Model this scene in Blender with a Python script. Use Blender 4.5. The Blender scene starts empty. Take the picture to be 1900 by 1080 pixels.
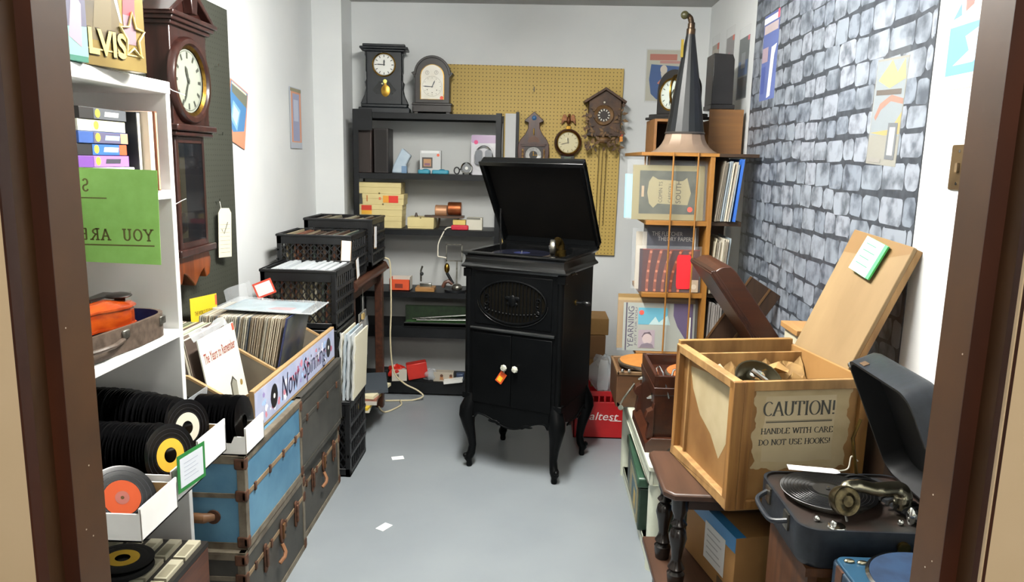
import bpy, bmesh, math, random
from mathutils import Vector, Matrix, Euler

# ---------------------------------------------------------------- camera, world, lights, exposure
scn = bpy.context.scene
COL = scn.collection
D2R = math.radians

def make_camera():
    pitch, yaw, roll = D2R(10.0), D2R(1.75), D2R(1.25)
    fwd = Vector((-math.sin(yaw)*math.cos(pitch), math.cos(yaw)*math.cos(pitch), -math.sin(pitch)))
    right = Vector((math.cos(yaw), math.sin(yaw), 0))
    up = right.cross(fwd)
    r2 = right*math.cos(roll) + up*math.sin(roll)
    u2 = -right*math.sin(roll) + up*math.cos(roll)
    cam = bpy.data.cameras.new('camera')
    cam.sensor_fit = 'HORIZONTAL'
    cam.sensor_width = 36.0
    cam.lens = 36.0*1376/1900
    cam.clip_start = 0.02
    o = bpy.data.objects.new('camera', cam)
    M = Matrix((r2, u2, -fwd)).transposed().to_4x4()
    M.translation = (0, 0, 1.5)
    o.matrix_world = M
    COL.objects.link(o)
    scn.camera = o
make_camera()

w = bpy.data.worlds.new('world'); scn.world = w; w.use_nodes = True
w.node_tree.nodes['Background'].inputs[0].default_value = (1.0, 0.93, 0.82, 1)
w.node_tree.nodes['Background'].inputs[1].default_value = 0.15

def area(name, loc, rot, sx, sy, energy, col):
    l = bpy.data.lights.new(name, 'AREA'); l.shape = 'RECTANGLE'; l.size = sx; l.size_y = sy
    l.energy = energy; l.color = col
    o = bpy.data.objects.new(name, l); o.location = loc; o.rotation_euler = rot
    COL.objects.link(o)
    return o
area('hallway_fill', (0.1, -0.9, 2.4), (D2R(48), 0, 0), 0.7, 0.7, 36, (1.0, 0.93, 0.82))  # added fill behind the camera for corridor light, tilted toward the doorway

LAMP = 118.0    # emission of the ceiling lamp's diffuser
vs = scn.view_settings
vs.view_transform = 'Standard'; vs.look = 'None'; vs.gamma = 1.0; vs.use_curve_mapping = False
vs.exposure = 0.35

# ---------------------------------------------------------------- materials
def lin(c):
    return c/12.92 if c <= 0.04045 else ((c+0.055)/1.055)**2.4
def hexc(h):
    h = h.lstrip('#')
    return tuple(lin(int(h[i:i+2], 16)/255) for i in (0, 2, 4)) + (1,)
_M = {}
def mat(name, c1, c2=None, rough=0.5, metal=0.0, scale=8.0, stretch=(1, 1, 1), detail=4, bump=0.0, lo=0.35, hi=0.65, spec=0.5, coat=0.0):
    if name in _M: return _M[name]
    m = bpy.data.materials.new(name); m.use_nodes = True
    nt = m.node_tree; b = nt.nodes['Principled BSDF']
    b.inputs['Base Color'].default_value = hexc(c1)
    b.inputs['Roughness'].default_value = rough
    b.inputs['Metallic'].default_value = metal
    b.inputs['Specular IOR Level'].default_value = spec
    if coat: b.inputs['Coat Weight'].default_value = coat; b.inputs['Coat Roughness'].default_value = 0.15
    if c2 or bump:
        tc = nt.nodes.new('ShaderNodeTexCoord'); mp = nt.nodes.new('ShaderNodeMapping')
        mp.inputs['Scale'].default_value = stretch
        nt.links.new(tc.outputs['Object'], mp.inputs['Vector'])
        n = nt.nodes.new('ShaderNodeTexNoise'); n.inputs['Scale'].default_value = scale; n.inputs['Detail'].default_value = detail
        nt.links.new(mp.outputs[0], n.inputs['Vector'])
        if c2:
            r = nt.nodes.new('ShaderNodeValToRGB')
            r.color_ramp.elements[0].position = lo; r.color_ramp.elements[0].color = hexc(c1)
            r.color_ramp.elements[1].position = hi; r.color_ramp.elements[1].color = hexc(c2)
            nt.links.new(n.outputs['Fac'], r.inputs['Fac']); nt.links.new(r.outputs[0], b.inputs['Base Color'])
        if bump:
            bp = nt.nodes.new('ShaderNodeBump'); bp.inputs['Strength'].default_value = bump; bp.inputs['Distance'].default_value = 0.004
            nt.links.new(n.outputs['Fac'], bp.inputs['Height']); nt.links.new(bp.outputs[0], b.inputs['Normal'])
    _M[name] = m
    return m
def C(h, rough=0.55, metal=0.0):
    return mat('paint_%s_%d_%d' % (h.strip('#'), rough*100, metal*100), h, rough=rough, metal=metal)
def clear(name, col='#ffffff', alpha=0.25, rough=0.12):
    if name in _M: return _M[name]
    m = bpy.data.materials.new(name); m.use_nodes = True; nt = m.node_tree
    b = nt.nodes['Principled BSDF']; b.inputs['Base Color'].default_value = hexc(col); b.inputs['Roughness'].default_value = rough
    b.inputs['Alpha'].default_value = alpha
    _M[name] = m
    return m
def emis(name, col, s):
    m = bpy.data.materials.new(name); m.use_nodes = True
    b = m.node_tree.nodes['Principled BSDF']; b.inputs['Emission Color'].default_value = hexc(col); b.inputs['Emission Strength'].default_value = s
    return m
def wood(name, c1, c2, axis='x', rough=0.5, scale=6, coat=0.0):
    st = {'x': (0.6, 9, 9), 'y': (9, 0.6, 9), 'z': (9, 9, 0.6)}[axis]
    return mat(name, c1, c2, rough=rough, scale=scale, stretch=st, detail=6, lo=0.32, hi=0.68, bump=0.08, coat=coat)
def pegboard(name, base, hole, pitch, rad, rough=0.6, c2=None, axes=(0, 2)):
    m = bpy.data.materials.new(name); m.use_nodes = True; nt = m.node_tree; L = nt.links
    b = nt.nodes['Principled BSDF']; b.inputs['Roughness'].default_value = rough
    tc = nt.nodes.new('ShaderNodeTexCoord'); sp = nt.nodes.new('ShaderNodeSeparateXYZ'); L.new(tc.outputs['Object'], sp.inputs[0])
    ds = []
    for a in axes:
        d = nt.nodes.new('ShaderNodeMath'); d.operation = 'DIVIDE'; d.inputs[1].default_value = pitch; L.new(sp.outputs[a], d.inputs[0])
        f = nt.nodes.new('ShaderNodeMath'); f.operation = 'FRACT'; L.new(d.outputs[0], f.inputs[0])
        s = nt.nodes.new('ShaderNodeMath'); s.operation = 'SUBTRACT'; s.inputs[1].default_value = 0.5; L.new(f.outputs[0], s.inputs[0])
        q = nt.nodes.new('ShaderNodeMath'); q.operation = 'MULTIPLY'; L.new(s.outputs[0], q.inputs[0]); L.new(s.outputs[0], q.inputs[1])
        ds.append(q)
    ad = nt.nodes.new('ShaderNodeMath'); ad.operation = 'ADD'; L.new(ds[0].outputs[0], ad.inputs[0]); L.new(ds[1].outputs[0], ad.inputs[1])
    lt = nt.nodes.new('ShaderNodeMath'); lt.operation = 'LESS_THAN'; lt.inputs[1].default_value = (rad/pitch)**2; L.new(ad.outputs[0], lt.inputs[0])
    nz = nt.nodes.new('ShaderNodeTexNoise'); nz.inputs['Scale'].default_value = 3; L.new(tc.outputs['Object'], nz.inputs['Vector'])
    mx0 = nt.nodes.new('ShaderNodeMixRGB'); L.new(nz.outputs['Fac'], mx0.inputs['Fac'])
    mx0.inputs[1].default_value = hexc(base); mx0.inputs[2].default_value = hexc(c2 or base)
    mx = nt.nodes.new('ShaderNodeMixRGB'); L.new(lt.outputs[0], mx.inputs['Fac']); L.new(mx0.outputs[0], mx.inputs[1])
    mx.inputs[2].default_value = hexc(hole); L.new(mx.outputs[0], b.inputs['Base Color'])
    _M[name] = m
    return m

WHITE = mat('wall_paint_white', '#d9dbdb', '#d3d6d7', rough=0.7, scale=3)
BLACK = mat('black_gloss', '#0c0c0d', rough=0.32)
VINYL = mat('vinyl', '#070708', rough=0.26, spec=0.4)
BRASS = mat('brass', '#b08a3c', '#7d5f28', rough=0.3, metal=1.0, scale=30)
CHROME = mat('chrome', '#d6d6d2', rough=0.15, metal=1.0)
STEEL = mat('aged_steel', '#9a988f', '#6d6a62', rough=0.35, metal=0.9, scale=40)
RUST = mat('rust', '#5d3a26', '#3d2618', rough=0.8, metal=0.2, scale=40)
PAPER = C('#e6e4da', 0.7)
CARD = mat('white_card', '#e9e8e6', '#dedcd8', rough=0.65, scale=5)
WRAP = clear('plastic_wrap', '#dfe3e6', 0.06, 0.12)
WRAP2 = clear('plastic_wrap_milky', '#cfd4d8', 0.38, 0.2)

# ---------------------------------------------------------------- mesh builder
def frame(o, x, y):
    x = Vector(x).normalized(); y = Vector(y); z = x.cross(y).normalized(); y = z.cross(x)
    M = Matrix((x, y, z)).transposed().to_4x4(); M.translation = Vector(o)
    return M
def T(x, y, z): return Matrix.Translation((x, y, z))
def RX(a): return Matrix.Rotation(D2R(a), 4, 'X')
def RY(a): return Matrix.Rotation(D2R(a), 4, 'Y')
def RZ(a): return Matrix.Rotation(D2R(a), 4, 'Z')
def arc(cx, cy, r, a0, a1, n=12, ry=None):
    ry = r if ry is None else ry
    return [(cx + r*math.cos(D2R(a0+(a1-a0)*i/n)), cy + ry*math.sin(D2R(a0+(a1-a0)*i/n))) for i in range(n+1)]
def rrect(x0, y0, x1, y1, r, n=4):
    return arc(x1-r, y1-r, r, 0, 90, n)+arc(x0+r, y1-r, r, 90, 180, n)+arc(x0+r, y0+r, r, 180, 270, n)+arc(x1-r, y0+r, r, 270, 360, n)

class MB:
    def __init__(s, M=None):
        s.v = []; s.f = []; s.fm = []; s.mats = []; s.M = M or Matrix()
    def idx(s, m):
        if m not in s.mats: s.mats.append(m)
        return s.mats.index(m)
    def add(s, vs, fs, m, M=None):
        X = s.M @ M if M is not None else s.M
        o = len(s.v); i = s.idx(m)
        s.v += [X @ Vector(v) for v in vs]
        s.f += [[a+o for a in f] for f in fs]; s.fm += [i]*len(fs)
        return s
    def box(s, x0, x1, y0, y1, z0, z1, m, M=None):
        v = [(x, y, z) for z in (z0, z1) for y in (y0, y1) for x in (x0, x1)]
        return s.add(v, [(0, 2, 3, 1), (4, 5, 7, 6), (0, 1, 5, 4), (2, 6, 7, 3), (0, 4, 6, 2), (1, 3, 7, 5)], m, M)
    def prism(s, poly, a, b, axis, m, M=None, m2=None):
        n = len(poly)
        def P(p, h):
            return {'z': (p[0], p[1], h), 'x': (h, p[0], p[1]), 'y': (p[0], h, p[1])}[axis]
        v = [P(p, a) for p in poly]+[P(p, b) for p in poly]
        s.add(v, [[i, (i+1) % n, n+(i+1) % n, n+i] for i in range(n)], m2 or m, M)
        s.add([P(p, a) for p in poly], [list(range(n))[::-1]], m, M)
        s.add([P(p, b) for p in poly], [list(range(n))], m, M)
        return s
    def poly(s, pts, m, M=None):
        return s.add([(p[0], p[1], p[2] if len(p) > 2 else 0) for p in pts], [list(range(len(pts)))], m, M)
    def lathe(s, prof, m, M=None, n=28, a0=0, a1=360):
        full = abs(a1-a0) >= 360; k = n if full else n+1
        v = []; f = []
        for (r, z) in prof:
            for i in range(k):
                t = D2R(a0+(a1-a0)*i/n); v.append((r*math.cos(t), r*math.sin(t), z))
        for j in range(len(prof)-1):
            for i in range(n):
                i2 = (i+1) % k
                f.append((j*k+i, j*k+i2, (j+1)*k+i2, (j+1)*k+i))
        s.add(v, f, m, M)
        if full and len(prof) == 2 and abs(prof[0][1]-prof[1][1]) > 1e-6:
            for j in (0, 1):
                if prof[j][0] > 1e-6: s.add([v[j*k+i] for i in range(k)], [list(range(k))], m, M)
        return s
    def cyl(s, c, r, h, m, axis='z', n=24, r2=None, M=None):
        R = {'z': Matrix(), 'x': RY(90), 'y': RX(-90)}[axis]
        X = T(*c) @ R
        return s.lathe([(r, 0), (r if r2 is None else r2, h)], m, X if M is None else M @ X, n)
    def tube(s, pts, r, m, n=8, closed=False, M=None, caps=True):
        P = [Vector(p) for p in pts]; k = len(P); rs = r if isinstance(r, (list, tuple)) else [r]*k
        v = []; f = []; u = None
        for i in range(k):
            a = P[i-1] if (i > 0 or closed) else P[i]; b = P[(i+1) % k] if (i < k-1 or closed) else P[i]
            t = (b-a).normalized()
            if u is None:
                u = t.orthogonal().normalized()
            else:
                u = (u - t*u.dot(t)); u = u.normalized() if u.length > 1e-6 else t.orthogonal().normalized()
            w_ = t.cross(u)
            for j in range(n):
                q = 2*math.pi*j/n
                v.append(P[i]+(u*math.cos(q)+w_*math.sin(q))*rs[i])
        for i in range(k if closed else k-1):
            for j in range(n):
                a, b = i*n+j, i*n+(j+1) % n; c, d = ((i+1) % k)*n+(j+1) % n, ((i+1) % k)*n+j
                f.append((a, b, c, d))
        s.add(v, f, m, M)
        if caps and not closed:
            s.add(v[:n], [list(range(n))[::-1]], m, M); s.add(v[-n:], [list(range(n))], m, M)
        return s
    def ball(s, c, r, m, M=None, sc=(1, 1, 1), n=16):
        X = T(*c) @ Matrix.Diagonal((sc[0], sc[1], sc[2], 1))
        return s.lathe([(r*math.sin(math.pi*i/(n//2)), -r*math.cos(math.pi*i/(n//2))) for i in range(n//2+1)], m, X if M is None else M @ X, n)
    def grid(s, nu, nv, fn, m, M=None):
        v = [fn(i/nu, j/nv) for j in range(nv+1) for i in range(nu+1)]
        f = [(j*(nu+1)+i, j*(nu+1)+i+1, (j+1)*(nu+1)+i+1, (j+1)*(nu+1)+i) for j in range(nv) for i in range(nu)]
        return s.add(v, f, m, M)
    def ribbon(s, pts, wf, m, M=None, closed=False):
        P = [Vector((p[0], p[1], 0)) for p in pts]; k = len(P); v = []; f = []
        for i in range(k):
            a = P[max(i-1, 0)]; b = P[min(i+1, k-1)]
            t = (b-a).normalized(); nrm = Vector((-t.y, t.x, 0))
            wd = wf(t)/2
            v += [P[i]+nrm*wd, P[i]-nrm*wd]
        for i in range(k-1): f.append((2*i, 2*i+1, 2*i+3, 2*i+2))
        return s.add(v, f, m, M)
    def text(s, txt, h, m, M, w=None, ext=0.0, shear=0.0, align='LEFT', bold=0.0):
        cu = bpy.data.curves.new('lettering', 'FONT'); cu.body = txt; cu.size = 1.0; cu.extrude = 0; cu.shear = shear; cu.offset = bold
        cu.resolution_u = 3
        ob = bpy.data.objects.new('lettering', cu)
        me = ob.to_mesh()
        vs_ = [v.co.copy() for v in me.vertices]; fs_ = [list(p.vertices) for p in me.polygons]
        ob.to_mesh_clear(); bpy.data.objects.remove(ob); bpy.data.curves.remove(cu)
        if not vs_: return s
        x0 = min(v.x for v in vs_); x1 = max(v.x for v in vs_); sy = h/0.69; sx = (w/(x1-x0)) if w else sy
        off = {'LEFT': -x0*sx, 'CENTER': -(x0+x1)/2*sx}[align]
        vs2 = [(v.x*sx+off, v.y*sy, 0) for v in vs_]
        s.add(vs2, fs_, m, M)
        return s
    def build(s, name, parent=None, world=False, bevel=0.0, smooth=True, origin=None, angle=40, seg=2):
        verts = s.v
        if parent is not None and world:
            I = (world if isinstance(world, dict) else parent)['_m'].inverted()
            verts = [I @ v for v in verts]
        off = Vector((0, 0, 0))
        if parent is None:
            if origin is None:
                xs = [v.x for v in verts]; ys = [v.y for v in verts]; zs = [v.z for v in verts]
                origin = ((min(xs)+max(xs))/2, (min(ys)+max(ys))/2, min(zs))
            off = Vector(origin)
        me = bpy.data.meshes.new(name)
        me.from_pydata([tuple(v-off) for v in verts], [], s.f)
        for m in s.mats: me.materials.append(m)
        me.polygons.foreach_set('material_index', s.fm)
        bm = bmesh.new(); bm.from_mesh(me)
        bmesh.ops.remove_doubles(bm, verts=bm.verts, dist=1e-6)
        bmesh.ops.recalc_face_normals(bm, faces=bm.faces)
        bm.to_mesh(me); bm.free()
        if smooth:
            me.polygons.foreach_set('use_smooth', [True]*len(me.polygons))
            me.set_sharp_from_angle(angle=D2R(angle))
        o = bpy.data.objects.new(name, me); COL.objects.link(o)
        if parent is not None: o.parent = parent['o'] if isinstance(parent, dict) else parent
        else: o.location = off
        if bevel:
            b = o.modifiers.new('bevel', 'BEVEL'); b.width = bevel; b.segments = seg; b.limit_method = 'ANGLE'; b.angle_limit = D2R(50)
        return o

# ---------------------------------------------------------------- things
_seen = set()
def thing(name, label, cat, loc=(0, 0, 0), rz=0, group=None, rot=None):
    o = bpy.data.objects.new(name, None); COL.objects.link(o)
    o.empty_display_size = 0.05
    o.location = loc; o.rotation_euler = rot or (0, 0, D2R(rz))
    o['label'] = label; o['category'] = cat
    if group: o['group'] = group
    M = Matrix.Translation(loc) @ Euler(rot or (0, 0, D2R(rz))).to_matrix().to_4x4()
    return {'o': o, '_m': M}
def tag(o, label, cat, group=None, kind=None):
    if label: o['label'] = label
    if cat: o['category'] = cat
    if group: o['group'] = group
    if kind: o['kind'] = kind
    return o
def solo(mb, name, label, cat, group=None, **k):
    return tag(mb.build(name, **k), label, cat, group)
def struct(mb, name, parent=None, **k):
    o = mb.build(name, parent, smooth=False, **k)
    if parent is None: o['kind'] = 'structure'
    return o
def lab(o, t): o['label'] = t; return o
def dup(root, loc, rot=None, label=None, group=None, sc=None):
    r = root['o'] if isinstance(root, dict) else root
    c = r.copy(); COL.objects.link(c); c.location = loc
    if rot is not None: c.rotation_euler = rot
    if sc is not None: c.scale = sc
    if label: c['label'] = label
    if group: c['group'] = group
    for ch in list(r.children):
        d = ch.copy(); COL.objects.link(d); d.parent = c
        for g in list(ch.children):
            e = g.copy(); COL.objects.link(e); e.parent = d
    return c

# serif / typewriter stroke lettering (unit height)
def _A(cx, cy, rx, ry, a0, a1, n=14): return arc(cx, cy, rx, a0, a1, n, ry)
STROKES = {
 'A': (0.76, [[(0.05, 0), (0.38, 1)], [(0.38, 1), (0.71, 0)], [(0.17, 0.34), (0.59, 0.34)]], [(0.05, 0), (0.71, 0)]),
 'C': (0.72, [_A(0.40, 0.5, 0.33, 0.5, 45, 315)], []),
 'D': (0.74, [[(0.14, 0), (0.14, 1)], _A(0.14, 0.5, 0.53, 0.5, 90, -90)], [(0.10, 0), (0.10, 1)]),
 'E': (0.66, [[(0.14, 0), (0.14, 1)], [(0.1, 1), (0.58, 1)], [(0.14, 0.52), (0.46, 0.52)], [(0.1, 0), (0.6, 0)], [(0.58, 1), (0.58, 0.8)], [(0.6, 0), (0.6, 0.2)]], []),
 'H': (0.80, [[(0.15, 0), (0.15, 1)], [(0.65, 0), (0.65, 1)], [(0.15, 0.52), (0.65, 0.52)]], [(0.15, 0), (0.15, 1), (0.65, 0), (0.65, 1)]),
 'I': (0.38, [[(0.19, 0), (0.19, 1)]], [(0.19, 0), (0.19, 1)]),
 'K': (0.76, [[(0.14, 0), (0.14, 1)], [(0.62, 1), (0.16, 0.42)], [(0.3, 0.58), (0.66, 0)]], [(0.14, 0), (0.14, 1), (0.62, 1), (0.66, 0)]),
 'L': (0.64, [[(0.14, 0), (0.14, 1)], [(0.1, 0), (0.58, 0)], [(0.58, 0), (0.58, 0.25)]], [(0.14, 1)]),
 'N': (0.82, [[(0.13, 0), (0.13, 1)], [(0.13, 1), (0.68, 0)], [(0.68, 0), (0.68, 1)]], [(0.13, 0), (0.13, 1), (0.68, 1)]),
 'O': (0.82, [_A(0.41, 0.5, 0.35, 0.5, 0, 360, 24)], []),
 'R': (0.76, [[(0.14, 0), (0.14, 1)], _A(0.14, 0.75, 0.42, 0.25, 90, -90), [(0.3, 0.5), (0.68, 0)]], [(0.14, 0), (0.10, 1), (0.68, 0)]),
 'S': (0.62, [_A(0.31, 0.75, 0.23, 0.25, 20, 270)+_A(0.31, 0.25, 0.25, 0.25, 90, -160)], []),
 'T': (0.70, [[(0.35, 0), (0.35, 1)], [(0.04, 1), (0.66, 1)], [(0.04, 1), (0.04, 0.78)], [(0.66, 1), (0.66, 0.78)]], [(0.35, 0)]),
 'U': (0.80, [[(0.15, 1), (0.15, 0.3)]+_A(0.40, 0.3, 0.25, 0.3, 180, 360)+[(0.65, 0.3), (0.65, 1)]], [(0.15, 1), (0.65, 1)]),
 'W': (1.05, [[(0.08, 1), (0.30, 0)], [(0.30, 0), (0.52, 1)], [(0.52, 1), (0.74, 0)], [(0.74, 0), (0.97, 1)]], [(0.08, 1), (0.97, 1)]),
 'Y': (0.76, [[(0.06, 1), (0.38, 0.46)], [(0.70, 1), (0.38, 0.46)], [(0.38, 0.46), (0.38, 0)]], [(0.06, 1), (0.70, 1), (0.38, 0)]),
 '!': (0.34, [[(0.17, 0.28), (0.17, 1)], [(0.17, 0), (0.17, 0.10)]], []),
 ' ': (0.42, [], []),
}
def serif(mb, txt, M, h, thin, thick, m, width=None, mono=None, sw=0.26):
    adv = [(mono or STROKES[c][0]) for c in txt]; tot = sum(adv); sx = (width/tot) if width else h
    x = 0
    for c, a in zip(txt, adv):
        wd, strokes, sers = STROKES[c]
        ox = x + (a-wd)/2
        for st in strokes:
            pts = [((p[0]+ox)*sx, p[1]*h) for p in st]
            mb.ribbon(pts, lambda t: thin+(thick-thin)*abs(t.y)**2, m, M)
        for (px, py) in sers:
            yy = py*h; hx = sw/2*sx
            mb.poly([((px+ox)*sx-hx, yy-thin/2), ((px+ox)*sx+hx, yy-thin/2), ((px+ox)*sx+hx, yy+thin/2), ((px+ox)*sx-hx, yy+thin/2)], m, M)
        x += a

# flat printed thing (poster, sleeve, card, label): body + layered print
def sheet(mb, M, w, h, base, shapes=(), t=0.0015, lift=0.0003):
    mb.box(0, w, 0, h, -t, 0, base, M)
    z = lift
    for sh in shapes:
        k = sh[0]
        if k == 'r': mb.poly([(sh[1]*w, sh[2]*h, z), (sh[3]*w, sh[2]*h, z), (sh[3]*w, sh[4]*h, z), (sh[1]*w, sh[4]*h, z)], sh[5], M)
        elif k == 'p': mb.poly([(p[0]*w, p[1]*h, z) for p in sh[1]], sh[2], M)
        elif k == 'o': mb.poly([(p[0]+sh[1]*w, p[1]+sh[2]*h, z) for p in arc(0, 0, sh[3], 0, 345, 23, sh[4])], sh[5], M)
        elif k == 't': mb.text(sh[1], sh[4]*h, sh[5], M @ T(sh[2]*w, sh[3]*h, z), w=(sh[6]*w if len(sh) > 6 and sh[6] else None))
        elif k == 'v':   # vertical text reading upward
            mb.text(sh[1], sh[4]*w, sh[5], M @ T(sh[2]*w, sh[3]*h, z) @ RZ(90), w=(sh[6]*h if len(sh) > 6 else None))
        z += lift*0.6
    return mb
RIGHT = ((0, -1, 0), (0, 0, 1)); LEFT = ((0, 1, 0), (0, 0, 1)); BACK = ((1, 0, 0), (0, 0, 1))
# ---------------------------------------------------------------- the room
FLOOR = mat('floor_paint', '#858b8f', '#7d8388', rough=0.36, scale=2.5, detail=6, bump=0.03)
TAN = mat('hall_paint', '#dfc7a4', '#d6bd98', rough=0.7, scale=4)
JAMB = mat('jamb_paint', '#57391f', '#4c321c', rough=0.45, scale=12)
JAMB_WORN_SHADE = mat('jamb_worn_and_shade', '#2e1409', '#4a220c', rough=0.5, scale=9, stretch=(1, 1, 0.4))
CEIL = mat('ceiling_paint', '#b4b5b2', '#acadaa', rough=0.8, scale=5)
struct(MB().box(-2.2, 2.0, -1.6, 5.0, -0.05, 0, FLOOR), 'floor')
struct(MB().box(-2.2, 2.0, -1.6, 5.0, 2.46, 2.52, CEIL), 'ceiling')
struct(MB().box(-1.55, 1.2, 4.87, 4.97, 0, 2.46, WHITE), 'wall_back')
struct(MB().box(-1.48, -1.38, 0.75, 4.87, 0, 2.46, WHITE), 'wall_left')
struct(MB().box(-1.38, -1.2, 4.62, 4.87, 0, 2.46, WHITE), 'wall_left_return')
struct(MB().box(1.05, 1.15, 0.75, 4.87, 0, 2.46, WHITE), 'wall_right')
b = MB()
for x0, x1, z0, z1 in ((-2.2, -0.4855, 0, 2.46), (0.431, 2.0, 0, 2.46), (-0.4855, 0.431, 2.06, 2.46)):
    b.box(x0, x1, 0.662, 0.70, z0, z1, TAN); b.box(x0-0.0, x1, 0.70, 0.748, z0, z1, WHITE)
struct(b, 'wall_front')
dr = thing('door_1', None, None, (-0.03, 0.7, 0)); dr['o']['kind'] = 'structure'
for nm, sg, xi in (('jamb', -1, -0.467), ('jamb', 1, 0.414)):
    b = MB()
    xr = xi+sg*0.016; xo = xi+sg*0.05
    # soffit + stop + rabbet + rounded worn lip
    b.prism([(xi, 0.698), (xi, 0.750), (xo, 0.750), (xo, 0.673), (xr, 0.673), (xr, 0.698)], 0, 2.05, 'z', JAMB)
    b.prism([(xr-sg*0.0003, 0.673), (xr+sg*0.0010, 0.666), (xr+sg*0.0025, 0.6612), (xr+sg*0.0045, 0.6612), (xr+sg*0.02, 0.673)], 0, 2.05, 'z', JAMB_WORN_SHADE)
    b.box(min(xi-sg*0.0003, xr), max(xi-sg*0.0003, xr), 0.6968, 0.698, 0, 2.05, JAMB_WORN_SHADE)  # dark stop face: shade of its camera-facing side put into the colour
    random.seed(3)
    for k in range(5):
        z = 0.95+0.6*random.random(); y = 0.705+0.035*random.random()
        b.cyl((xi-sg*0.0002, y, z), 0.0009, -sg*0.0004, C('#cdbfae'), axis='x', n=6)
    o = b.build(nm, dr, world=True)
b = MB().box(-0.467, 0.414, 0.673, 0.75, 2.05, 2.10, JAMB); b.build('head', dr, world=True)

# ceiling lamp that lights the room: a wrap-around diffuser along the room
cl = thing('ceiling_light', 'long fluorescent ceiling light over the middle of the room', 'ceiling light', (-0.15, 2.35, 2.46))
MB().box(-0.10, 0.10, -0.66, 0.66, -0.03, 0, C('#e8e8e4')).build('housing', cl)
b = MB(); b.prism([(0.095*math.cos(D2R(a)), -0.03+0.085*math.sin(D2R(a))) for a in range(180, 361, 20)], -0.62, 0.62, 'y', emis('diffuser_glow', '#fffdf6', LAMP))
b.build('diffuser', cl)
hl = thing('ceiling_light', 'square lamp housing added unseen above the hallway fill light', 'ceiling light', (0.1, -0.9, 2.46))  # unseen housing added over the fill light; gives no light itself
MB().box(-0.38, 0.38, -0.38, 0.38, -0.035, 0, C('#e8e8e4')).build('housing', hl)

# ---------------------------------------------------------------- stone-print sheet on the right wall
MORTAR = mat('stone_print_mortar', '#3f444b', '#2d3138', rough=0.45, scale=30)
STONES = [mat('stone_print_%d' % i, a, bb, rough=0.45, scale=11+3*i, detail=8, lo=0.34, hi=0.56) for i, (a, bb) in enumerate((('#484e57', '#7f8791'), ('#51575f', '#868d97'), ('#434953', '#777f8a'), ('#575d66', '#888e98')))]
random.seed(11)
b = MB(); M0 = frame((1.047, 3.83, 0.56), *RIGHT)
b.box(0, 1.735, 0, 1.90, -0.002, 0, MORTAR, M0)
z = 0.0; row = 0
while z < 1.88:
    h = random.uniform(0.074, 0.094); h = min(h, 1.895-z)
    s = -random.uniform(0, 0.1)
    while s < 1.735:
        wd = random.uniform(0.085, 0.155)
        x0 = max(s+0.002, 0.002); x1 = min(s+wd-0.002, 1.733)
        if x1-x0 > 0.02 and h > 0.03:
            lo = z+random.uniform(0.003, 0.014); hi = z+h-random.uniform(0.001, 0.005)
            r = min(random.uniform(0.012, 0.024), (x1-x0)*0.45, (hi-lo)*0.45)
            pts = [(px+random.uniform(-0.0018, 0.0018), py+random.uniform(-0.004, 0.004)) for px, py in rrect(x0, lo, x1, hi, r, 3)]
            wav = 0.006*math.sin(6*s+row)
            pts = [(min(max(px, 0.001), 1.734), min(max(py+wav, 0.001), 1.899)) for px, py in pts]
            b.poly([(px, py, 0.0004) for px, py in pts], random.choice(STONES), M0)
        s += wd
    z += h; row += 1
solo(b, 'stone_print_backdrop', 'large plastic sheet printed with grey castle stones covering the right wall', 'backdrop')

# ---------------------------------------------------------------- pegboards
YPB = pegboard('yellow_pegboard_paint', '#c2a65c', '#5d4a20', 0.0254*0.9, 0.0034, c2='#b89b50')
ypb = thing('pegboard', 'mustard yellow pegboard on the back wall', 'pegboard', (-0.04, 4.85, 0.905), rot=(0, D2R(0.5), 0))
MB().box(-0.56, 0.555, -0.005, 0.008, 0, 1.18, YPB).build('board', ypb)
for hx, hz in ((-0.005, 1.055), (0.47, 0.42)):
    b = MB(); b.tube([(hx, -0.004, hz), (hx, -0.015, hz), (hx, -0.018, hz-0.03)], 0.003, STEEL, 6)
    b.build('hook', ypb)
DPB = pegboard('dark_pegboard_paint', '#3f4139', '#25261f', 0.022, 0.0035, c2='#35372f', axes=(1, 2))
pbt = thing('pegboard', 'dark olive green pegboard on the left wall behind the long wall clock', 'pegboard', (-1.372, 2.7, 0.78))
MB().box(-1.379, -1.366, 2.05, 3.335, 0.78, 2.115, DPB).build('board', pbt, world=True)
for y, zz in ((3.18, 1.86), (3.19, 1.58), (3.13, 1.30)):
    b = MB(); b.tube([(-1.366, y, zz), (-1.35, y, zz), (-1.348, y, zz+0.012)], 0.0025, CHROME, 6)
    b.build('hook', pbt, world=True)
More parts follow.
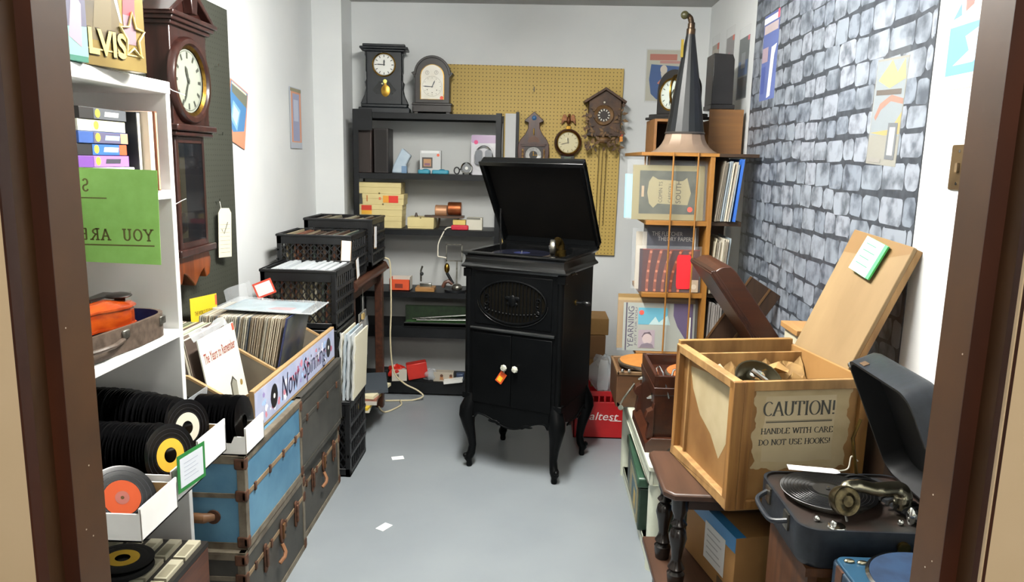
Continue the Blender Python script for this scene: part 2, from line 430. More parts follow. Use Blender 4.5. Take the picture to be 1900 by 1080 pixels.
# ---------------------------------------------------------------- posters and sleeves on the walls
def poster(name, label, o, d, w_, h_, base, shapes, group=None, cat='poster', wrap=None, tilt=0):
    M = frame(o, *d) @ RZ(tilt)
    t = thing(name, label, cat, o, group=group)
    sheet(MB(), M, w_, h_, base, shapes).build('print', t, world=True)
    if wrap:
        a, bb, c, e = wrap
        MB().box(-a, w_+bb, -c, h_+e, -0.0022, 0.0032, WRAP, M).build('plastic_sleeve', t, world=True)
    return t
B1, B2 = C('#3f7fb5'), C('#7fb2d8')
poster('record_sleeve', 'tilted blue and salmon picture sleeve nearest on the left wall', (-1.374, 3.30, 1.57), LEFT, 0.20, 0.27, C('#dd8a66'),
       [('p', [(0.02, 0.30), (0.28, 0.16), (0.9, 0.30), (0.95, 0.62), (0.98, 0.98), (0.02, 0.98)], B1),
        ('p', [(0.12, 0.35), (0.5, 0.22), (0.62, 0.60), (0.18, 0.68)], B2), ('p', [(0.2, 0.4), (0.45, 0.3), (0.55, 0.55), (0.24, 0.62)], C('#b9d3e6')),
        ('p', [(0.1, 0.8), (0.95, 0.72), (0.96, 0.95), (0.06, 0.95)], C('#6b6f5d')), ('r', 0.05, 0.93, 0.9, 0.965, C('#d8d2b8'))],
       'picture sleeves pinned to the left wall', 'record sleeve', (0.005, 0.005, 0.0, 0.05), tilt=-14)
poster('record_sleeve', 'narrow lilac and orange picture sleeve farther back on the left wall', (-1.374, 4.16, 1.54), LEFT, 0.20, 0.335, C('#b9bfcb'),
       [('r', 0.1, 0.1, 0.95, 0.93, C('#d99a79')), ('r', 0.22, 0.12, 0.8, 0.9, C('#9a9fbd')), ('r', 0.3, 0.45, 0.7, 0.8, C('#bcc3d6')), ('r', 0.04, 0.93, 0.97, 0.985, C('#8e8a70')), ('r', 0.05, 0, 0.95, 0.1, C('#b8bec9'))],
       'picture sleeves pinned to the left wall', 'record sleeve')
NAVY = C('#27508a')
poster('sheet_music', 'sheet music with a dancing figure on blue, pinned to the back wall', (0.668, 4.866, 1.89), BACK, 0.235, 0.31, C('#b9b7a8'),
       [('p', [(0.08, 0.42), (0.14, 0.14), (0.30, 0.03), (0.98, 0.06), (0.98, 0.68), (0.12, 0.72)], NAVY), ('r', 0.08, 0.80, 0.80, 0.92, C('#b56e5c')), ('r', 0.35, 0.74, 0.92, 0.79, C('#b9837b')),
        ('p', [(0.3, 0.35), (0.5, 0.52), (0.72, 0.5), (0.8, 0.36), (0.5, 0.25), (0.42, 0.30)], C('#d0775f')), ('o', 0.46, 0.62, 0.022, 0.026, C('#cfc3b4')), ('p', [(0.38, 0.55), (0.55, 0.58), (0.58, 0.46), (0.42, 0.44)], C('#c7bfae')),
        ('o', 0.93, 0.88, 0.011, 0.011, C('#e8442f'))], None, 'sheet music', (0.006, 0.006, 0.01, 0.006))
def wallcard(label, y, z, w_, h_, base, shapes, tilt=0, wrap=(0.004, 0.004, 0, 0.05)):
    return poster('record_sleeve', label, (1.0462 if 2.1 < y < 3.83 else 1.0485, y, z), RIGHT, w_, h_, base, shapes, 'picture sleeves on the right wall', 'record sleeve', wrap, tilt)
wallcard('faint tan sleeve on the right wall, the one deepest in the room', 4.76, 1.95, 0.17, 0.26, C('#a39d92'), [('r', 0.1, 0.08, 0.9, 0.9, C('#b5aea2')), ('r', 0.75, 0.86, 1, 1, C('#c85a45'))])
wallcard('dusky pink and grey sleeve on the right wall, second from the back', 4.41, 1.92, 0.17, 0.28, C('#8d8a8b'), [('r', 0.05, 0.05, 0.95, 0.55, C('#7d6f78')), ('r', 0.3, 0.1, 0.55, 0.7, C('#a97f88')), ('r', 0.8, 0.9, 1, 1, C('#d86a55'))])
wallcard('dark sleeve with blue centre on the right wall beside the stone sheet', 4.12, 1.84, 0.19, 0.31, C('#6e7476'), [('r', 0.05, 0.02, 0.95, 0.35, C('#33383a')), ('r', 0.05, 0.38, 0.95, 0.62, C('#4a648f')), ('r', 0.3, 0.5, 0.7, 0.75, C('#8a8f94')), ('r', 0.85, 0.92, 1, 1, C('#d86a75'))])
wallcard('blue and white sleeve on the stone sheet above the horn', 3.68, 1.80, 0.225, 0.385, C('#5566a4'), [('r', 0, 0.9, 1, 0.97, C('#dfe3ea')), ('r', 0.05, 0.78, 0.95, 0.88, C('#b8a8a8')), ('r', 0.02, 0.45, 0.4, 0.62, C('#a58f9a')), ('p', [(0.5, 0.02), (0.72, 0.04), (0.82, 0.5), (0.95, 0.62), (0.62, 0.6)], C('#e4e6ee')), ('r', 0.06, 0.08, 0.3, 0.4, C('#3d4f97')), ('r', 0.88, 0.9, 1, 1, C('#e0566a'))])
wallcard('pale yellow rainbow sleeve on the stone sheet near the light switch', 2.44, 1.515, 0.20, 0.315, C('#7d7b72'), [('r', 0.02, 0.28, 0.98, 0.98, C('#757d82')), ('p', [(0.02, 0.3), (0.7, 0.34), (0.98, 0.5), (0.98, 0.3), (0.5, 0.28)], C('#97834c')), ('p', [(0.1, 0.45), (0.25, 0.58), (0.6, 0.66), (0.98, 0.62), (0.98, 0.57), (0.6, 0.60), (0.3, 0.52), (0.16, 0.42)], C('#8a6152')), ('p', [(0.1, 0.8), (0.5, 0.98), (0.7, 0.86), (0.9, 0.98), (0.98, 0.8), (0.5, 0.72)], C('#a09a5e')), ('r', 0.08, 0.66, 0.9, 0.71, C('#4a4038')), ('r', 0.62, 0.06, 0.92, 0.40, C('#55585d')), ('r', 0.68, 0.1, 0.86, 0.36, C('#9b9c9a')), ('r', 0.05, 0.02, 0.5, 0.06, C('#7d7a74'))], -3)
poster('wall_calendar', 'white sheet with blue picture and red bird on the right wall by the door', (1.0485, 2.04, 1.70), RIGHT, 0.22, 0.30, C('#c2bdb3'),
       [('r', 0.06, 0.12, 0.98, 0.52, C('#5f97c0')), ('p', [(0.2, 0.2), (0.5, 0.3), (0.4, 0.42), (0.7, 0.48), (0.9, 0.3), (0.6, 0.2)], C('#a9cfe8')), ('r', 0.05, 0.56, 0.98, 0.8, C('#dcd9d4')), ('p', [(0.35, 0.62), (0.5, 0.66), (0.55, 0.8), (0.48, 0.92), (0.33, 0.76)], C('#d9625c')), ('p', [(0.1, 0.58), (0.28, 0.6), (0.25, 0.7)], C('#5d7fae')), ('p', [(0.15, 0.8), (0.4, 1.0), (0.98, 1.0), (0.98, 0.8)], C('#6f9fd0'))], None, 'calendar')
sw = thing('switch_plate', 'brass light switch plate on the right wall beside the door', 'switch', (1.049, 1.905, 1.505))
b = MB(frame((1.0492, 1.945, 1.45), *RIGHT)); b.prism(rrect(0, 0, 0.075, 0.112, 0.006), -0.001, 0.004, 'z', mat('bronze_plate', '#8c7555', '#6f5b41', rough=0.35, metal=0.8))
b.build('plate', sw, world=True, bevel=0.001)
b = MB(frame((1.045, 1.945, 1.45), *RIGHT)); b.box(0.032, 0.043, 0.045, 0.067, 0, 0.006, C('#6a5840', 0.4)); b.build('toggle', sw, world=True)
b = MB(frame((1.045, 1.945, 1.45), *RIGHT))
for yy in (0.016, 0.096): b.cyl((0.0375, yy, 0), 0.004, 0.0012, CHROME, n=10)
b.build('screw', sw, world=True)

# paper scraps on the floor
for (x, y, a, lbl) in ((-0.669, 3.536, 20, 'small white paper scrap on the floor in front of the back shelves'), (-0.592, 2.822, 60, 'small white paper scrap on the floor beside the dark trunks')):
    t = MB(T(x, y, 0.0005) @ RZ(a)).box(-0.03, 0.03, -0.02, 0.02, 0, 0.0012, C('#f2f2f0'))
    solo(t, 'paper_scrap', lbl, 'paper', 'paper scraps on the floor')
# ================================================================ LEFT SIDE
WB = mat('bookcase_white', '#dedddb', '#d5d4d2', rough=0.5, scale=4)
bk = thing('bookcase', 'tall white open bookcase along the left wall by the door', 'bookcase', (-1.18, 1.42, 0))
MB().box(-1.37, -1.0, 2.015, 2.036, 0, 1.687, WB).build('side_panel', bk, world=True, bevel=0.002)
MB().box(-1.37, -1.0, 0.80, 0.821, 0, 1.687, WB).build('side_panel', bk, world=True, bevel=0.002)
MB().box(-1.375, -1.37, 0.80, 2.036, 0, 1.687, WB).build('back_panel', bk, world=True)
MB().box(-1.37, -0.998, 0.80, 2.0365, 1.655, 1.688, WB).build('top', bk, world=True, bevel=0.003)
for z in (1.40, 1.010, 0.655, 0.08):
    MB().box(-1.37, -1.0, 0.821, 2.015, z-0.024, z, WB).build('shelf', bk, world=True, bevel=0.002)
for pts in ([(-1.0, 2.0, 1.68), (-0.985, 2.02, 1.665), (-0.965, 2.05, 1.655)], [(-0.999, 2.03, 1.36), (-0.985, 2.04, 1.37), (-0.975, 2.045, 1.375)]):
    b = MB(); b.tube(pts, 0.0012, C('#e8e8e8'), 5); b.build('cord_end', bk, world=True)

# --- on the bookcase top
GOLD = mat('gilt_board', '#8f7a45', '#7a6638', rough=0.35, metal=0.3, scale=6)
DKG = mat('print_dark_brown', '#40382c', '#6b5c3c', rough=0.4, scale=5)
A0 = Vector((-0.996, 1.668, 1.689)); XD = Vector((0.038, 0.165, 0))
eb = thing('picture_tin', 'gold boxed set with raised letters and a star, standing on the white bookcase', 'box set', (-1.0, 1.75, 1.689))
W1 = 0.19; X1 = XD.normalized()
M = frame(A0 - X1*0.015, X1, (0, 0, 1))
b = MB(M)
b.box(0, W1, 0, 0.27, -0.03, 0, GOLD)
b.poly([(0.0, 0.055, .0004), (0.10, 0.055, .0004), (0.115, 0.12, .0004), (0.10, 0.27, .0004), (0, 0.27, .0004)], DKG)
b.poly([(0.03, 0.07, .0007), (0.085, 0.08, .0007), (0.09, 0.16, .0007), (0.05, 0.2, .0007)], C('#5c4f30'))
b.poly([(0.112, 0.105, .0008), (0.119, 0.103, .0008), (0.085, 0.25, .0008), (0.07, 0.25, .0008)], C('#b9b5ab'))
b.poly([(0.122, 0.125, .001), (0.16, 0.125, .001), (0.163, 0.185, .001), (0.15, 0.205, .001), (0.128, 0.195, .001)], C('#c2323c'))
b.poly([(0.124, 0.06, .0009), (0.16, 0.06, .0009), (0.162, 0.13, .0009), (0.122, 0.13, .0009)], C('#7d626b'))
b.ball((0.142, 0.215, 0.001), 0.009, C('#c99a85'), sc=(1, 1.2, 0.15))
b.build('case', eb, world=True, bevel=0.002)
b = MB(M)
b.text('ELVIS', 0.054, C('#33270f', 0.4), T(-0.020, 0.025, 0.0015), w=0.148, bold=0.05)
b.text('ELVIS', 0.052, C('#c9b06a', 0.35), T(-0.018, 0.026, 0.004), w=0.144, bold=0.03)
b.box(-0.0, 0.18, 0.034, 0.037, 0, 0.002, C('#c9b277', 0.35))
b.build('raised_lettering', eb, world=True)
pts = []
for i in range(10):
    r = 0.05 if i % 2 == 0 else 0.024; a = D2R(90+36*i); pts.append((0.147+r*math.cos(a)*0.8, 0.078+r*math.sin(a)*1.1))
b = MB(M)
b.tube([(p[0], p[1], 0.004) for p in pts], 0.0032, C('#d9c483', 0.35), 6, closed=True)
b.build('star', eb, world=True)
vb = thing('video_box', 'green and pink video box standing on the bookcase in front of the gold boxed set', 'video box', (-0.985, 1.6, 1.688))
M = frame((-1.005, 1.555, 1.689), (0.02, 0.09, 0), (0, 0, 1)); b = MB(M)
b.box(0, 0.095, 0, 0.185, -0.028, 0, C('#226653'))
b.poly([(0, 0.012, .0004), (0.095, 0.012, .0004), (0.095, 0.075, .0004), (0, 0.065, .0004)], C('#6f9f94'))
b.poly([(0, 0.066, .0005), (0.095, 0.075, .0005), (0.095, 0.15, .0005), (0, 0.13, .0005)], C('#4a485c'))
b.poly([(0, 0.13, .0006), (0.095, 0.14, .0006), (0.095, 0.185, .0006), (0, 0.185, .0006)], C('#a9505c'))
b.poly([(0.045, 0.05, .0008), (0.078, 0.03, .0008), (0.083, 0.12, .0008), (0.06, 0.15, .0008)], C('#8f7d8a'))
b.poly([(0.012, 0.06, .0008), (0.035, 0.05, .0008), (0.038, 0.13, .0008), (0.018, 0.14, .0008)], C('#828e8b'))
b.build('case', vb, world=True, bevel=0.001)

# --- shelf of tapes
wbx = solo(MB().box(-1.30, -1.028, 1.60, 1.885, 1.401, 1.462, CARD), 'flat_box', 'flat white box under the stack of video tapes', 'box', bevel=0.002)
tapes = [('#6b3f8f', '#a06cb5', '#3a3a44', 'purple video tape case with a barcode, lowest in the stack on the white bookcase'),
         ('#1d1c1e', '#2f5fb4', '#e6e6e6', 'black and blue video tape case second from the bottom of the stack'),
         ('#31508f', '#54506a', '#8fb0dc', 'navy video tape case in the middle of the stack of tapes'),
         ('#dcd8ca', '#e3d9a8', '#d8cf9c', 'cream white video tape case second from the top of the stack'),
         ('#23201f', '#4f5257', '#c7c7c2', 'dark grey video tape case lying topmost in the stack')]
for i, (c1, c2, c3, lb) in enumerate(tapes):
    z = 1.463+0.0275*i; x1 = -1.030-0.003*(i % 2); y0, y1 = 1.655+0.004*i, 1.865-0.003*(i % 2)
    t = thing('video_tape', lb, 'video tape', (x1-0.06, 1.75, z), group='video tapes stacked on the white bookcase')
    b = MB().box(x1-0.115, x1, y0, y1, z, z+0.0265, C(c1)); b.build('case', t, world=True, bevel=0.001)
    b = MB()
    M = frame((x1+0.0006, y0, z), *LEFT); L_ = y1-y0
    b.poly([(L_*0.28, 0.001, 0), (L_*0.98, 0.001, 0), (L_*0.98, 0.0255, 0), (L_*0.28, 0.0255, 0)], C(c2), M)
    b.poly([(L_*0.5, 0.008, 0.0003), (L_*0.8, 0.008, 0.0003), (L_*0.82, 0.019, 0.0003), (L_*0.52, 0.019, 0.0003)], C(c3), M)
    b.poly([(L_*0.36+p[0], 0.014+p[1], 0.0004) for p in arc(0, 0, 0.010, 0, 340, 16)], C('#e0cf3a' if i != 4 else '#d8c83a'), M)
    if i in (1, 2): b.poly([(L_*0.83, 0.001, 0.0005), (L_*0.99, 0.001, 0.0005), (L_*0.99, 0.0255, 0.0005), (L_*0.83, 0.0255, 0.0005)], C('#d5552f' if i == 1 else '#b98a70'), M)
    if i == 0:
        M2 = frame((x1-0.11, y0-0.0005, z), (1, 0, 0), (0, 0, 1)); b.poly([(0.045, 0.005, 0), (0.085, 0.005, 0), (0.085, 0.022, 0), (0.045, 0.022, 0)], C('#c9c2cf'), M2)
    b.build('label_print', t, world=True)
for x, y, tw, h, c, lb in ((-1.08, 1.893, 0.018, 0.145, '#26262a', 'black book spine upright beside the video tapes'), (-1.06, 1.914, 0.022, 0.148, '#d8c5b4', 'cream book standing upright behind the video tapes'), (-1.055, 1.937, 0.012, 0.15, '#6e3a22', 'thin brown and gold book upright nearest the bookcase end panel')):
    t = thing('book', lb, 'book', (x, y, 1.401), group='books upright on the tape shelf')
    MB().box(-1.2, x+0.06, y, y+tw, 1.401, 1.455+h, C(c)).build('cover', t, world=True, bevel=0.001)
    MB().box(-1.195, x+0.0605, y+0.003, y+tw-0.003, 1.404, 1.452+h, C('#c9b98a' if tw < 0.015 else '#dcd4c4')).build('pages', t, world=True)
# green sign seen from behind
GS = mat('green_paper', '#8fc463', '#86ba58', rough=0.6, scale=30)
gs = thing('paper_sign', 'green paper sign seen from behind with mirrored brown lettering, stuck to the bookcase front', 'sign', (-0.91, 1.60, 1.255))
M = frame((-1.005, 1.60, 1.258), (1, 0, 0), (0, 0, 1)) @ RZ(-1.0)
MB().box(0, 0.178, 0, 0.207, 0, 0.0008, GS, M).build('paper', gs, world=True)
INK = C('#5c5a22', 0.6)
MM = frame((-1.005+0.178, 1.5985, 1.258-0.003), (-1, 0, 0), (0, 0, 1)) @ RZ(1.0)
b = MB()
Mr = frame((-0.827, 1.5988, 1.256), (-1, 0, 0), (0, 0, 1))
serif(b, 'YOU ARE', Mr @ T(0.012, 0.052, 0), 0.024, 0.0030, 0.0042, INK, width=0.168, mono=1.0, sw=0.36)
b.box(0.012, 0.178, 0.039, 0.042, -0.0002, 0.0002, INK, Mr)
serif(b, 'S', Mr @ T(0.146, 0.158, 0), 0.026, 0.0030, 0.0042, INK, width=0.022, mono=1.0, sw=0.36)
b.box(0.112, 0.178, 0.142, 0.1445, -0.0002, 0.0002, INK, Mr)
b.build('lettering', gs, world=True)

# --- violin in its case
CASEM = mat('leatherette', '#5d4f45', '#43382f', rough=0.45, scale=50, bump=0.2)
VC = thing('violin_case', 'open brown violin case with blue lining on the white bookcase shelf', 'violin case', (-1.10, 1.65, 1.010))
VSC = {'_m': T(-1.13, 1.6, 1.010)}
out = [(-1.30, 1.10), (-1.30, 1.86)] + arc(-1.23, 1.86, 0.07, 180, 90, 5) + [(-1.10, 1.93)] + arc(-1.10, 1.86, 0.07, 90, 0, 5)[1:] + [(-1.03, 1.75), (-1.045, 1.60), (-1.06, 1.45), (-1.07, 1.10)]
def shell(poly, z0, z1, th, m, mi, b):
    cx = sum(p[0] for p in poly)/len(poly); cy = sum(p[1] for p in poly)/len(poly)
    inn = [(p[0]+(cx-p[0])*th/abs(p[0]-cx+1e-9) if abs(p[0]-cx) > 3*th else p[0], p[1]+(cy-p[1])*th/abs(p[1]-cy+1e-9) if abs(p[1]-cy) > 3*th else p[1]) for p in poly]
    n = len(poly)
    b.add([(p[0], p[1], z0) for p in poly]+[(p[0], p[1], z1) for p in poly], [[i, (i+1) % n, n+(i+1) % n, n+i] for i in range(n)]+[list(range(n))[::-1]], m)
    b.add([(p[0], p[1], z1) for p in poly]+[(p[0], p[1], z1) for p in inn], [[i, (i+1) % n, n+(i+1) % n, n+i] for i in range(n)], m)
    b.add([(p[0], p[1], z1) for p in inn]+[(p[0], p[1], z0+0.012) for p in inn], [[i, (i+1) % n, n+(i+1) % n, n+i] for i in range(n)]+[list(range(n, 2*n))], mi)
BLUEV = mat('blue_velvet', '#1f2452', '#2b3168', rough=0.9, scale=40)
b = MB(); shell(out, 1.012, 1.075, 0.008, CASEM, BLUEV, b); b.build('shell', VC, world=VSC)
b = MB(); b.tube([(-1.052, 1.55, 1.04), (-1.03, 1.57, 1.045), (-1.022, 1.63, 1.045), (-1.035, 1.69, 1.045), (-1.048, 1.70, 1.04)], 0.006, CASEM, 8); b.build('handle', VC, world=VSC)
for (x, y) in ((-1.043, 1.70), (-1.038, 1.87), (-1.058, 1.51)):
    b = MB(); b.box(x-0.004, x+0.013, y-0.014, y+0.014, 1.046, 1.068, STEEL); b.build('clasp', VC, world=VSC, bevel=0.003)
ORNG = mat('violin_varnish', '#b04a14', '#8a2f0c', rough=0.22, scale=5, stretch=(9, 1, 9), coat=0.5)
vi = thing('violin', 'orange varnished violin with a black chin rest lying in the open case', 'violin', (-1.125, 1.70, 1.04))
VSH = {'_m': T(-1.16, 1.6, 1.03)}
half = [(0.0, 1.825), (0.05, 1.82), (0.082, 1.785), (0.088, 1.74), (0.075, 1.70), (0.066, 1.685), (0.052, 1.66), (0.05, 1.635), (0.058, 1.60), (0.066, 1.59), (0.072, 1.555), (0.06, 1.515), (0.03, 1.49), (0, 1.487)]
body = [(-1.165+p[0], p[1]) for p in half]+[(-1.165-p[0], p[1]) for p in half[::-1][1:-1]]
rib = [(-1.165+(p[0]+1.165)*0.95, 1.655+(p[1]-1.655)*0.97) for p in body]
b = MB(); b.prism(rib, 1.05, 1.093, 'z', ORNG)
for z0, z1, dz in ((1.045, 1.05, -0.006), (1.093, 1.098, 0.012)):
    n = len(body); ring = [(p[0], p[1], z1) for p in body]
    b.prism(body, z0, z1, 'z', ORNG)
    inner = [(-1.165+(p[0]+1.165)*0.55, 1.655+(p[1]-1.655)*0.6, (z1 if dz > 0 else z0)+dz) for p in body]
    rg = [(p[0], p[1], z1 if dz > 0 else z0) for p in body]
    b.add(rg+inner, [[i, (i+1) % n, n+(i+1) % n, n+i] for i in range(n)]+[list(range(n, 2*n))], ORNG)
b.build('body', vi, world=VSH)
EB = C('#141210', 0.3)
b = MB(); b.prism([(-1.165-0.012, 1.25), (-1.165+0.012, 1.25), (-1.165+0.02, 1.62), (-1.165-0.02, 1.62)], 1.112, 1.120, 'z', EB); b.build('fingerboard', vi, world=VSH)
b = MB(); b.prism([(-1.175, 1.70), (-1.155, 1.70), (-1.145, 1.81), (-1.185, 1.81)], 1.114, 1.120, 'z', EB); b.build('tailpiece', vi, world=VSH)
b = MB()
b.ball((-1.135, 1.79, 1.116), 0.036, EB, sc=(1, 1.0, 0.2)); b.box(-1.15, -1.12, 1.80, 1.83, 1.09, 1.12, CHROME)
b.build('chin_rest', vi, world=VSH)
b = MB(); b.prism([(-1.20, 1.097), (-1.13, 1.097), (-1.145, 1.13), (-1.185, 1.13)], 1.655, 1.66, 'y', C('#c98b4a')); b.build('bridge', vi, world=VSH)
b = MB(); b.prism([(-1.177, 1.22), (-1.153, 1.22), (-1.15, 1.50), (-1.18, 1.50)], 1.085, 1.112, 'z', ORNG); b.build('neck', vi, world=VSH)
b = MB()
for k in range(4): b.tube([(-1.174+0.006*k, 1.26, 1.122), (-1.178+0.0087*k, 1.657, 1.131), (-1.172+0.005*k, 1.71, 1.122)], 0.0006, CHROME, 4)
b.build('strings', vi, world=VSH)
t = thing('price_tag', 'small yellow and orange price sticker on the violin shelf edge', 'price tag', (-1.02, 1.50, 1.011))
MB(T(-1.03, 1.50, 1.0105) @ RZ(40)).box(-0.03, 0.03, -0.016, 0.016, 0, 0.001, C('#e0862f')).box(-0.02, 0.025, -0.011, 0.011, 0.001, 0.0014, C('#e8c23f')).build('sticker', t, world=True)
t = thing('tag_string', 'white loop of string hanging off the violin case handle', 'string', (-1.03, 1.52, 1.011))
b = MB(); b.tube([(-0.998, 1.53+0.03*math.cos(a), 1.043+0.03*math.sin(a)) for a in [2*math.pi*i/20 for i in range(20)]], 0.0011, C('#e6e6e2'), 5, closed=True); b.build('loop', t, world=True)

# --- boxes of 45 rpm singles
def record45(name, label, loc, ry, labcol, group=None, r=0.0785, rz=0, tilt=0, cat='record', holes='#1a1008', wide=0.019, extra=None):
    """disc in local XY, facing +z"""
    t = thing(name, label, cat, loc, group=group, rot=(D2R(tilt), D2R(ry), D2R(rz)))
    b = MB(); b.lathe([(wide, -0.0008), (0.036, -0.0008), (r-0.003, -0.0006), (r, 0), (r-0.003, 0.0006), (0.036, 0.0008), (wide, 0.0008), (wide, -0.0008)], VINYL, n=44)
    for q in (0.045, 0.055, 0.066): b.lathe([(q-0.0006, 0.0009), (q+0.0006, 0.0009)], C('#26262a', 0.25), n=40)
    b.build('disc', t)
    if labcol:
        b = MB(); b.lathe([(wide, 0.0012), (0.042*r/0.0785, 0.0012), (0.042*r/0.0785, 0.0006), (wide, 0.0006), (wide, 0.0012)], C(labcol, 0.9), n=36)
        if extra: extra(b)
        b.build('record_label', t)
    return t
def singles_row(n, x0, x1, y, z, label, group, rise=None, seed=0, wob=0.004):
    random.seed(seed)
    b = MB(); r = 0.0785
    b.lathe([(0.019, -0.0007), (r-0.002, -0.0007), (r, 0), (r-0.002, 0.0007), (0.019, 0.0007), (0.019, -0.0007)], VINYL, n=30)
    first = None
    for i in range(n):
        f = i/(n-1); zz = z+(rise(f) if rise else 0)+random.uniform(-wob, wob)*0.4
        loc = (x0+(x1-x0)*f, y+random.uniform(-wob, wob), zz); rot = (0, D2R(90-random.uniform(4, 9)), D2R(random.uniform(-2.5, 2.5)))
        if first is None:
            first = b.build('vinyl_record'); first.location = loc
            # rebuild origin at the disc centre
            for v in first.data.vertices: v.co.z -= 0.0007
            tag(first, label, 'record', group); first.rotation_euler = rot
        else:
            c = first.copy(); COL.objects.link(c); c.location = loc; c.rotation_euler = rot
def record_box(label, x0, x1, y0, y1, z0, zs, zf, notch=False):
    """open cardboard tray, long in x, low walls; end wall at x1 faces the aisle"""
    t = thing('record_box', label, 'box', ((x0+x1)/2, (y0+y1)/2, z0), group='white boxes of vinyl singles')
    th = 0.004; IN = C('#a98a5e', 0.8)
    MB().box(x0, x1, y0, y1, z0, z0+th, CARD).build('base', t, world=True)
    for ya, nm in ((y0, 'side_wall'), (y1-th, 'side_wall')):
        b = MB()
        if notch and ya == y0:
            b.prism([(x0, z0), (x1, z0), (x1, zs), (x1-0.035, zs), (x1-0.045, zs-0.022), (x0, zs-0.022)], ya, ya+th, 'y', CARD)
        else:
            b.box(x0, x1, ya, ya+th, z0, zs, CARD)
        # brown board showing on the inner face
        yy = ya+th+0.0004 if ya == y0 else ya-0.0004
        b.box(x0+th, x1-th, min(yy, ya+th/2), max(yy, ya+th/2), z0+th, zs-0.001-(0.022 if notch and ya == y0 else 0), IN)
        b.build(nm, t, world=True)
    b = MB(); b.box(x1-th, x1, y0+0.0005, y1-0.0005, z0, zf, CARD).box(x1-th-0.0005, x1-th, y0+th, y1-th, z0+th, zf-0.001, IN); b.build('end_wall', t, world=True)
    MB().box(x0, x0+th, y0+th, y1-th, z0, zf, CARD).build('end_wall', t, world=True)
    MB().box(x1-0.0006, x1+0.0004, y0-0.0004, y0+0.002, z0, zf-0.002, C('#6a6258')).build('corner_seam', t, world=True)
    return t
record_box('white record box nearest the door, holding the single with the orange label', -1.33, -0.845, 1.478, 1.645, 0.656, 0.722, 0.735)
record_box('white record box with the green bordered card on its end', -1.33, -0.86, 1.652, 1.822, 0.656, 0.735, 0.745)
record_box('white record box third from the door, holding the single with the white and red label', -1.33, -0.878, 1.830, 2.005, 0.656, 0.735, 0.752)
record45('vinyl_record', 'black single with an orange label leaning in the nearest white box', (-0.932, 1.562, 0.718), 52, '#a03c0c', 'labelled singles at the front of the boxes', rz=-30, wide=0.012, extra=lambda b: b.lathe([(0.004, 0.0016), (0.016, 0.0016)], C('#7c2a0f'), n=20))
record45('vinyl_record', 'black single with a yellow label at the front of its box', (-0.905, 1.738, 0.750), 78, '#d2a52c', 'labelled singles at the front of the boxes', rz=-20)
record45('vinyl_record', 'black single with a white and red label at the front of its box', (-0.945, 1.915, 0.755), 80, '#c2bcac', 'labelled singles at the front of the boxes', rz=-20,
         extra=lambda b: b.poly([(0.0, -0.042, 0.0016), (0.03, -0.029, 0.0016), (0.04, 0.002, 0.0016), (0.021, 0.0, 0.0016), (0.0, -0.02, 0.0016)], C('#c8343f')))
singles_row(46, -1.30, -0.928, 1.738, 0.750, 'plain black single packed in the row behind the yellow label', 'singles behind the yellow label', None, 5)
singles_row(46, -1.30, -0.965, 1.917, 0.757, 'plain black single packed in the row behind the white and red label', 'singles behind the white and red label', lambda f: 0.022*(1-f)+0.012*math.sin(f*3), 6)
gc = thing('price_card', 'white card with green border on the end of a white record box', 'sign', (-0.85, 1.72, 0.70))
M = frame((-0.843, 1.645, 0.690), (0.03, 1, 0.0), (-0.04, 0, 1)) @ RZ(-5)
b = MB(M).box(0, 0.138, 0, 0.092, 0, 0.001, C('#1f7030')); b.build('border', gc, world=True)
b = MB(M).box(0.012, 0.126, 0.010, 0.082, 0.001, 0.0014, C('#c3c7ce'))
for k in range(5): b.box(0.03, 0.10-0.012*(k % 2), 0.025+0.010*k, 0.027+0.010*k, 0.0014, 0.0016, C('#a3aab6'))
b.build('card', gc, world=True)

# --- cassette case on the floor in front of the bookcase
cc = thing('cassette_case', 'brown wood cassette case with rows of white cassettes, low by the bookcase', 'cassette case', (-1.06, 1.70, 0))
BRN = wood('case_brown', '#573321', '#40241a', 'y', rough=0.5)
MB().box(-1.20, -0.92, 1.30, 1.95, 0.081, 0.385, BRN).build('body', cc, world=True, bevel=0.004)
MB().box(-1.20, -0.92, 1.30, 1.95, 0.385, 0.40, C('#17130f')).build('tray', cc, world=True)
cas = None
for col in range(5):
    for r_ in range(6):
        x = -1.170+0.055*col; y = 1.36+0.105*r_
        if cas is None:
            b = MB().box(-0.017, 0.017, -0.047, 0.047, 0, 0.012, C('#a8a28c', 0.6)); b.box(-0.012, 0.012, -0.040, 0.020, 0.012, 0.0126, C('#857f6a'))
            cas = tag(b.build('cassette', bevel=0.002), 'cassette with a pale cream cover in the brown cassette case', 'cassette', 'cassettes in the brown case'); cas.location = (x, y, 0.4002)
        else:
            c = cas.copy(); COL.objects.link(c); c.location = (x, y, 0.4002)
record45('vinyl_record', 'black single with a yellow label lying on the cassette case', (-1.085, 1.80, 0.426), 5, '#c9a02e', None, rz=10)
record45('vinyl_record', 'plain black single lying under the yellow labelled one on the cassettes', (-1.07, 1.77, 0.419), 3, None, None)

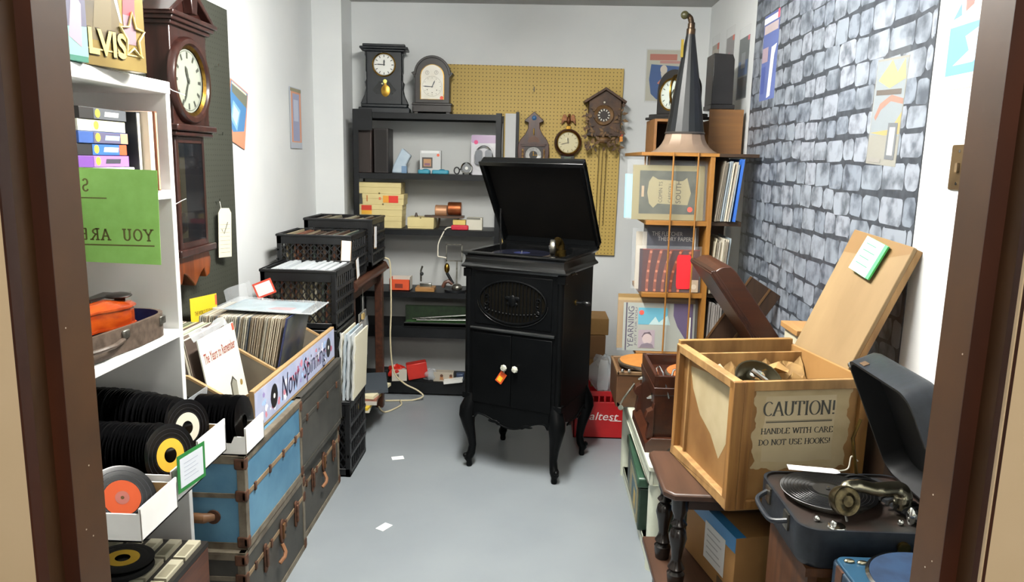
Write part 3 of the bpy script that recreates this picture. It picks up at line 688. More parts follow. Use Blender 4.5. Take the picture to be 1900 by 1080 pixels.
# ================================================================ WALL CLOCK
MAH = mat('mahogany', '#3a1f1a', '#24120f', rough=0.3, scale=4, stretch=(9, 9, 0.6), detail=6, coat=0.3)
MAHO = mat('mahogany_warm', '#7a3d17', '#4c220f', rough=0.3, scale=4, stretch=(9, 9, 0.8), detail=6)
wc = thing('wall_clock', 'long dark mahogany wall clock with a round white dial on the green pegboard', 'wall clock', (-1.365, 2.76, 1.05))
XB, XF = -1.365, -1.275
b = MB()
b.box(XB, XF, 2.615, 2.90, 1.60, 1.945, MAH)
b.build('hood', wc, world=True, bevel=0.004)
b = MB()
for dz, e in ((0, 0.012), (0.014, 0.024), (0.028, 0.034)): b.box(XB, XF+e, 2.615-e, 2.90+e, 1.935+dz, 1.951+dz, MAH)
b.build('cornice', wc, world=True, bevel=0.003)
b = MB(); b.prism([(2.60, 1.978), (2.915, 1.978), (2.7575, 2.062)], XB, XF-0.005, 'x', MAH)
b.build('pediment', wc, world=True)
b = MB()
for sg in (-1, 1): b.prism([(2.7575+sg*0.185, 1.975), (2.7575+sg*0.165, 1.968), (2.7575+sg*0.01, 2.064), (2.7575+sg*0.02, 2.082)], XB, XF+0.025, 'x', MAH)
b.prism([(2.74, 1.99), (2.775, 1.99), (2.785, 2.05), (2.7575, 2.085), (2.73, 2.05)], XF-0.005, XF+0.03, 'x', MAH)
b.build('raking_cornice', wc, world=True, bevel=0.003)
Mc = frame((XF, 2.735, 1.757), *LEFT)
b = MB(Mc); b.lathe([(0.118, 0.0), (0.153, 0.0), (0.153, 0.012), (0.145, 0.022), (0.130, 0.022), (0.122, 0.012), (0.118, 0.0)], MAH, n=48); b.build('bezel', wc, world=True)
b = MB(Mc); b.lathe([(0.112, 0.0), (0.124, 0.0), (0.124, 0.014), (0.112, 0.006)], BRASS, n=48); b.build('brass_ring', wc, world=True)
def clock_face(M, R, base, ink, hour, minute, nums=True, numw=0.006, thick=0.0012, parent=None, world=None, romans=True, handcol=None):
    b = MB(M); b.lathe([(0, 0.001), (R, 0.001), (R, -0.002), (0, -0.002)], base, n=40)
    for k in range(12):
        a = D2R(90-30*k)
        X = T(0, 0, 0.0016) @ Matrix.Rotation(a-math.pi/2, 4, 'Z')
        b.poly([(-numw/2, R*0.70, 0), (numw/2, R*0.70, 0), (numw/2*1.3, R*0.90, 0), (-numw/2*1.3, R*0.90, 0)], ink, X)
    b.lathe([(R*0.925, 0.0015), (R*0.945, 0.0015)], ink, n=40)
    b.build('dial', parent, world=world)
    b = MB(M); hc = handcol or ink
    for ang, ln, wd in ((hour, 0.5, 0.05), (minute, 0.78, 0.035)):
        X = T(0, 0, 0.004) @ RZ(-ang)
        b.poly([(-R*wd, -R*0.1, 0), (R*wd, -R*0.1, 0), (R*wd*1.5, R*ln*0.7, 0), (0, R*ln, 0), (-R*wd*1.5, R*ln*0.7, 0)], hc, X)
    b.lathe([(0, 0.007), (R*0.06, 0.006), (R*0.06, 0.001)], hc, n=12)
    b.build('hands', parent, world=world)
DIALW = mat('dial_enamel', '#90948a', '#868a7c', rough=0.35, scale=6)
clock_face(Mc, 0.112, DIALW, C('#3a3d36', 0.5), 340, 205, parent=wc, world=True, numw=0.010)
b = MB(); b.box(XB, XF+0.022, 2.598, 2.918, 1.578, 1.602, MAH); b.box(XB, XF+0.010, 2.608, 2.908, 1.56, 1.578, MAH); b.build('waist_moulding', wc, world=True, bevel=0.005)
b = MB(); b.box(XB, XF-0.012, 2.640, 2.66, 1.15, 1.56, MAH).box(XB, XF-0.012, 2.85, 2.87, 1.15, 1.56, MAH).box(XB, XB+0.008, 2.64, 2.87, 1.15, 1.56, mat('clock_back', '#6a5f3c', '#4f472c', rough=0.6, scale=3)).box(XB, XF-0.012, 2.66, 2.85, 1.535, 1.56, MAH).box(XB, XF-0.012, 2.66, 2.85, 1.15, 1.175, MAH)
b.build('trunk', wc, world=True, bevel=0.003)
MB().box(XF-0.016, XF-0.013, 2.66, 2.85, 1.175, 1.535, clear('glass_pane', '#202428', 0.35, 0.03)).build('glass', wc, world=True)
b = MB(); b.tube([(XB+0.03, 2.755, 1.54), (XB+0.03, 2.755, 1.27)], 0.004, BRASS, 6); b.cyl((XB+0.025, 2.755, 1.24), 0.04, 0.01, BRASS, axis='x'); b.build('pendulum', wc, world=True)
b = MB()
b.prism([(2.61, 1.55), (2.635, 1.55), (2.645, 1.30), (2.645, 1.15), (2.61, 1.15), (2.635, 1.3)], XB, XF-0.03, 'x', MAH)
b.prism([(2.87, 1.56), (2.895, 1.55), (2.87, 1.42), (2.90, 1.22), (2.875, 1.16), (2.865, 1.16)], XB, XF-0.03, 'x', MAH)
b.build('side_scroll', wc, world=True)
b = MB(); b.box(XB, XF+0.004, 2.612, 2.905, 1.125, 1.152, MAH); b.build('lower_moulding', wc, world=True, bevel=0.004)
b = MB(); b.prism([(2.63, 1.126), (2.885, 1.126), (2.90, 1.085), (2.885, 1.03), (2.855, 1.02), (2.84, 1.06), (2.81, 1.045), (2.7575, 1.0), (2.70, 1.045), (2.67, 1.06), (2.65, 1.02), (2.62, 1.03), (2.61, 1.085)], XB, XF-0.02, 'x', MAHO)
b.build('base_bracket', wc, world=True, bevel=0.004)
tg = thing('price_tag', 'white manila price tag with handwriting hanging from a pegboard hook', 'price tag', (-1.34, 3.12, 1.07))
M = frame((-1.344, 3.085, 1.065), (0.25, 1, 0), (0, 0, 1)) @ RZ(-3)
b = MB(M).prism([(0, 0), (0.085, 0), (0.085, 0.19), (0.07, 0.21), (0.015, 0.21), (0, 0.19)], 0, 0.001, 'z', C('#cfc8b2', 0.7))
for k in range(8): b.box(0.01, 0.075, 0.02+0.017*k, 0.0213+0.017*k, 0.001, 0.0013, C('#7d7a6a'))
b.ribbon([(0.02, 0.12), (0.035, 0.10), (0.06, 0.15)], lambda t: 0.004, C('#3a3a36'), T(0, 0, 0.0015))
b.build('card', tg, world=True)
b = MB(); b.tube([(-1.342, 3.125, 1.272), (-1.346, 3.127, 1.295), (-1.349, 3.13, 1.302)], 0.001, C('#e2e0d6'), 5); b.build('string', tg, world=True)
# ================================================================ TRUNKS
BLUET = mat('trunk_blue', '#3f6a86', '#5d8aa3', rough=0.55, scale=7, detail=8, lo=0.3, hi=0.72, bump=0.1)
DARKT = mat('trunk_dark', '#2e2d29', '#403e38', rough=0.6, scale=9, detail=8, bump=0.15)
SLATW = mat('trunk_slat', '#8a7457', '#6b563d', rough=0.7, scale=12, stretch=(4, 0.6, 4))
BANDM = mat('trunk_band', '#7d7464', '#5d5345', rough=0.55, metal=0.3, scale=20)
def trunk(label, x0, x1, y0, y1, z0, z1, body, lid_h, corners=True, slats=True, lock=True, endhandle=False, group=None, loose=False, band=None):
    t = thing('steamer_trunk', label, 'trunk', ((x0+x1)/2, (y0+y1)/2, z0), group=group)
    zl = z1-lid_h; bd = band or BANDM
    MB().box(x0, x1, y0, y1, z0, zl-0.002, body).build('body', t, world=True, bevel=0.004)
    MB().box(x0, x1, y0, y1, zl+0.002, z1, body).build('lid', t, world=True, bevel=0.006)
    b = MB(); e = 0.003
    for z, h in ((z0, 0.022), (z1-0.022, 0.022)):
        b.box(x1-0.002, x1+e, y0-e, y1+e, z, z+h, bd); b.box(x0, x1+e, y0-e, y0+0.002, z, z+h, bd)
    b.box(x1-0.018, x1+e, y0-e, y1+e, z1-0.003, z1+e, bd); b.box(x0, x1+e, y0-e, y0+0.018, z1-0.003, z1+e, bd)
    b.box(x1-0.002, x1+e*0.6, y0-e, y1+e, zl-0.008, zl+0.008, SLATW if slats else bd); b.box(x0, x1+e*0.6, y0-e*0.6, y0+0.002, zl-0.008, zl+0.008, bd)
    for y in (y0, y1): 
        s = 0.022 if y == y0 else -0.022
        b.box(x1-0.002, x1+e, min(y, y+s), max(y, y+s), z0, z1, bd)
    b.box(x1-0.022, x1+e, y0-e, y0+0.002, z0, z1, bd)
    b.build('edge_binding', t, world=True, bevel=0.001)
    if corners:
        for z in (z0+0.024, z1-0.022, zl):
            for yc, s in ((y0+0.008, 1), (y1-0.008, -1)):
                b = MB(); b.prism(rrect(yc-0.013, z-0.019, yc+0.013, z+0.019, 0.008), x1-0.010, x1+0.006, 'x', RUST)
                b.prism(rrect(x1-0.030, z-0.019, x1+0.005, z+0.019, 0.008), yc-s*0.013, yc-s*0.005, 'y', RUST) if s > 0 else None
                b.build('corner_fitting', t, world=True, bevel=0.004)
    for k in range(4):
        y = y0+(y1-y0)*(0.14+0.24*k); b = MB().box(x1, x1+0.006, y-0.007, y+0.007, zl-0.014, zl+0.014, RUST); b.build('slat_clip', t, world=True, bevel=0.002)
    if lock:
        ym = (y0+y1)/2+0.03
        b = MB(); M = frame((x1+0.001, ym, zl), *LEFT)
        b.prism([(p[0], p[1]-0.01) for p in arc(0, 0, 0.022, 0, 360, 18, 0.045)[:-1]], 0, 0.007, 'z', RUST, M)
        b.box(-0.009, 0.009, -0.035, 0.02, 0.006, 0.014, C('#6b4a2c', 0.5, 0.4), M)
        b.cyl((0, -0.012, 0.013), 0.006, 0.004, C('#17120d'), n=10, M=M)
        b.tube([(-0.012, -0.05, 0.006), (-0.02, -0.075, 0.02), (-0.035, -0.085, 0.022), (-0.055, -0.10, 0.01)], 0.007, C('#7a5030', 0.6), 8, M=M)
        b.build('lock', t, world=True, bevel=0.002)
        for dy in (-0.16, 0.15):
            b = MB(); M = frame((x1+0.001, ym+dy, zl-0.02), *LEFT)
            b.prism(rrect(-0.012, -0.05, 0.012, 0.05, 0.01), 0, 0.006, 'z', RUST, M); b.box(-0.007, 0.007, -0.03, 0.035, 0.006, 0.013, RUST, M)
            b.build('latch', t, world=True, bevel=0.002)
    if endhandle:
        b = MB(); xm = -1.0
        b.tube([(xm-0.045, y0-0.002, (z0+zl)/2+0.02), (xm-0.03, y0-0.02, (z0+zl)/2+0.022), (xm+0.02, y0-0.022, (z0+zl)/2+0.022), (xm+0.04, y0-0.002, (z0+zl)/2+0.018)], [0.014, 0.016, 0.016, 0.012], C('#6d4a2c', 0.55), 10)
        b.cyl((xm+0.04, y0, (z0+zl)/2+0.018), 0.022, -0.006, RUST, axis='y')
        b.build('handle', t, world=True)
    return t
trunk('black trunk on the floor under the blue trunk, with rusty lock', -1.25, -0.862, 2.06, 2.64, 0.0, 0.300, DARKT, 0.085)
trunk('faded blue trunk with rust-brown corners stacked on a dark trunk', -1.25, -0.860, 2.08, 2.622, 0.303, 0.603, BLUET, 0.125, lock=False, endhandle=True)
trunk('black trunk on the floor farther back, with open rusty hasp', -1.27, -0.885, 2.66, 3.225, 0.0, 0.300, DARKT, 0.08)
trunk('plain grey-black trunk stacked on another trunk beyond the blue one', -1.27, -0.868, 2.632, 3.22, 0.303, 0.603, mat('trunk_slate', '#33332f', '#464540', rough=0.5, scale=8, detail=8), 0.10, corners=False, lock=False, slats=False, band=DARKT)
record_box('small white record box standing on the blue trunk', -1.30, -0.853, 2.085, 2.235, 0.6065, 0.665, 0.692, notch=True)
singles_row(24, -1.02, -0.885, 2.160, 0.690, 'plain black single in the row nearest the aisle on the blue trunk', 'singles in the box on the blue trunk, front part', None, 8, 0.002)
singles_row(24, -1.27, -1.075, 2.160, 0.684, 'plain black single in the rear row on the blue trunk', 'singles in the box on the blue trunk, rear part', None, 9, 0.002)
t = thing('plastic_sleeve', 'clear plastic sleeve among the singles in the box on the blue trunk', 'sleeve', (-1.04, 2.16, 0.61))
MB(T(-1.04, 2.16, 0.69) @ RY(8)).box(-0.001, 0.001, -0.072, 0.072, -0.07, 0.085, WRAP2).build('film', t, world=True)

# ================================================================ RECORD BIN
BINW = mat('bin_ply', '#a88a62', '#987a52', rough=0.6, scale=5, stretch=(5, 0.6, 5))
BING = mat('bin_grey_board', '#706a5e', '#635d52', rough=0.7, scale=6)
rb = thing('record_bin', 'wooden record bin with a painted banner, standing on the trunks', 'record bin', (-1.1, 2.72, 0.606))
X0, X1, Y0, Y1, Z0 = -1.345, -0.905, 2.255, 3.20, 0.607
MB().box(X0, X1, Y0, Y1, Z0, Z0+0.012, BINW).build('base', rb, world=True)
def endboard(y, nm, hi=0.83):
    b = MB(); b.prism([(X0, Z0), (X1, Z0), (X1, 0.745), (X1-0.05, 0.715), (-1.10, 0.795), (X0, hi)], y, y+0.012, 'y', BING)
    b.prism([(X1, 0.7452), (X1-0.05, 0.7152), (-1.10, 0.7952), (X0, hi+.0002), (X0, hi-0.008), (-1.10, 0.786), (X1-0.05, 0.707), (X1, 0.737)], y-0.0006, y+0.0126, 'y', BINW)
    b.build(nm, rb, world=True)
endboard(Y0, 'end_board'); endboard(2.632, 'divider', 0.76); endboard(Y1-0.012, 'end_board')
MB().box(X0, X0+0.012, Y0, Y1, Z0, 0.84, BINW).build('back_board', rb, world=True)
MB().box(X1, X1+0.016, Y0, Y1, Z0, 0.752, BINW).build('front_board', rb, world=True, bevel=0.001)
BAN = mat('banner_paint', '#b3b5cb', '#959fbd', rough=0.6, scale=9, detail=5)
M = frame((X1+0.0168, Y0, Z0), *LEFT); BW, BH = Y1-Y0, 0.145
b = MB(M).box(0.0, BW-0.004, 0.012, BH-0.008, -0.0002, 0.0006, BAN)
random.seed(4); cols = [C('#a9506c'), C('#8f7fb4'), C('#e3e2ea'), C('#9fbbe0'), C('#c9808f')]
for k in range(70):
    u = random.uniform(0.02, BW-0.05); v = random.uniform(0.025, BH-0.03); r = random.uniform(0.005, 0.016)
    b.poly([(u+p[0]*random.uniform(0.6, 1.3), v+p[1]*random.uniform(0.5, 1.1), 0.0008+0.000004*k) for p in arc(0, 0, r, 0, 330, 11)], random.choice(cols))
b.build('banner', rb, world=True)
b = MB(M); INKB = C('#20203a', 0.5)
b.text('Now', 0.088, INKB, T(0.25, 0.032, 0.0016), w=0.19, shear=0.2, bold=-0.002)
b.text('Spinning', 0.080, INKB, T(0.50, 0.036, 0.0016), w=0.30, shear=0.15, bold=-0.002)
for u in (0.175, 0.845):
    X = T(u, 0.075, 0.0014); b.lathe([(0.0, 0), (0.034, 0)], C('#1d1d20', 0.4), X @ Matrix.Diagonal((1, 1.25, 1, 1)), n=24); b.lathe([(0, 0.0002), (0.009, 0.0002)], C('#f0eee8'), X, n=14)
b.build('banner_lettering', rb, world=True)
# LPs: row one leans back towards the wall, row two leans forward to the aisle
SL = ['#b9b2a0', '#8d7f6a', '#c9c2ae', '#a08a74', '#6e6a60', '#d2cbb8', '#9a8f86', '#7a8a6a', '#b58f86', '#4f5a66', '#c4b48e', '#887064', '#d8d4ca', '#5e5048', '#a9a79a', '#94785c']
LPS = 0.285
def lp_mesh(col, edge, th=0.0045):
    b = MB(); b.box(-th, 0, 0, LPS, 0, LPS, C(col, 0.5)); b.box(-th*0.7, -th*0.3, -0.0003, LPS*0.5, 0.002, LPS+0.0004, C(edge, 0.7))
    return b
def lp_row(n, xs, y, lean, label, group, seed, colors=SL, zb=0.621, jitter=0.012):
    random.seed(seed)
    protos = {}
    for i in range(n):
        f = i/(n-1); k = random.randrange(8)
        loc = (xs(f), y+random.uniform(0, jitter), zb); rot = (0, D2R(lean(f)), 0)
        if k not in protos:
            c = colors[random.randrange(len(colors))]; o = lp_mesh(c, '#d9d2bf' if k % 2 else '#8a8172').build('record_sleeve', origin=(0, 0, 0)); protos[k] = o
            tag(o, label, 'record sleeve', group)
        else:
            o = protos[k].copy(); COL.objects.link(o)
        o.location = loc; o.rotation_euler = rot
lp_row(26, lambda f: -1.262+0.19*f, 2.285, lambda f: -9-2*f, 'cardboard album sleeve seen edge-on, packed behind the white album in the bin', 'albums in the first compartment of the bin', 21)
lp_row(38, lambda f: -1.275+0.292*f, 2.660, lambda f: 7+4*f, 'cardboard album sleeve leaning towards the aisle in the far compartment of the bin', 'albums in the far compartment of the bin', 22)
# white album in front of row one
M = frame((-1.035, 2.292, 0.624), (0.0, 1, 0), (-0.17, 0, 1))
ya = thing('record_sleeve', 'white album with red title lettering leaning at the front of the record bin', 'record sleeve', (-1.035, 2.43, 0.624))
b = MB(M); b.box(0, LPS, 0, LPS, -0.004, 0, C('#cfcdc3', 0.4)); b.build('jacket', ya, world=True)
b = MB(M)
b.text('The Years to Remember', 0.034, C('#8a3d34'), T(0.018, 0.198, 0.0006), w=0.245, shear=0.15, bold=0.01)
b.poly([(0.16, 0.16, .0005), (0.215, 0.165, .0005), (0.21, 0.19, .0005), (0.17, 0.19, .0005)], C('#bcd8e2'))
b.prism([(0.155, 0.005), (0.205, 0.012), (0.215, 0.085), (0.19, 0.11), (0.165, 0.09)], 0.0002, 0.0008, 'z', C('#3b3a33')); b.prism([(0.166, 0.012), (0.205, 0.016), (0.212, 0.083), (0.19, 0.10), (0.172, 0.085)], 0.0008, 0.0012, 'z', C('#85857a'))
b.poly([(0.25+p[0], 0.07+p[1], 0.0006) for p in arc(0, 0, 0.011, 0, 340, 14)], C('#8a7440')); b.poly([(0.265, 0.258, .0006), (0.282, 0.258, .0006), (0.282, 0.283, .0006), (0.265, 0.283, .0006)], C('#e0503c'))
b.build('cover_print', ya, world=True)
b = MB(M); b.grid(8, 3, lambda u, v: (-0.004+0.29*u*0.9, 0.28+0.03*v+0.006*math.sin(9*u), -0.01-0.012*v+0.004*math.sin(14*u)), WRAP2); b.build('plastic_sleeve', ya, world=True)
# dark blue album, last of row two
M = frame((-0.968, 2.655, 0.624), (0, 1, 0), (0.20, 0, 1))
da = thing('record_sleeve', 'dark blue album with orange-brown landscape at the front of the far compartment', 'record sleeve', (-0.968, 2.8, 0.624))
DPR = mat('dark_album_print', '#2a3550', '#5d6050', rough=0.35, scale=9, detail=8)
b = MB(M); b.box(0, LPS, 0, LPS, -0.004, 0, C('#2a3158')); b.box(0.012, LPS, 0.004, LPS-0.004, 0, 0.0006, DPR)
b.poly([(0.012, 0.004, .001), (LPS, 0.004, .001), (LPS, 0.10, .001), (0.2, 0.06, .001), (0.1, 0.09, .001), (0.012, 0.05, .001)], mat('brown_print', '#9a6a3c', '#6a5236', rough=0.4, scale=14))
b.build('jacket', da, world=True)
b = MB(M); b.grid(10, 6, lambda u, v: (0.15+0.15*u, 0.02+0.28*v, 0.004+0.006*math.sin(8*u+5*v)), WRAP); b.build('plastic_sleeve', da, world=True)
# album lying flat in plastic on top
fa = thing('record_sleeve', 'album in clear plastic lying flat across the tops of the far row', 'record sleeve', (-1.03, 2.85, 0.905))
M = T(-1.03, 2.845, 0.912) @ RY(2.5) @ RX(-2) @ RZ(3)
b = MB(M).box(-0.15, 0.135, -0.125, 0.12, -0.002, 0.001, C('#7f96a0')); b.poly([(-0.14, -0.115, .0016), (0.10, -0.12, .0016), (0.115, 0.11, .0016), (-0.13, 0.115, .0016)], mat('teal_print', '#5f7f86', '#8aa6b4', rough=0.3, scale=12)); b.poly([(0.0, -0.08, .002), (0.09, -0.09, .002), (0.1, -0.02, .002), (0.02, -0.03, .002)], C('#a46f72')); b.build('jacket', fa, world=True)
b = MB(M); b.grid(12, 8, lambda u, v: (-0.185+0.37*u, -0.14+0.28*v, 0.005+0.003*math.sin(10*u)*math.sin(7*v)), WRAP2); b.tube([(0.185, -0.14, 0.004), (0.185, 0.14, 0.004)], 0.003, WRAP2, 6); b.tube([(-0.185, -0.14, 0.003), (0.185, -0.14, 0.003)], 0.003, WRAP2, 6); b.build('plastic_sleeve', fa, world=True)
# yellow card, rear sleeves, price flag
yc = thing('divider_card', 'yellow divider card with black lettering standing at the back of the bin', 'card', (-1.30, 2.80, 0.85))
M = frame((-1.300, 2.715, 0.80), (0.05, 1, 0.0), (-0.05, 0, 1)) @ RZ(-4)
b = MB(M).box(0, 0.21, 0, 0.155, -0.001, 0, C('#d6b92a', 0.5)); b.build('card', yc, world=True)
b = MB(M); b.text('THE WORLD OF SOUND', 0.016, C('#22201a'), T(0.03, 0.085, 0.0006), w=0.15); b.box(0.195, 0.208, 0.11, 0.15, 0, 0.0008, C('#e0604a')); b.build('lettering', yc, world=True)
for (x, y, z, a, lb) in ((-1.29, 2.32, 0.63, -8, 'loose clear plastic record sleeve poking up at the near end of the bin'), (-1.24, 2.95, 0.63, -6, 'cloudy plastic record sleeve standing behind the yellow card')):
    t = thing('plastic_sleeve', lb, 'sleeve', (x, y, z)); M = T(x, y, z) @ RY(a)
    b = MB(M); b.grid(8, 8, lambda u, v: (0.010*math.sin(6*u+3*v), 0.27*u, 0.02+0.30*v), WRAP2); b.build('film', t, world=True)
pf = thing('price_card', 'white price card with red border behind the flat album', 'sign', (-1.18, 3.08, 0.9))
M = frame((-1.20, 3.14, 0.885), (1, 0, 0), (0, 0, 1)) @ RZ(22); MB(M).box(-0.004, 0.084, -0.004, 0.064, 0, 0.001, C('#d8503c')).box(0.004, 0.076, 0.004, 0.056, 0.001, 0.0016, C('#ecebe8')).build('card', pf, world=True)
b = MB(); b.cyl((-1.185, 3.145, 0.62), 0.004, 0.29, C('#d9d4c8'), n=8); b.build('stick', pf, world=True)

# ================================================================ MILK CRATES
CRT = mat('crate_plastic', '#0f1012', '#191a1c', rough=0.4, scale=20)
def crate_parts(t, W, D, H, color=CRT, rim=0.055, world=None):
    """open lattice crate in local coords, x 0..W, y 0..D (front at y=0), z 0..H"""
    th = 0.008; b = MB()
    b.box(0, W, 0, D, 0, 0.008, color)
    for (a, c) in ((0, 0), (W-0.022, 0), (0, D-0.022), (W-0.022, D-0.022)): b.box(a, a+0.022, c, c+0.022, 0, H, color)
    for ya in (0, D-th):
        b.box(0, W, ya, ya+th, H-rim, H, color); b.box(0, W, ya, ya+th, 0, 0.03, color)
        b.box(-0.004, W+0.004, ya-0.004, ya+th+0.004, H-0.012, H, color)
    for xa in (0, W-th):
        b.box(xa, xa+th, 0, D, 0, 0.02, color); b.box(xa, xa+th, 0, D, H-0.035, H, color)
        b.box(xa-0.004, xa+th+0.004, 0, D, H-0.010, H, color)
        for k in range(1, 4): z = 0.02+(H-0.055)*k/4; b.box(xa-0.005, xa+th+0.003, 0, D, z-0.007, z+0.007, color)
        for k in range(1, 9): y = D*k/9; b.box(xa+0.001, xa+th-0.001, y-0.003, y+0.003, 0, H-0.03, color)
    b.build('frame', t, bevel=0.0015, seg=1)
    bars = []; n = 11; zh = H-rim
    for k in range(-n, n+1):
        for sg in (1, -1):
            # diagonal bars clipped to the window 0.03..zh
            xa = W*k/n if sg > 0 else W*(k+n)/n
            z0, z1 = 0.03, zh; dx = (z1-z0)*0.75
            p0 = (xa, z0); p1 = (xa+sg*dx, z1)
            ta, tb = 0.0, 1.0
            for lo in (0.02, ):
                for side in (0, 1):
                    lim = lo if side == 0 else W-lo; d = p1[0]-p0[0]; f0 = (p0[0]-lim); f1 = (p1[0]-lim)
                    if side == 1: f0, f1 = -f0, -f1
                    if f0 < 0 and f1 < 0: ta, tb = 1, 0
                    elif f0 < 0: ta = max(ta, f0/(f0-f1))
                    elif f1 < 0: tb = min(tb, f0/(f0-f1))
            if tb-ta > 0.05:
                q0 = (p0[0]+(p1[0]-p0[0])*ta, p0[1]+(p1[1]-p0[1])*ta); q1 = (p0[0]+(p1[0]-p0[0])*tb, p0[1]+(p1[1]-p0[1])*tb)
                bars.append((q0, q1))
    for y in (0.004, D-0.004):
        b = MB()
        for q0, q1 in bars: b.tube([(q0[0], y, q0[1]), (q1[0], y, q1[1])], 0.0034, color, 4)
        b.build('lattice', t)
WC, DC, HC = 0.345, 0.335, 0.275
c1 = thing('milk_crate', 'black milk crate of plastic-sleeved records, front crate of the stack by the bin', 'milk crate', (-1.245, 3.285, 0.716), group='black milk crates of records')
crate_parts(c1, WC, DC, HC)
def crate(loc, label, rz=0, sc=None): return dup(c1, loc, (0, 0, D2R(rz)), label, 'black milk crates of records', sc)
crate((-1.245, 3.285, 0.438), 'black milk crate under the front crate, beside the trunks')
crate((-1.235, 3.290, 0.0), 'black milk crate on the floor at the end of the trunks', sc=(1.12, 0.95, 1.36))
crate((-1.29, 3.64, 0.875), 'black milk crate with a white card, on the bench behind the front crates', sc=(1.08, 1, 0.87))
crate((-1.265, 4.005, 0.905), 'black milk crate farthest back on the bench, against the shelves', sc=(1.08, 1, 0.95))
def crate_fill(n, x0, x1, y, z, h, label, group, seed, cols, lean=4, d=0.27, clearfirst=False):
    random.seed(seed); protos = {}
    for i in range(n):
        f = i/max(n-1, 1); k = random.randrange(6)
        if k not in protos:
            b = MB().box(-0.004, 0.004, 0, d, 0, 1.0, C(random.choice(cols), 0.5)) if not clearfirst else MB().box(-0.006, 0.006, 0, d, 0.90, 1.0, C('#c3c8cc', 0.3)).box(-0.005, 0.005, 0.002, d-0.004, 0, 0.90, C(random.choice(cols), 0.6))
            o = tag(b.build('record_sleeve', origin=(0, 0, 0)), label, 'record sleeve', group); protos[k] = o
        else: o = protos[k].copy(); COL.objects.link(o)
        o.location = (x0+(x1-x0)*f, y+random.uniform(0, 0.012), z); o.scale = (1, 1, h*random.uniform(0.96, 1.02)); o.rotation_euler = (0, D2R(random.uniform(-lean, lean)*0.5+lean*0.5), 0)
SLC = ['#8d876f', '#5d5342', '#978a70', '#64543f', '#7a776c', '#4d3b30', '#a9a390', '#754a36', '#4c564d', '#b0a492']
crate_fill(22, -1.215, -0.945, 3.31, 0.727, 0.262, 'album in a clear sleeve inside the front milk crate', 'albums in the front milk crate', 31, SLC, 4, clearfirst=True)
crate_fill(18, -1.21, -0.945, 3.31, 0.449, 0.25, 'album edge inside the milk crate second from the top of the front stack', 'albums in the lower front crate', 32, SLC, 3)
crate_fill(20, -1.255, -0.97, 3.67, 0.885, 0.225, 'album standing in the crate with the white card', 'albums in the crate with the white card', 33, SLC, 6)
crate_fill(20, -1.23, -0.94, 4.03, 0.915, 0.245, 'album standing in the farthest crate on the bench', 'albums in the farthest crate', 34, SLC, 6)
for (x, y, z, w_, h_, lb, d, a) in ((-0.965, 3.632, 0.985, 0.045, 0.105, 'white card tied to the corner of the middle bench crate', BACK, -3), (-0.885, 4.03, 1.01, 0.055, 0.115, 'white card hanging on the side of the farthest crate', LEFT, -3), (-0.907, 3.72, 0.885, 0.05, 0.10, 'white card dangling lower on the side of the middle bench crate', LEFT, 12)):
    t = thing('price_card', lb, 'sign', (x, y, z), group='white cards on the milk crates'); M = frame((x, y, z), *d) @ RZ(a)
    MB(M).box(-0.003, w_+0.003, -0.006, h_, -0.0012, 0, C('#9a7a52')).box(0, w_, 0, h_, 0, 0.0008, C('#e4e6ea')).build('card', t, world=True)
# tall plastic-sleeved albums standing by the floor crate
for i, (x, c, lb) in enumerate(((-0.896, '#d8d0b8', 'cream album standing against the floor crate, leftmost of the plastic-wrapped group'), (-0.878, '#9fb0ba', 'pale blue album in crinkled plastic beside the floor crate'), (-0.860, '#b6bcc0', 'grey album in crinkled plastic in the group by the floor crate'), (-0.835, '#d9d2ba', 'ivory album on the aisle side of the plastic-wrapped group'))):
    t = thing('record_sleeve', lb, 'record sleeve', (x, 3.30, 0.378), group='plastic-wrapped albums by the floor crate')
    M = T(x, 3.30, 0.378) @ RY(2.5)
    MB(M).box(-0.0035, 0.0035, 0, 0.26, 0, 0.315-0.004*i, C(c)).build('jacket', t, world=True)
    b = MB(M); b.grid(2, 14, lambda u, v, i=i: (-0.007+0.014*u+0.003*math.sin(22*v+i), -0.006-0.003*math.sin(31*v+2*i), 0.325*v), WRAP2); b.build('plastic_sleeve', t, world=True)

# ================================================================ BENCH AND WHAT IS ON IT
BEN = wood('bench_wood', '#4a2a1c', '#2f1a12', 'y', rough=0.4, scale=5)
be = thing('bench', 'dark brown wooden bench carrying milk crates in the back left corner', 'bench', (-1.12, 4.0, 0))
b = MB(); b.prism([(-1.33, 0.835), (-0.925, 0.835), (-0.905, 0.845), (-0.90, 0.858), (-0.905, 0.868), (-0.925, 0.874), (-1.33, 0.874)], 3.615, 4.36, 'y', BEN); b.build('top', be, world=True, bevel=0.003)
b = MB(); b.tube([(-0.905, 3.62, 0.856), (-0.905, 4.36, 0.856)], 0.026, BEN, 10); b.tube([(-1.0, 4.37, 0.875), (-0.95, 4.375, 0.885), (-0.905, 4.37, 0.87), (-0.89, 4.365, 0.84)], 0.022, BEN, 10); b.build('rolled_edge', be, world=True)
for x, y in ((-0.955, 3.64), (-0.945, 4.29), (-1.31, 3.64), (-1.31, 4.29)): MB().box(x, x+0.045, y, y+0.05, 0, 0.835, BEN).build('leg', be, world=True, bevel=0.004)
MB().box(-1.31, -0.905, 3.64, 4.335, 0.135, 0.16, wood('bench_shelf', '#5b4a38', '#3f3226', 'y')).build('shelf', be, world=True, bevel=0.002)
MB().box(-0.952, -0.932, 3.69, 4.29, 0.77, 0.835, BEN).build('rail', be, world=True)
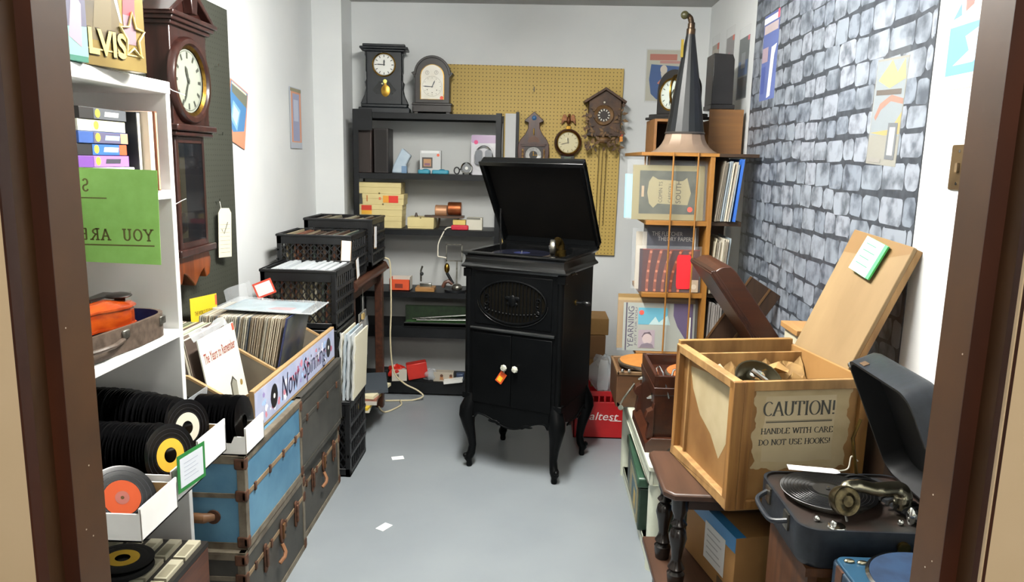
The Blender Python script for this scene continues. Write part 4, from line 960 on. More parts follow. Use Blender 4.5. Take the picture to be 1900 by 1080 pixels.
pile = [('#b9b4a2', 'thin pale album at the bottom of the flat pile under the bench', 0.012), ('#c9a92e', 'yellow-edged album in the flat pile under the bench', 0.014), ('#a9a49c', 'plastic-wrapped album in the flat pile under the bench', 0.02), ('#8a5a4a', 'brown-red album in the flat pile under the bench', 0.012), ('#d8cfae', 'cream album slanting across the flat pile under the bench', 0.016), ('#3c434a', 'dark slate album topmost on the flat pile under the bench', 0.02)]
z = 0.1605
for i, (c, lb, h) in enumerate(pile):
    M = T(-1.01+0.012*i, 3.86+0.02*i, z) @ RZ((5, -4, 8, 2, -10, 14)[i]) @ (RX(5) if i == 5 else Matrix())
    solo(MB(M).box(-0.14, 0.14, -0.13, 0.13, 0, h, C(c)), 'record_sleeve', lb, 'record sleeve', 'albums in a flat pile under the bench'); z += h+0.0006+(0.008 if i == 4 else 0)
t = thing('hanging_bag', 'clear bag of sheet music hanging from the bench rail', 'bag', (-0.93, 3.95, 0.33))
b = MB(); b.box(-0.948, -0.942, 3.90, 4.06, 0.34, 0.66, C('#7c7a74')).box(-0.934, -0.928, 3.84, 3.98, 0.44, 0.62, C('#a59c90')); b.build('sheets', t, world=True)
b = MB(); b.grid(6, 10, lambda u, v: (-0.922+0.006*math.sin(9*u+7*v), 3.84+0.16*u, 0.42+0.22*v), WRAP2); b.build('film', t, world=True)
b = MB(); b.tube([(-0.925, 3.91, 0.64), (-0.925, 3.91, 0.80)], 0.0015, C('#b8b8b4'), 5); b.box(-0.93, -0.92, 3.89, 3.93, 0.635, 0.665, C('#b59a62')); b.build('cord', t, world=True)
cd = thing('power_cord', 'cream power cord hanging from the bench end down to the floor', 'cord', (-0.88, 4.42, 0))
b = MB()
def spline(pts, n=8):
    P = [Vector(p) for p in pts]; P = [P[0]]+P+[P[-1]]; out = []
    for i in range(1, len(P)-2):
        for k in range(n):
            t = k/n; a, b_, c, d = P[i-1], P[i], P[i+1], P[i+2]
            out.append(0.5*((2*b_)+(-a+c)*t+(2*a-5*b_+4*c-d)*t*t+(-a+3*b_-3*c+d)*t**3))
    out.append(P[-2]); return out
CREAM = C('#c9bd9c', 0.5)
b.tube(spline([(-0.93, 4.375, 0.90), (-0.895, 4.39, 0.905), (-0.872, 4.40, 0.86), (-0.868, 4.40, 0.6), (-0.874, 4.40, 0.40), (-0.86, 4.42, 0.20), (-0.80, 4.45, 0.11), (-0.72, 4.46, 0.065), (-0.68, 4.45, 0.03), (-0.74, 4.44, 0.006), (-0.84, 4.42, 0.006), (-0.91, 4.41, 0.006)]), 0.005, CREAM, 7)
b.tube(spline([(-0.93, 4.30, 0.006), (-0.87, 4.20, 0.006), (-0.80, 4.33, 0.006), (-0.82, 4.42, 0.008)]), 0.005, CREAM, 7)
b.build('cable', cd, world=True)
# ================================================================ BLACK METAL SHELVES
SHM = mat('shelf_metal', '#0f1113', '#15171a', rough=0.45, scale=12, spec=0.3)
su = thing('shelving_unit', 'black metal shelving unit against the back wall', 'shelves', (-0.67, 4.7, 0))
SX0, SX1, SY0, SY1 = -1.125, -0.222, 4.55, 4.84
for x in (SX0, SX1):
    for y in (SY0, SY1):
        s = 1 if x == SX0 else -1; q = 1 if y == SY0 else -1
        b = MB(); b.box(min(x, x+s*0.035), max(x, x+s*0.035), min(y, y+q*0.003), max(y, y+q*0.003), 0, 1.775, SHM); b.box(min(x, x+s*0.003), max(x, x+s*0.003), min(y, y+q*0.035), max(y, y+q*0.035), 0, 1.775, SHM)
        b.build('upright', su, world=True)
for zt in (1.766, 1.405, 1.066, 0.672, 0.455, 0.088):
    b = MB(); b.box(SX0+0.004, SX1-0.004, SY0+0.004, SY1-0.004, zt-0.004, zt, SHM); lip = 0.075 if zt < 0.5 else 0.034
    for y in (SY0+0.003, SY1-0.008): b.box(SX0+0.004, SX1-0.004, y, y+0.005, zt-lip, zt, SHM)
    for x in (SX0+0.004, SX1-0.008): b.box(x, x+0.004, SY0+0.004, SY1-0.004, zt-lip, zt, SHM)
    b.build('shelf', su, world=True)
MB().box(SX0+0.005, SX1-0.005, SY1-0.006, SY1-0.003, 0.02, 1.76, C('#b9bbba', 0.6)).build('back_panel', su, world=True)
b = MB(); b.box(SX0+0.001, SX0+0.12, SY0-0.003, SY0, 1.66, 1.785, SHM); b.build('corner_plate', su, world=True)
wp = thing('shelf_panel', 'narrow white panel with a black edge strip leaning upright beside the metal shelves', 'panel', (-0.17, 4.78, 0))
MB().box(-0.212, -0.145, 4.80, 4.815, 0, 1.79, C('#c4c6c6')).build('panel', wp, world=True)
MB().box(-0.145, -0.125, 4.795, 4.825, 0, 1.80, SHM).build('edge_strip', wp, world=True)

EBON = mat('ebonised_wood', '#15181c', '#1d2125', rough=0.4, scale=10, spec=0.35)
OAKD = mat('dark_oak', '#241d1b', '#171312', rough=0.4, scale=6, stretch=(1, 1, 6))
# black shelf clock
k1 = thing('mantel_clock', 'tall black shelf clock with a round white dial and brass pendulum window', 'clock', (-0.955, 4.70, 1.767), rz=6)
b = MB(); b.box(-0.155, 0.155, -0.075, 0.075, 0, 0.035, EBON).box(-0.140, 0.14, -0.07, 0.07, 0.035, 0.055, EBON); b.build('plinth', k1, bevel=0.005)
b = MB(); b.box(-0.105, 0.105, -0.055, 0.065, 0.055, 0.365, EBON)
side = [(0.105, 0.365), (0.118, 0.35), (0.112, 0.33), (0.112, 0.25), (0.105, 0.235), (0.108, 0.20), (0.118, 0.185), (0.112, 0.15), (0.12, 0.11), (0.132, 0.085), (0.145, 0.055), (0.105, 0.055)]
b.prism(side, -0.05, 0.05, 'y', EBON); b.prism([(-p[0], p[1]) for p in side], -0.05, 0.05, 'y', EBON)
b.build('case', k1, bevel=0.003)
b = MB(); b.box(-0.125, 0.125, -0.068, 0.07, 0.365, 0.378, EBON).box(-0.145, 0.145, -0.08, 0.075, 0.378, 0.392, EBON).box(-0.128, 0.128, -0.07, 0.07, 0.392, 0.408, EBON); b.build('cornice', k1, bevel=0.004)
Mk = frame((0.0, -0.056, 0.287), (1, 0, 0), (0, 0, 1))
b = MB(Mk); b.lathe([(0.062, 0), (0.071, 0), (0.071, 0.006), (0.066, 0.009), (0.062, 0.006), (0.062, 0)], BRASS, n=36); b.build('bezel', k1)
clock_face(Mk @ T(0, 0, 0.002), 0.063, C('#d8d8d2', 0.35), C('#303436'), 2, 272, parent=k1, numw=0.004)
b = MB(frame((0, -0.0555, 0), (1, 0, 0), (0, 0, 1))); b.prism([(-0.05, 0.115), (0.05, 0.115), (0.072, 0.14), (0.05, 0.165), (0.03, 0.19)]+[(-0.03, 0.19), (-0.05, 0.165), (-0.072, 0.14)], 0, 0.0012, 'z', C('#0d0f11', 0.1)); b.build('pendulum_window', k1)
b = MB(frame((0.004, -0.058, 0), (1, 0, 0), (0, 0, 1))); b.lathe([(0, 0.004), (0.02, 0.003), (0.03, 0)], BRASS, T(0.004, 0.135, 0) @ Matrix.Diagonal((0.9, 1.2, 1, 1)), n=24); b.box(-0.004, 0.01, 0.15, 0.195, 0, 0.002, BRASS); b.lathe([(0, 0.003), (0.012, 0.002)], C('#c9c36a', 0.3, 0.6), T(0.001, 0.19, 0.001), n=16); b.ball((-0.016, 0.175, 0.002), 0.006, C('#d8d2a0', 0.3)); b.build('pendulum', k1)
# arched clock
k2 = thing('mantel_clock', 'dark round-topped mantel clock with an arched silvery dial and red price dot', 'clock', (-0.657, 4.70, 1.767), rz=2)
b = MB(); b.box(-0.118, 0.118, -0.07, 0.07, 0.012, 0.06, OAKD).box(-0.122, 0.122, -0.075, 0.07, 0.052, 0.066, OAKD)
for x in (-0.11, 0.085): b.box(x, x+0.025, -0.068, 0.06, 0, 0.014, OAKD)
b.build('plinth', k2, bevel=0.003)
arch = [(-0.106, 0.066), (0.106, 0.066), (0.106, 0.235)]+arc(0, 0.235, 0.106, 0, 180, 20)[1:]
b = MB(); b.prism(arch, -0.055, 0.06, 'y', OAKD); b.build('case', k2, bevel=0.003)
b = MB()
for sg in (-1, 1): b.prism([(sg*0.104, 0.215), (sg*0.128, 0.245), (sg*0.112, 0.252), (sg*0.104, 0.25)], -0.06, 0.05, 'y', OAKD)
rim = arc(0, 0.235, 0.112, 0, 180, 20)+arc(0, 0.235, 0.098, 180, 0, 20); b.prism(rim, -0.062, 0.06, 'y', OAKD)
b.build('arch_moulding', k2, bevel=0.002)
fa_ = [(-0.073, 0.088), (0.073, 0.088), (0.073, 0.222)]+arc(0, 0.222, 0.073, 0, 180, 18)[1:]
Mk = frame((0, -0.0555, 0), (1, 0, 0), (0, 0, 1))
b = MB(Mk); b.prism(fa_, 0, 0.004, 'z', BRASS); b.build('bezel', k2)
sc = [(p[0]*0.93, 0.09+(p[1]-0.088)*0.975) for p in fa_]
b = MB(Mk); b.prism(sc, 0.004, 0.0055, 'z', mat('silvered_dial', '#cfcabd', '#dcd9d0', rough=0.35, scale=12)); b.lathe([(0.058, 0.006), (0.0595, 0.006)], C('#8d8878'), T(0, 0.165, 0), n=36)
for k in range(12):
    a = D2R(30*k); b.poly([(0.05*math.cos(a)+p[0], 0.165+0.05*math.sin(a)+p[1], 0.006) for p in arc(0, 0, 0.0025, 0, 300, 5)], C('#6d6a62'))
for u, v in ((-0.03, 0.245), (0.025, 0.247)): b.lathe([(0.010, 0.006), (0.012, 0.006)], C('#7d7a70'), T(u, v, 0), n=18); b.box(u-0.001, u+0.001, v-0.006, v+0.008, 0.006, 0.0065, C('#3a3a3a'))
for u, v in ((-0.03, 0.145), (0.028, 0.143), (0, 0.128)): b.cyl((u, v, 0.0056), 0.0032, 0.001, C('#4a4a48'), n=8)
b.lathe([(0, 0.0066), (0.011, 0.0066)], C('#e0573f'), T(0.058, 0.098, 0), n=14)
b.build('dial', k2)
b = MB(Mk)
for ang, ln, wd in ((25, 0.042, 0.002), (272, 0.06, 0.0018)):
    X = T(0, 0.163, 0.008) @ RZ(-ang); b.poly([(-wd, -0.006, 0), (wd, -0.006, 0), (wd*1.8, ln*0.7, 0), (0, ln, 0), (-wd*1.8, ln*0.7, 0)], C('#3f434a', 0.3), X)
b.cyl((0, 0.163, 0.006), 0.004, 0.004, C('#3f434a'), n=10); b.build('hands', k2)

# second shelf
for x0, x1, c, lb in ((-1.112, -1.018, '#3b2b27', 'tall brown wooden speaker box at the left end of the second shelf'), (-1.004, -0.915, '#241f1e', 'tall black speaker box second from the left on the second shelf')):
    t = thing('speaker', lb, 'speaker', ((x0+x1)/2, 4.66, 1.406), group='narrow speaker boxes on the second shelf')
    MB().box(x0, x1, 4.585, 4.74, 1.406, 1.675, wood('spk'+c, c, '#1b1615', 'z')).build('cabinet', t, world=True, bevel=0.003)
    MB().box(x0+0.01, x1-0.012, 4.582, 4.5855, 1.416, 1.665, C('#2c2522', 0.8) if c == '#3b2b27' else C('#1a1716', 0.8)).build('grille', t, world=True)
cr = thing('crystal_block', 'angular clear blue-grey glass block on the second shelf', 'ornament', (-0.84, 4.66, 1.406))
GLS = mat('pale_blue_glass', '#9fb0bf', '#b6c2cc', rough=0.12, scale=8)
b = MB(); b.prism([(-0.905, 1.406), (-0.895, 1.455), (-0.84, 1.560), (-0.785, 1.515), (-0.815, 1.46), (-0.81, 1.406)], 4.63, 4.69, 'y', GLS); b.build('block', cr, world=True, bevel=0.008)
b = MB(); b.box(-0.842, -0.81, 4.625, 4.64, 1.407, 1.45, C('#6d88a6', 0.2)); b.build('foot', cr, world=True)
gb = thing('handheld_game_box', 'grey boxed handheld game player with a small screen picture on the second shelf', 'box', (-0.665, 4.66, 1.406))
MB().box(-0.732, -0.600, 4.645, 4.69, 1.406, 1.550, C('#b3b4b4')).build('carton', gb, world=True, bevel=0.002)
b = MB(frame((-0.732, 4.6445, 1.406), *BACK)); b.box(0.015, 0.08, 0.035, 0.10, 0, 0.0006, C('#4a4442')); b.box(0.024, 0.071, 0.045, 0.09, 0.0006, 0.001, C('#a87f5a')); b.box(0.03, 0.065, 0.05, 0.065, 0.001, 0.0013, C('#7a5566')); b.lathe([(0, 0.001), (0.009, 0.001)], C('#d8603f'), T(0.115, 0.115, 0), n=12); b.box(0.01, 0.12, 0.125, 0.14, 0, 0.0005, C('#cfd0d0')); b.build('cover_print', gb, world=True)
for x0, x1, lb in ((-0.735, -0.66, 'small flat turquoise case at the left on the second shelf'), (-0.648, -0.545, 'turquoise pouch lying in front of the grey game box')):
    t = thing('pouch', lb, 'pouch', ((x0+x1)/2, 4.6, 1.406), group='turquoise cases on the second shelf'); b = MB()
    b.prism(rrect(x0, 4.575, x1, 4.635, 0.015), 1.406, 1.431, 'z', C('#3d8aa0', 0.4)); b.build('case', t, world=True, bevel=0.006)
    b = MB(); b.ball(((x0+x1)/2+0.01, 4.60, 1.431), 0.016, C('#2b6f88', 0.4), sc=(1.2, 1, 0.4)); b.build('flap', t, world=True)
al = thing('alarm_clock', 'small round dark alarm clock with rings on the second shelf', 'clock', (-0.44, 4.60, 1.406))
b = MB(); b.cyl((-0.435, 4.59, 1.446), 0.036, 0.03, C('#3a3a3c', 0.3, 0.5), axis='y'); b.build('body', al, world=True, bevel=0.003)
b = MB(frame((-0.435, 4.5895, 1.446), *BACK)); b.lathe([(0, 0.001), (0.027, 0.001)], C('#6f7274'), n=24); b.lathe([(0, 0.002), (0.01, 0.002)], C('#c9c9c4'), n=12); b.lathe([(0.028, 0), (0.034, 0.003), (0.036, 0)], CHROME, n=28); b.build('dial', al, world=True)
b = MB(); b.tube([(-0.495+0.016*math.cos(a), 4.59, 1.43+0.02*math.sin(a)) for a in [2*math.pi*i/14 for i in range(14)]], 0.004, C('#3a3a3c', 0.3, 0.5), 6, closed=True); b.tube([(-0.475, 4.59, 1.44), (-0.46, 4.595, 1.435)], 0.006, SHM, 6)
for x in (-0.455, -0.415): b.cyl((x, 4.60, 1.406), 0.006, 0.01, SHM, n=8)
b.build('handle', al, world=True)
hp = thing('blister_pack', 'headphones in a shiny blister pack with purple header leaning on the second shelf', 'package', (-0.335, 4.65, 1.406), rot=(D2R(-6), 0, 0))
b = MB().prism(rrect(-0.08, 0, 0.08, 0.245, 0.012), 0.0, 0.003, 'y', C('#b9b8bd', 0.2)); b.build('backing_card', hp)
b = MB(); b.prism(rrect(-0.079, 0.195, 0.079, 0.244, 0.01), -0.001, 0, 'y', C('#8d6f93', 0.3)); b.lathe([(0, 0), (0.013, 0)], C('#c83d74'), frame((-0.05, -0.0015, 0.2), *BACK), n=14); b.build('header', hp)
b = MB(); b.tube([(0.055*math.cos(a), -0.012, 0.10+0.075*math.sin(a)) for a in [D2R(-20+11*i) for i in range(21)]], 0.006, CHROME, 8); b.build('headband', hp)
b = MB()
for x in (-0.03, 0.03): b.prism(rrect(x-0.022, 0.06, x+0.022, 0.15, 0.015), -0.03, -0.002, 'y', C('#3f4550', 0.25))
b.build('earphones', hp)
b = MB(); b.prism(rrect(-0.065, 0.02, 0.065, 0.185, 0.05), -0.034, -0.001, 'y', WRAP); b.build('blister', hp, bevel=0.006)

# third shelf: film boxes
CRB = mat('cream_box', '#cfc08a', '#c6b681', rough=0.6, scale=7)
def film_box(label, x0, x1, z0, z1, y0, prints, tab=False):
    t = thing('film_box', label, 'box', ((x0+x1)/2, y0+0.07, z0), group='cream cardboard film boxes on the third shelf')
    MB().box(x0, x1, y0, y0+0.14, z0, z1-0.012, CRB).build('body', t, world=True, bevel=0.0015)
    MB().box(x0-0.002, x1+0.002, y0-0.002, y0+0.142, z0+0.012 if tab else z1-0.03, z1, CRB).build('lid', t, world=True, bevel=0.0015)
    b = MB(frame((x0, y0-0.0025, z0), *BACK)); H_ = z1-z0; W_ = x1-x0
    for (a, bb, c, d, col) in prints: b.poly([(a*W_, bb*H_, 0), (c*W_, bb*H_, 0), (c*W_, d*H_, 0), (a*W_, d*H_, 0)], C(col))
    b.cyl((W_*0.5, H_*(0.98 if tab else 0.04), -0.001), 0.006, 0.0014, C('#6b5f3a'), n=12)
    b.build('label_print', t, world=True)
film_box('cream film box at the bottom of the stack of four', -1.100, -0.838, 1.067, 1.139, 4.60, [(0.02, 0.78, 0.24, 0.98, '#c23a26')])
film_box('cream film box with a red and yellow square, second from the bottom of the stack', -1.105, -0.835, 1.1395, 1.210, 4.60, [(0.06, 0.5, 0.30, 0.95, '#c23a26'), (0.06, 0.15, 0.30, 0.5, '#d8a236')])
film_box('cream film box with orange and red label at right, third up the stack', -1.082, -0.825, 1.2105, 1.277, 4.60, [(0.5, 0.2, 0.64, 0.85, '#d8922f'), (0.64, 0.2, 0.87, 0.85, '#cc3022'), (0.1, 0.3, 0.13, 0.85, '#b9743f'), (0.4, 0.45, 0.45, 0.7, '#d2744f')])
film_box('plain cream film box topmost on the stack of four', -1.110, -0.842, 1.2775, 1.347, 4.60, [])
film_box('small cream box alone in the middle of the third shelf', -0.800, -0.638, 1.067, 1.137, 4.60, [], True)
COPP = mat('copper', '#a8633c', '#8a4c2c', rough=0.3, metal=0.8, scale=20)
mo = thing('copper_motor', 'small copper-coloured motor mechanism on the third shelf', 'motor', (-0.56, 4.66, 1.067))
b = MB(); b.cyl((-0.635, 4.66, 1.178), 0.036, 0.075, C('#b98a68', 0.35, 0.4), axis='x'); b.build('drum', mo, world=True, bevel=0.003)
b = MB(); b.cyl((-0.555, 4.66, 1.192), 0.042, 0.085, COPP, axis='x'); b.build('canister', mo, world=True, bevel=0.005)
b = MB(); b.box(-0.66, -0.455, 4.62, 4.71, 1.135, 1.148, C('#4a3526', 0.5)); b.box(-0.70, -0.64, 4.63, 4.66, 1.14, 1.150, C('#3a2d24', 0.5)); b.cyl((-0.755, 4.655, 1.138), 0.012, 0.025, C('#3a2d24', 0.5), r2=0.004)
for x, y in ((-0.62, 4.64), (-0.50, 4.64), (-0.62, 4.70), (-0.50, 4.70)): b.tube([(x, y, 1.068), (x+0.01, y, 1.137)], 0.004, C('#4a3d30', 0.4, 0.5), 6)
b.build('bracket', mo, world=True)
rd = thing('soldering_plug', 'red plastic plug with a white lead hanging over the third shelf', 'plug', (-0.47, 4.58, 1.067))
b = MB(); b.prism(rrect(-0.525, 1.067, -0.418, 1.098, 0.01), 4.56, 4.60, 'y', C('#b8283a', 0.35)); b.build('body', rd, world=True, bevel=0.006)
b = MB(); b.tube(spline([(-0.525, 4.58, 1.083), (-0.555, 4.565, 1.075), (-0.58, 4.545, 1.03), (-0.60, 4.54, 0.98), (-0.602, 4.54, 0.92), (-0.60, 4.54, 0.905), (-0.57, 4.54, 0.90), (-0.55, 4.54, 0.895)]), 0.004, C('#d6d0c0'), 6); b.build('lead', rd, world=True)
wb = thing('small_carton', 'small white printed carton at the right end of the third shelf', 'box', (-0.385, 4.62, 1.067))
MB().box(-0.432, -0.335, 4.60, 4.68, 1.067, 1.142, C('#c3bfb0')).build('carton', wb, world=True, bevel=0.001)
b = MB(frame((-0.432, 4.5994, 1.067), *BACK)); b.box(0.0, 0.085, 0.065, 0.075, 0, 0.0004, C('#6a6a60')); b.build('print', wb, world=True)
yb = thing('small_carton', 'small yellow carton behind the red plug on the third shelf', 'box', (-0.475, 4.65, 1.067))
MB().box(-0.52, -0.442, 4.625, 4.68, 1.067, 1.125, C('#c9b264')).build('carton', yb, world=True, bevel=0.001)

# fourth shelf
ob = thing('cigar_box', 'bright orange open box on the fourth shelf', 'box', (-0.85, 4.62, 0.673))
b = MB(); b.box(-0.915, -0.785, 4.585, 4.589, 0.673, 0.745, C('#cf4f28')).box(-0.915, -0.785, 4.68, 4.684, 0.673, 0.755, C('#c9c0b4')).box(-0.915, -0.911, 4.585, 4.684, 0.673, 0.75, C('#cf4f28')).box(-0.789, -0.785, 4.585, 4.684, 0.673, 0.76, C('#d8d0c4')).box(-0.915, -0.785, 4.585, 4.684, 0.673, 0.678, C('#cf4f28')); b.build('tray', ob, world=True)
b = MB(frame((-0.915, 4.5845, 0.673), *BACK)); b.box(0.035, 0.085, 0.018, 0.045, 0, 0.0005, C('#7a3020')); b.build('label_print', ob, world=True)
kk = thing('telegraph_key', 'telegraph key on a light wooden base on the fourth shelf', 'telegraph key', (-0.69, 4.62, 0.673))
MB().box(-0.75, -0.63, 4.575, 4.67, 0.673, 0.698, wood('pale_base', '#b0834a', '#94693a', 'x')).build('base', kk, world=True, bevel=0.002)
b = MB(); b.box(-0.725, -0.65, 4.60, 4.64, 0.698, 0.722, CHROME); b.tube([(-0.72, 4.62, 0.73), (-0.72, 4.62, 0.80), (-0.71, 4.62, 0.83)], 0.006, STEEL, 8); b.ball((-0.715, 4.62, 0.78), 0.012, C('#202224')); b.build('mechanism', kk, world=True, bevel=0.002)
mi = thing('candlestick_telephone', 'brass and black instrument on a metal frame at the right of the fourth shelf', 'instrument', (-0.50, 4.62, 0.673))
b = MB(); b.box(-0.565, -0.46, 4.64, 4.648, 0.86, 0.868, STEEL).box(-0.565, -0.46, 4.64, 4.648, 0.965, 0.972, STEEL).box(-0.565, -0.558, 4.64, 4.648, 0.86, 0.972, STEEL).box(-0.467, -0.46, 4.64, 4.648, 0.86, 0.972, STEEL); b.box(-0.50, -0.49, 4.64, 4.65, 0.70, 0.86, STEEL); b.build('frame', mi, world=True)
b = MB(); b.ball((-0.555, 4.62, 0.82), 0.022, BRASS, sc=(0.8, 0.8, 1.5)); b.tube([(-0.555, 4.62, 0.79), (-0.53, 4.62, 0.745), (-0.515, 4.62, 0.72)], 0.010, SHM, 8); b.build('mouthpiece', mi, world=True)
b = MB(); b.tube([(-0.58, 4.61, 0.70), (-0.565, 4.61, 0.73), (-0.545, 4.615, 0.74), (-0.52, 4.62, 0.72)], 0.012, C('#5b3a2c', 0.4), 8); b.ball((-0.49, 4.61, 0.70), 0.035, STEEL, sc=(1, 1, 0.7)); b.cyl((-0.50, 4.62, 0.673), 0.07, 0.014, SHM); b.build('base', mi, world=True)

# fifth shelf: instrument in its case
ic = thing('instrument_case', 'open dark case with green lining holding a silver flute on the lower shelf', 'instrument case', (-0.63, 4.62, 0.457))
b = MB(); b.box(-0.815, -0.40, 4.535, 4.62, 0.457, 0.478, C('#1b1c1b', 0.7)); b.box(-0.815, -0.40, 4.535, 4.54, 0.456, 0.485, C('#1b1c1b', 0.7)); b.box(-0.810, -0.405, 4.543, 4.618, 0.478, 0.481, mat('green_plush', '#2c5a22', '#1c3a17', rough=0.95, scale=60)); b.build('tray', ic, world=True, bevel=0.002)
b = MB(); b.box(-0.82, -0.40, 4.622, 4.64, 0.457, 0.575, mat('case_lid_green', '#1c2f18', '#142112', rough=0.9, scale=30)); b.build('lid', ic, world=True, bevel=0.003)
fl = thing('flute', 'silver flute lying in the green-lined case', 'flute', (-0.63, 4.58, 0.481))
b = MB(); b.tube([(-0.77, 4.600, 0.492), (-0.42, 4.600, 0.525)], 0.0075, CHROME, 12); b.build('head_joint', fl, world=True)
b = MB(); b.tube([(-0.74, 4.570, 0.490), (-0.42, 4.570, 0.498)], 0.0085, CHROME, 12)
for k in range(9): b.cyl((-0.68+0.03*k, 4.570, 0.498), 0.007, 0.006, CHROME, n=12)
b.tube([(-0.70, 4.562, 0.502), (-0.42, 4.562, 0.508)], 0.002, CHROME, 6); b.build('body_joint', fl, world=True)

# bottom shelf oddments
def crumple(c, r, m, seed, sc=(1, 1, 0.7)):
    random.seed(seed); b = MB(); n = 9
    ph = [random.uniform(0, 6) for _ in range(4)]
    def fn(u, v):
        th = 2*math.pi*u; p = math.pi*v; k = r*(1+0.18*math.sin(3*th+ph[0])*math.sin(4*p+ph[1])+0.12*math.sin(7*th+ph[2])*math.sin(p))
        return (c[0]+k*sc[0]*math.cos(th)*math.sin(p), c[1]+k*sc[1]*math.sin(th)*math.sin(p), c[2]+max(-r*sc[2]*0.95, k*sc[2]*-math.cos(p)))
    b.grid(18, 10, fn, m); return b
REDT = mat('red_tin', '#bf2a1e', '#a82018', rough=0.35, scale=8)
solo(crumple((-0.87, 4.60, 0.138), 0.058, REDT, 2, (1, 0.8, 0.8)), 'red_pouch', 'crumpled red package at the left of the bottom shelf', 'package')
t = thing('red_box', 'bright red box tilted in the middle of the bottom shelf', 'box', (-0.74, 4.6, 0.089))
M = T(-0.735, 4.61, 0.0995) @ RY(-9) @ RZ(12); MB(M).box(-0.065, 0.065, -0.04, 0.04, 0.004, 0.105, REDT).build('carton', t, world=True, bevel=0.004)
t = thing('small_carton', 'white and grey carton with a small dark mark in front of the red package', 'box', (-0.86, 4.57, 0.089)); M = T(-0.86, 4.575, 0.0895) @ RZ(10)
MB(M).box(-0.04, 0.055, -0.018, 0.018, 0.0, 0.075, C('#b9b4a8')).box(-0.01, 0.005, -0.0186, -0.018, 0.025, 0.045, C('#5a5550')).build('carton', t, world=True, bevel=0.002)
t = thing('black_case', 'small black case at the far left of the bottom shelf', 'case', (-0.955, 4.6, 0.089)); MB().box(-0.99, -0.925, 4.58, 4.66, 0.089, 0.155, C('#19191a')).build('case', t, world=True, bevel=0.003)
solo(crumple((-0.655, 4.60, 0.128), 0.045, WRAP2, 4, (1.1, 0.8, 0.85)), 'plastic_bag', 'small clear plastic bag beside the red box on the bottom shelf', 'bag')
t = thing('photo_box', 'beige box printed with two small portraits on the bottom shelf', 'box', (-0.56, 4.6, 0.089))
MB().box(-0.635, -0.505, 4.575, 4.64, 0.089, 0.15, C('#a9a091')).build('carton', t, world=True, bevel=0.002)
b = MB(frame((-0.635, 4.5745, 0.089), *BACK))
for u in (0.055, 0.115): b.poly([(u-0.012, 0.012, 0), (u+0.012, 0.012, 0), (u+0.010, 0.035, 0), (u-0.010, 0.035, 0)], C('#a9744c')); b.poly([(u+p[0], 0.04+p[1], 0.0003) for p in arc(0, 0, 0.010, 0, 330, 11)], C('#5a3a2c'))
b.build('portrait_print', t, world=True)
solo(MB(T(-0.50, 4.545, 0.095) @ RY(-8)).box(-0.06, 0.06, -0.02, 0.04, 0, 0.02, C('#d8d8d4')), 'card_stack', 'white folded card jutting over the bottom shelf edge by the cabinet', 'card')
solo(MB().prism(rrect(-0.49, 4.60, -0.44, 4.65, 0.012), 0.089, 0.135, 'z', C('#3c4a66', 0.3)), 'bottle_cap', 'small dark blue lid at the right of the bottom shelf', 'lid', bevel=0.004)

# ================================================================ CLOCKS ON THE YELLOW PEGBOARD
RW = wood('red_wood', '#46200f', '#2b120a', 'z', rough=0.35, scale=6)
za = thing('wall_clock', 'ornate brown clock with a peaked top and silver ring dial, leftmost on the pegboard', 'wall clock', (-0.03, 4.845, 1.40))
pf_ = [(-0.092, 1.38), (-0.088, 1.45), (-0.100, 1.55), (-0.098, 1.60), (-0.085, 1.63), (-0.055, 1.665), (-0.038, 1.70), (-0.036, 1.735), (-0.062, 1.745), (-0.058, 1.752), (0.0, 1.805)]
pr_ = [(p[0]-0.03, p[1]) for p in pf_]+[(-p[0]-0.03, p[1]) for p in pf_[::-1][1:]]
b = MB(); b.prism(pr_, 4.785, 4.843, 'y', RW); b.build('case', za, world=True, bevel=0.003)
b = MB(); b.box(-0.103, 0.043, 4.772, 4.786, 1.590, 1.602, RW); b.box(-0.11, 0.05, 4.768, 4.786, 1.602, 1.606, RW); b.build('moulding', za, world=True)
b = MB()
for x in (-0.098, 0.038):
    pr2 = [(0.005, 1.38)]
    for k in range(9): pr2 += [(0.007, 1.385+0.022*k), (0.004, 1.396+0.022*k)]
    b.lathe([(r, z) for r, z in pr2], mat('twist_gold', '#a98a52', '#5a3a1c', rough=0.4, scale=60), T(x, 4.778, 0), n=8)
b.build('twist_column', za, world=True)
b = MB(); b.box(-0.085, 0.025, 4.781, 4.786, 1.39, 1.588, C('#1a1210', 0.4)); b.build('face_panel', za, world=True)
Mz = frame((-0.030, 4.780, 1.535), *BACK)
b = MB(Mz); b.lathe([(0.026, 0.003), (0.05, 0.004), (0.052, 0), (0.026, 0)], mat('silver_chapter_ring', '#b8b8b6', '#8f8f8e', rough=0.25, metal=0.7, scale=30), n=36); b.lathe([(0, 0.001), (0.026, 0.002)], C('#151412', 0.3), n=24)
for k in range(12):
    X = RZ(30*k); b.poly([(-0.0012, 0.037, 0.0045), (0.0012, 0.037, 0.0045), (0.0015, 0.046, 0.0045), (-0.0015, 0.046, 0.0045)], C('#3a3a3a'), X)
b.build('dial', za, world=True)
b = MB(Mz); b.box(-0.0015, 0.0015, -0.004, 0.022, 0.005, 0.006, BRASS); b.box(-0.004, 0.03, -0.0012, 0.0012, 0.006, 0.007, BRASS); b.build('hands', za, world=True)
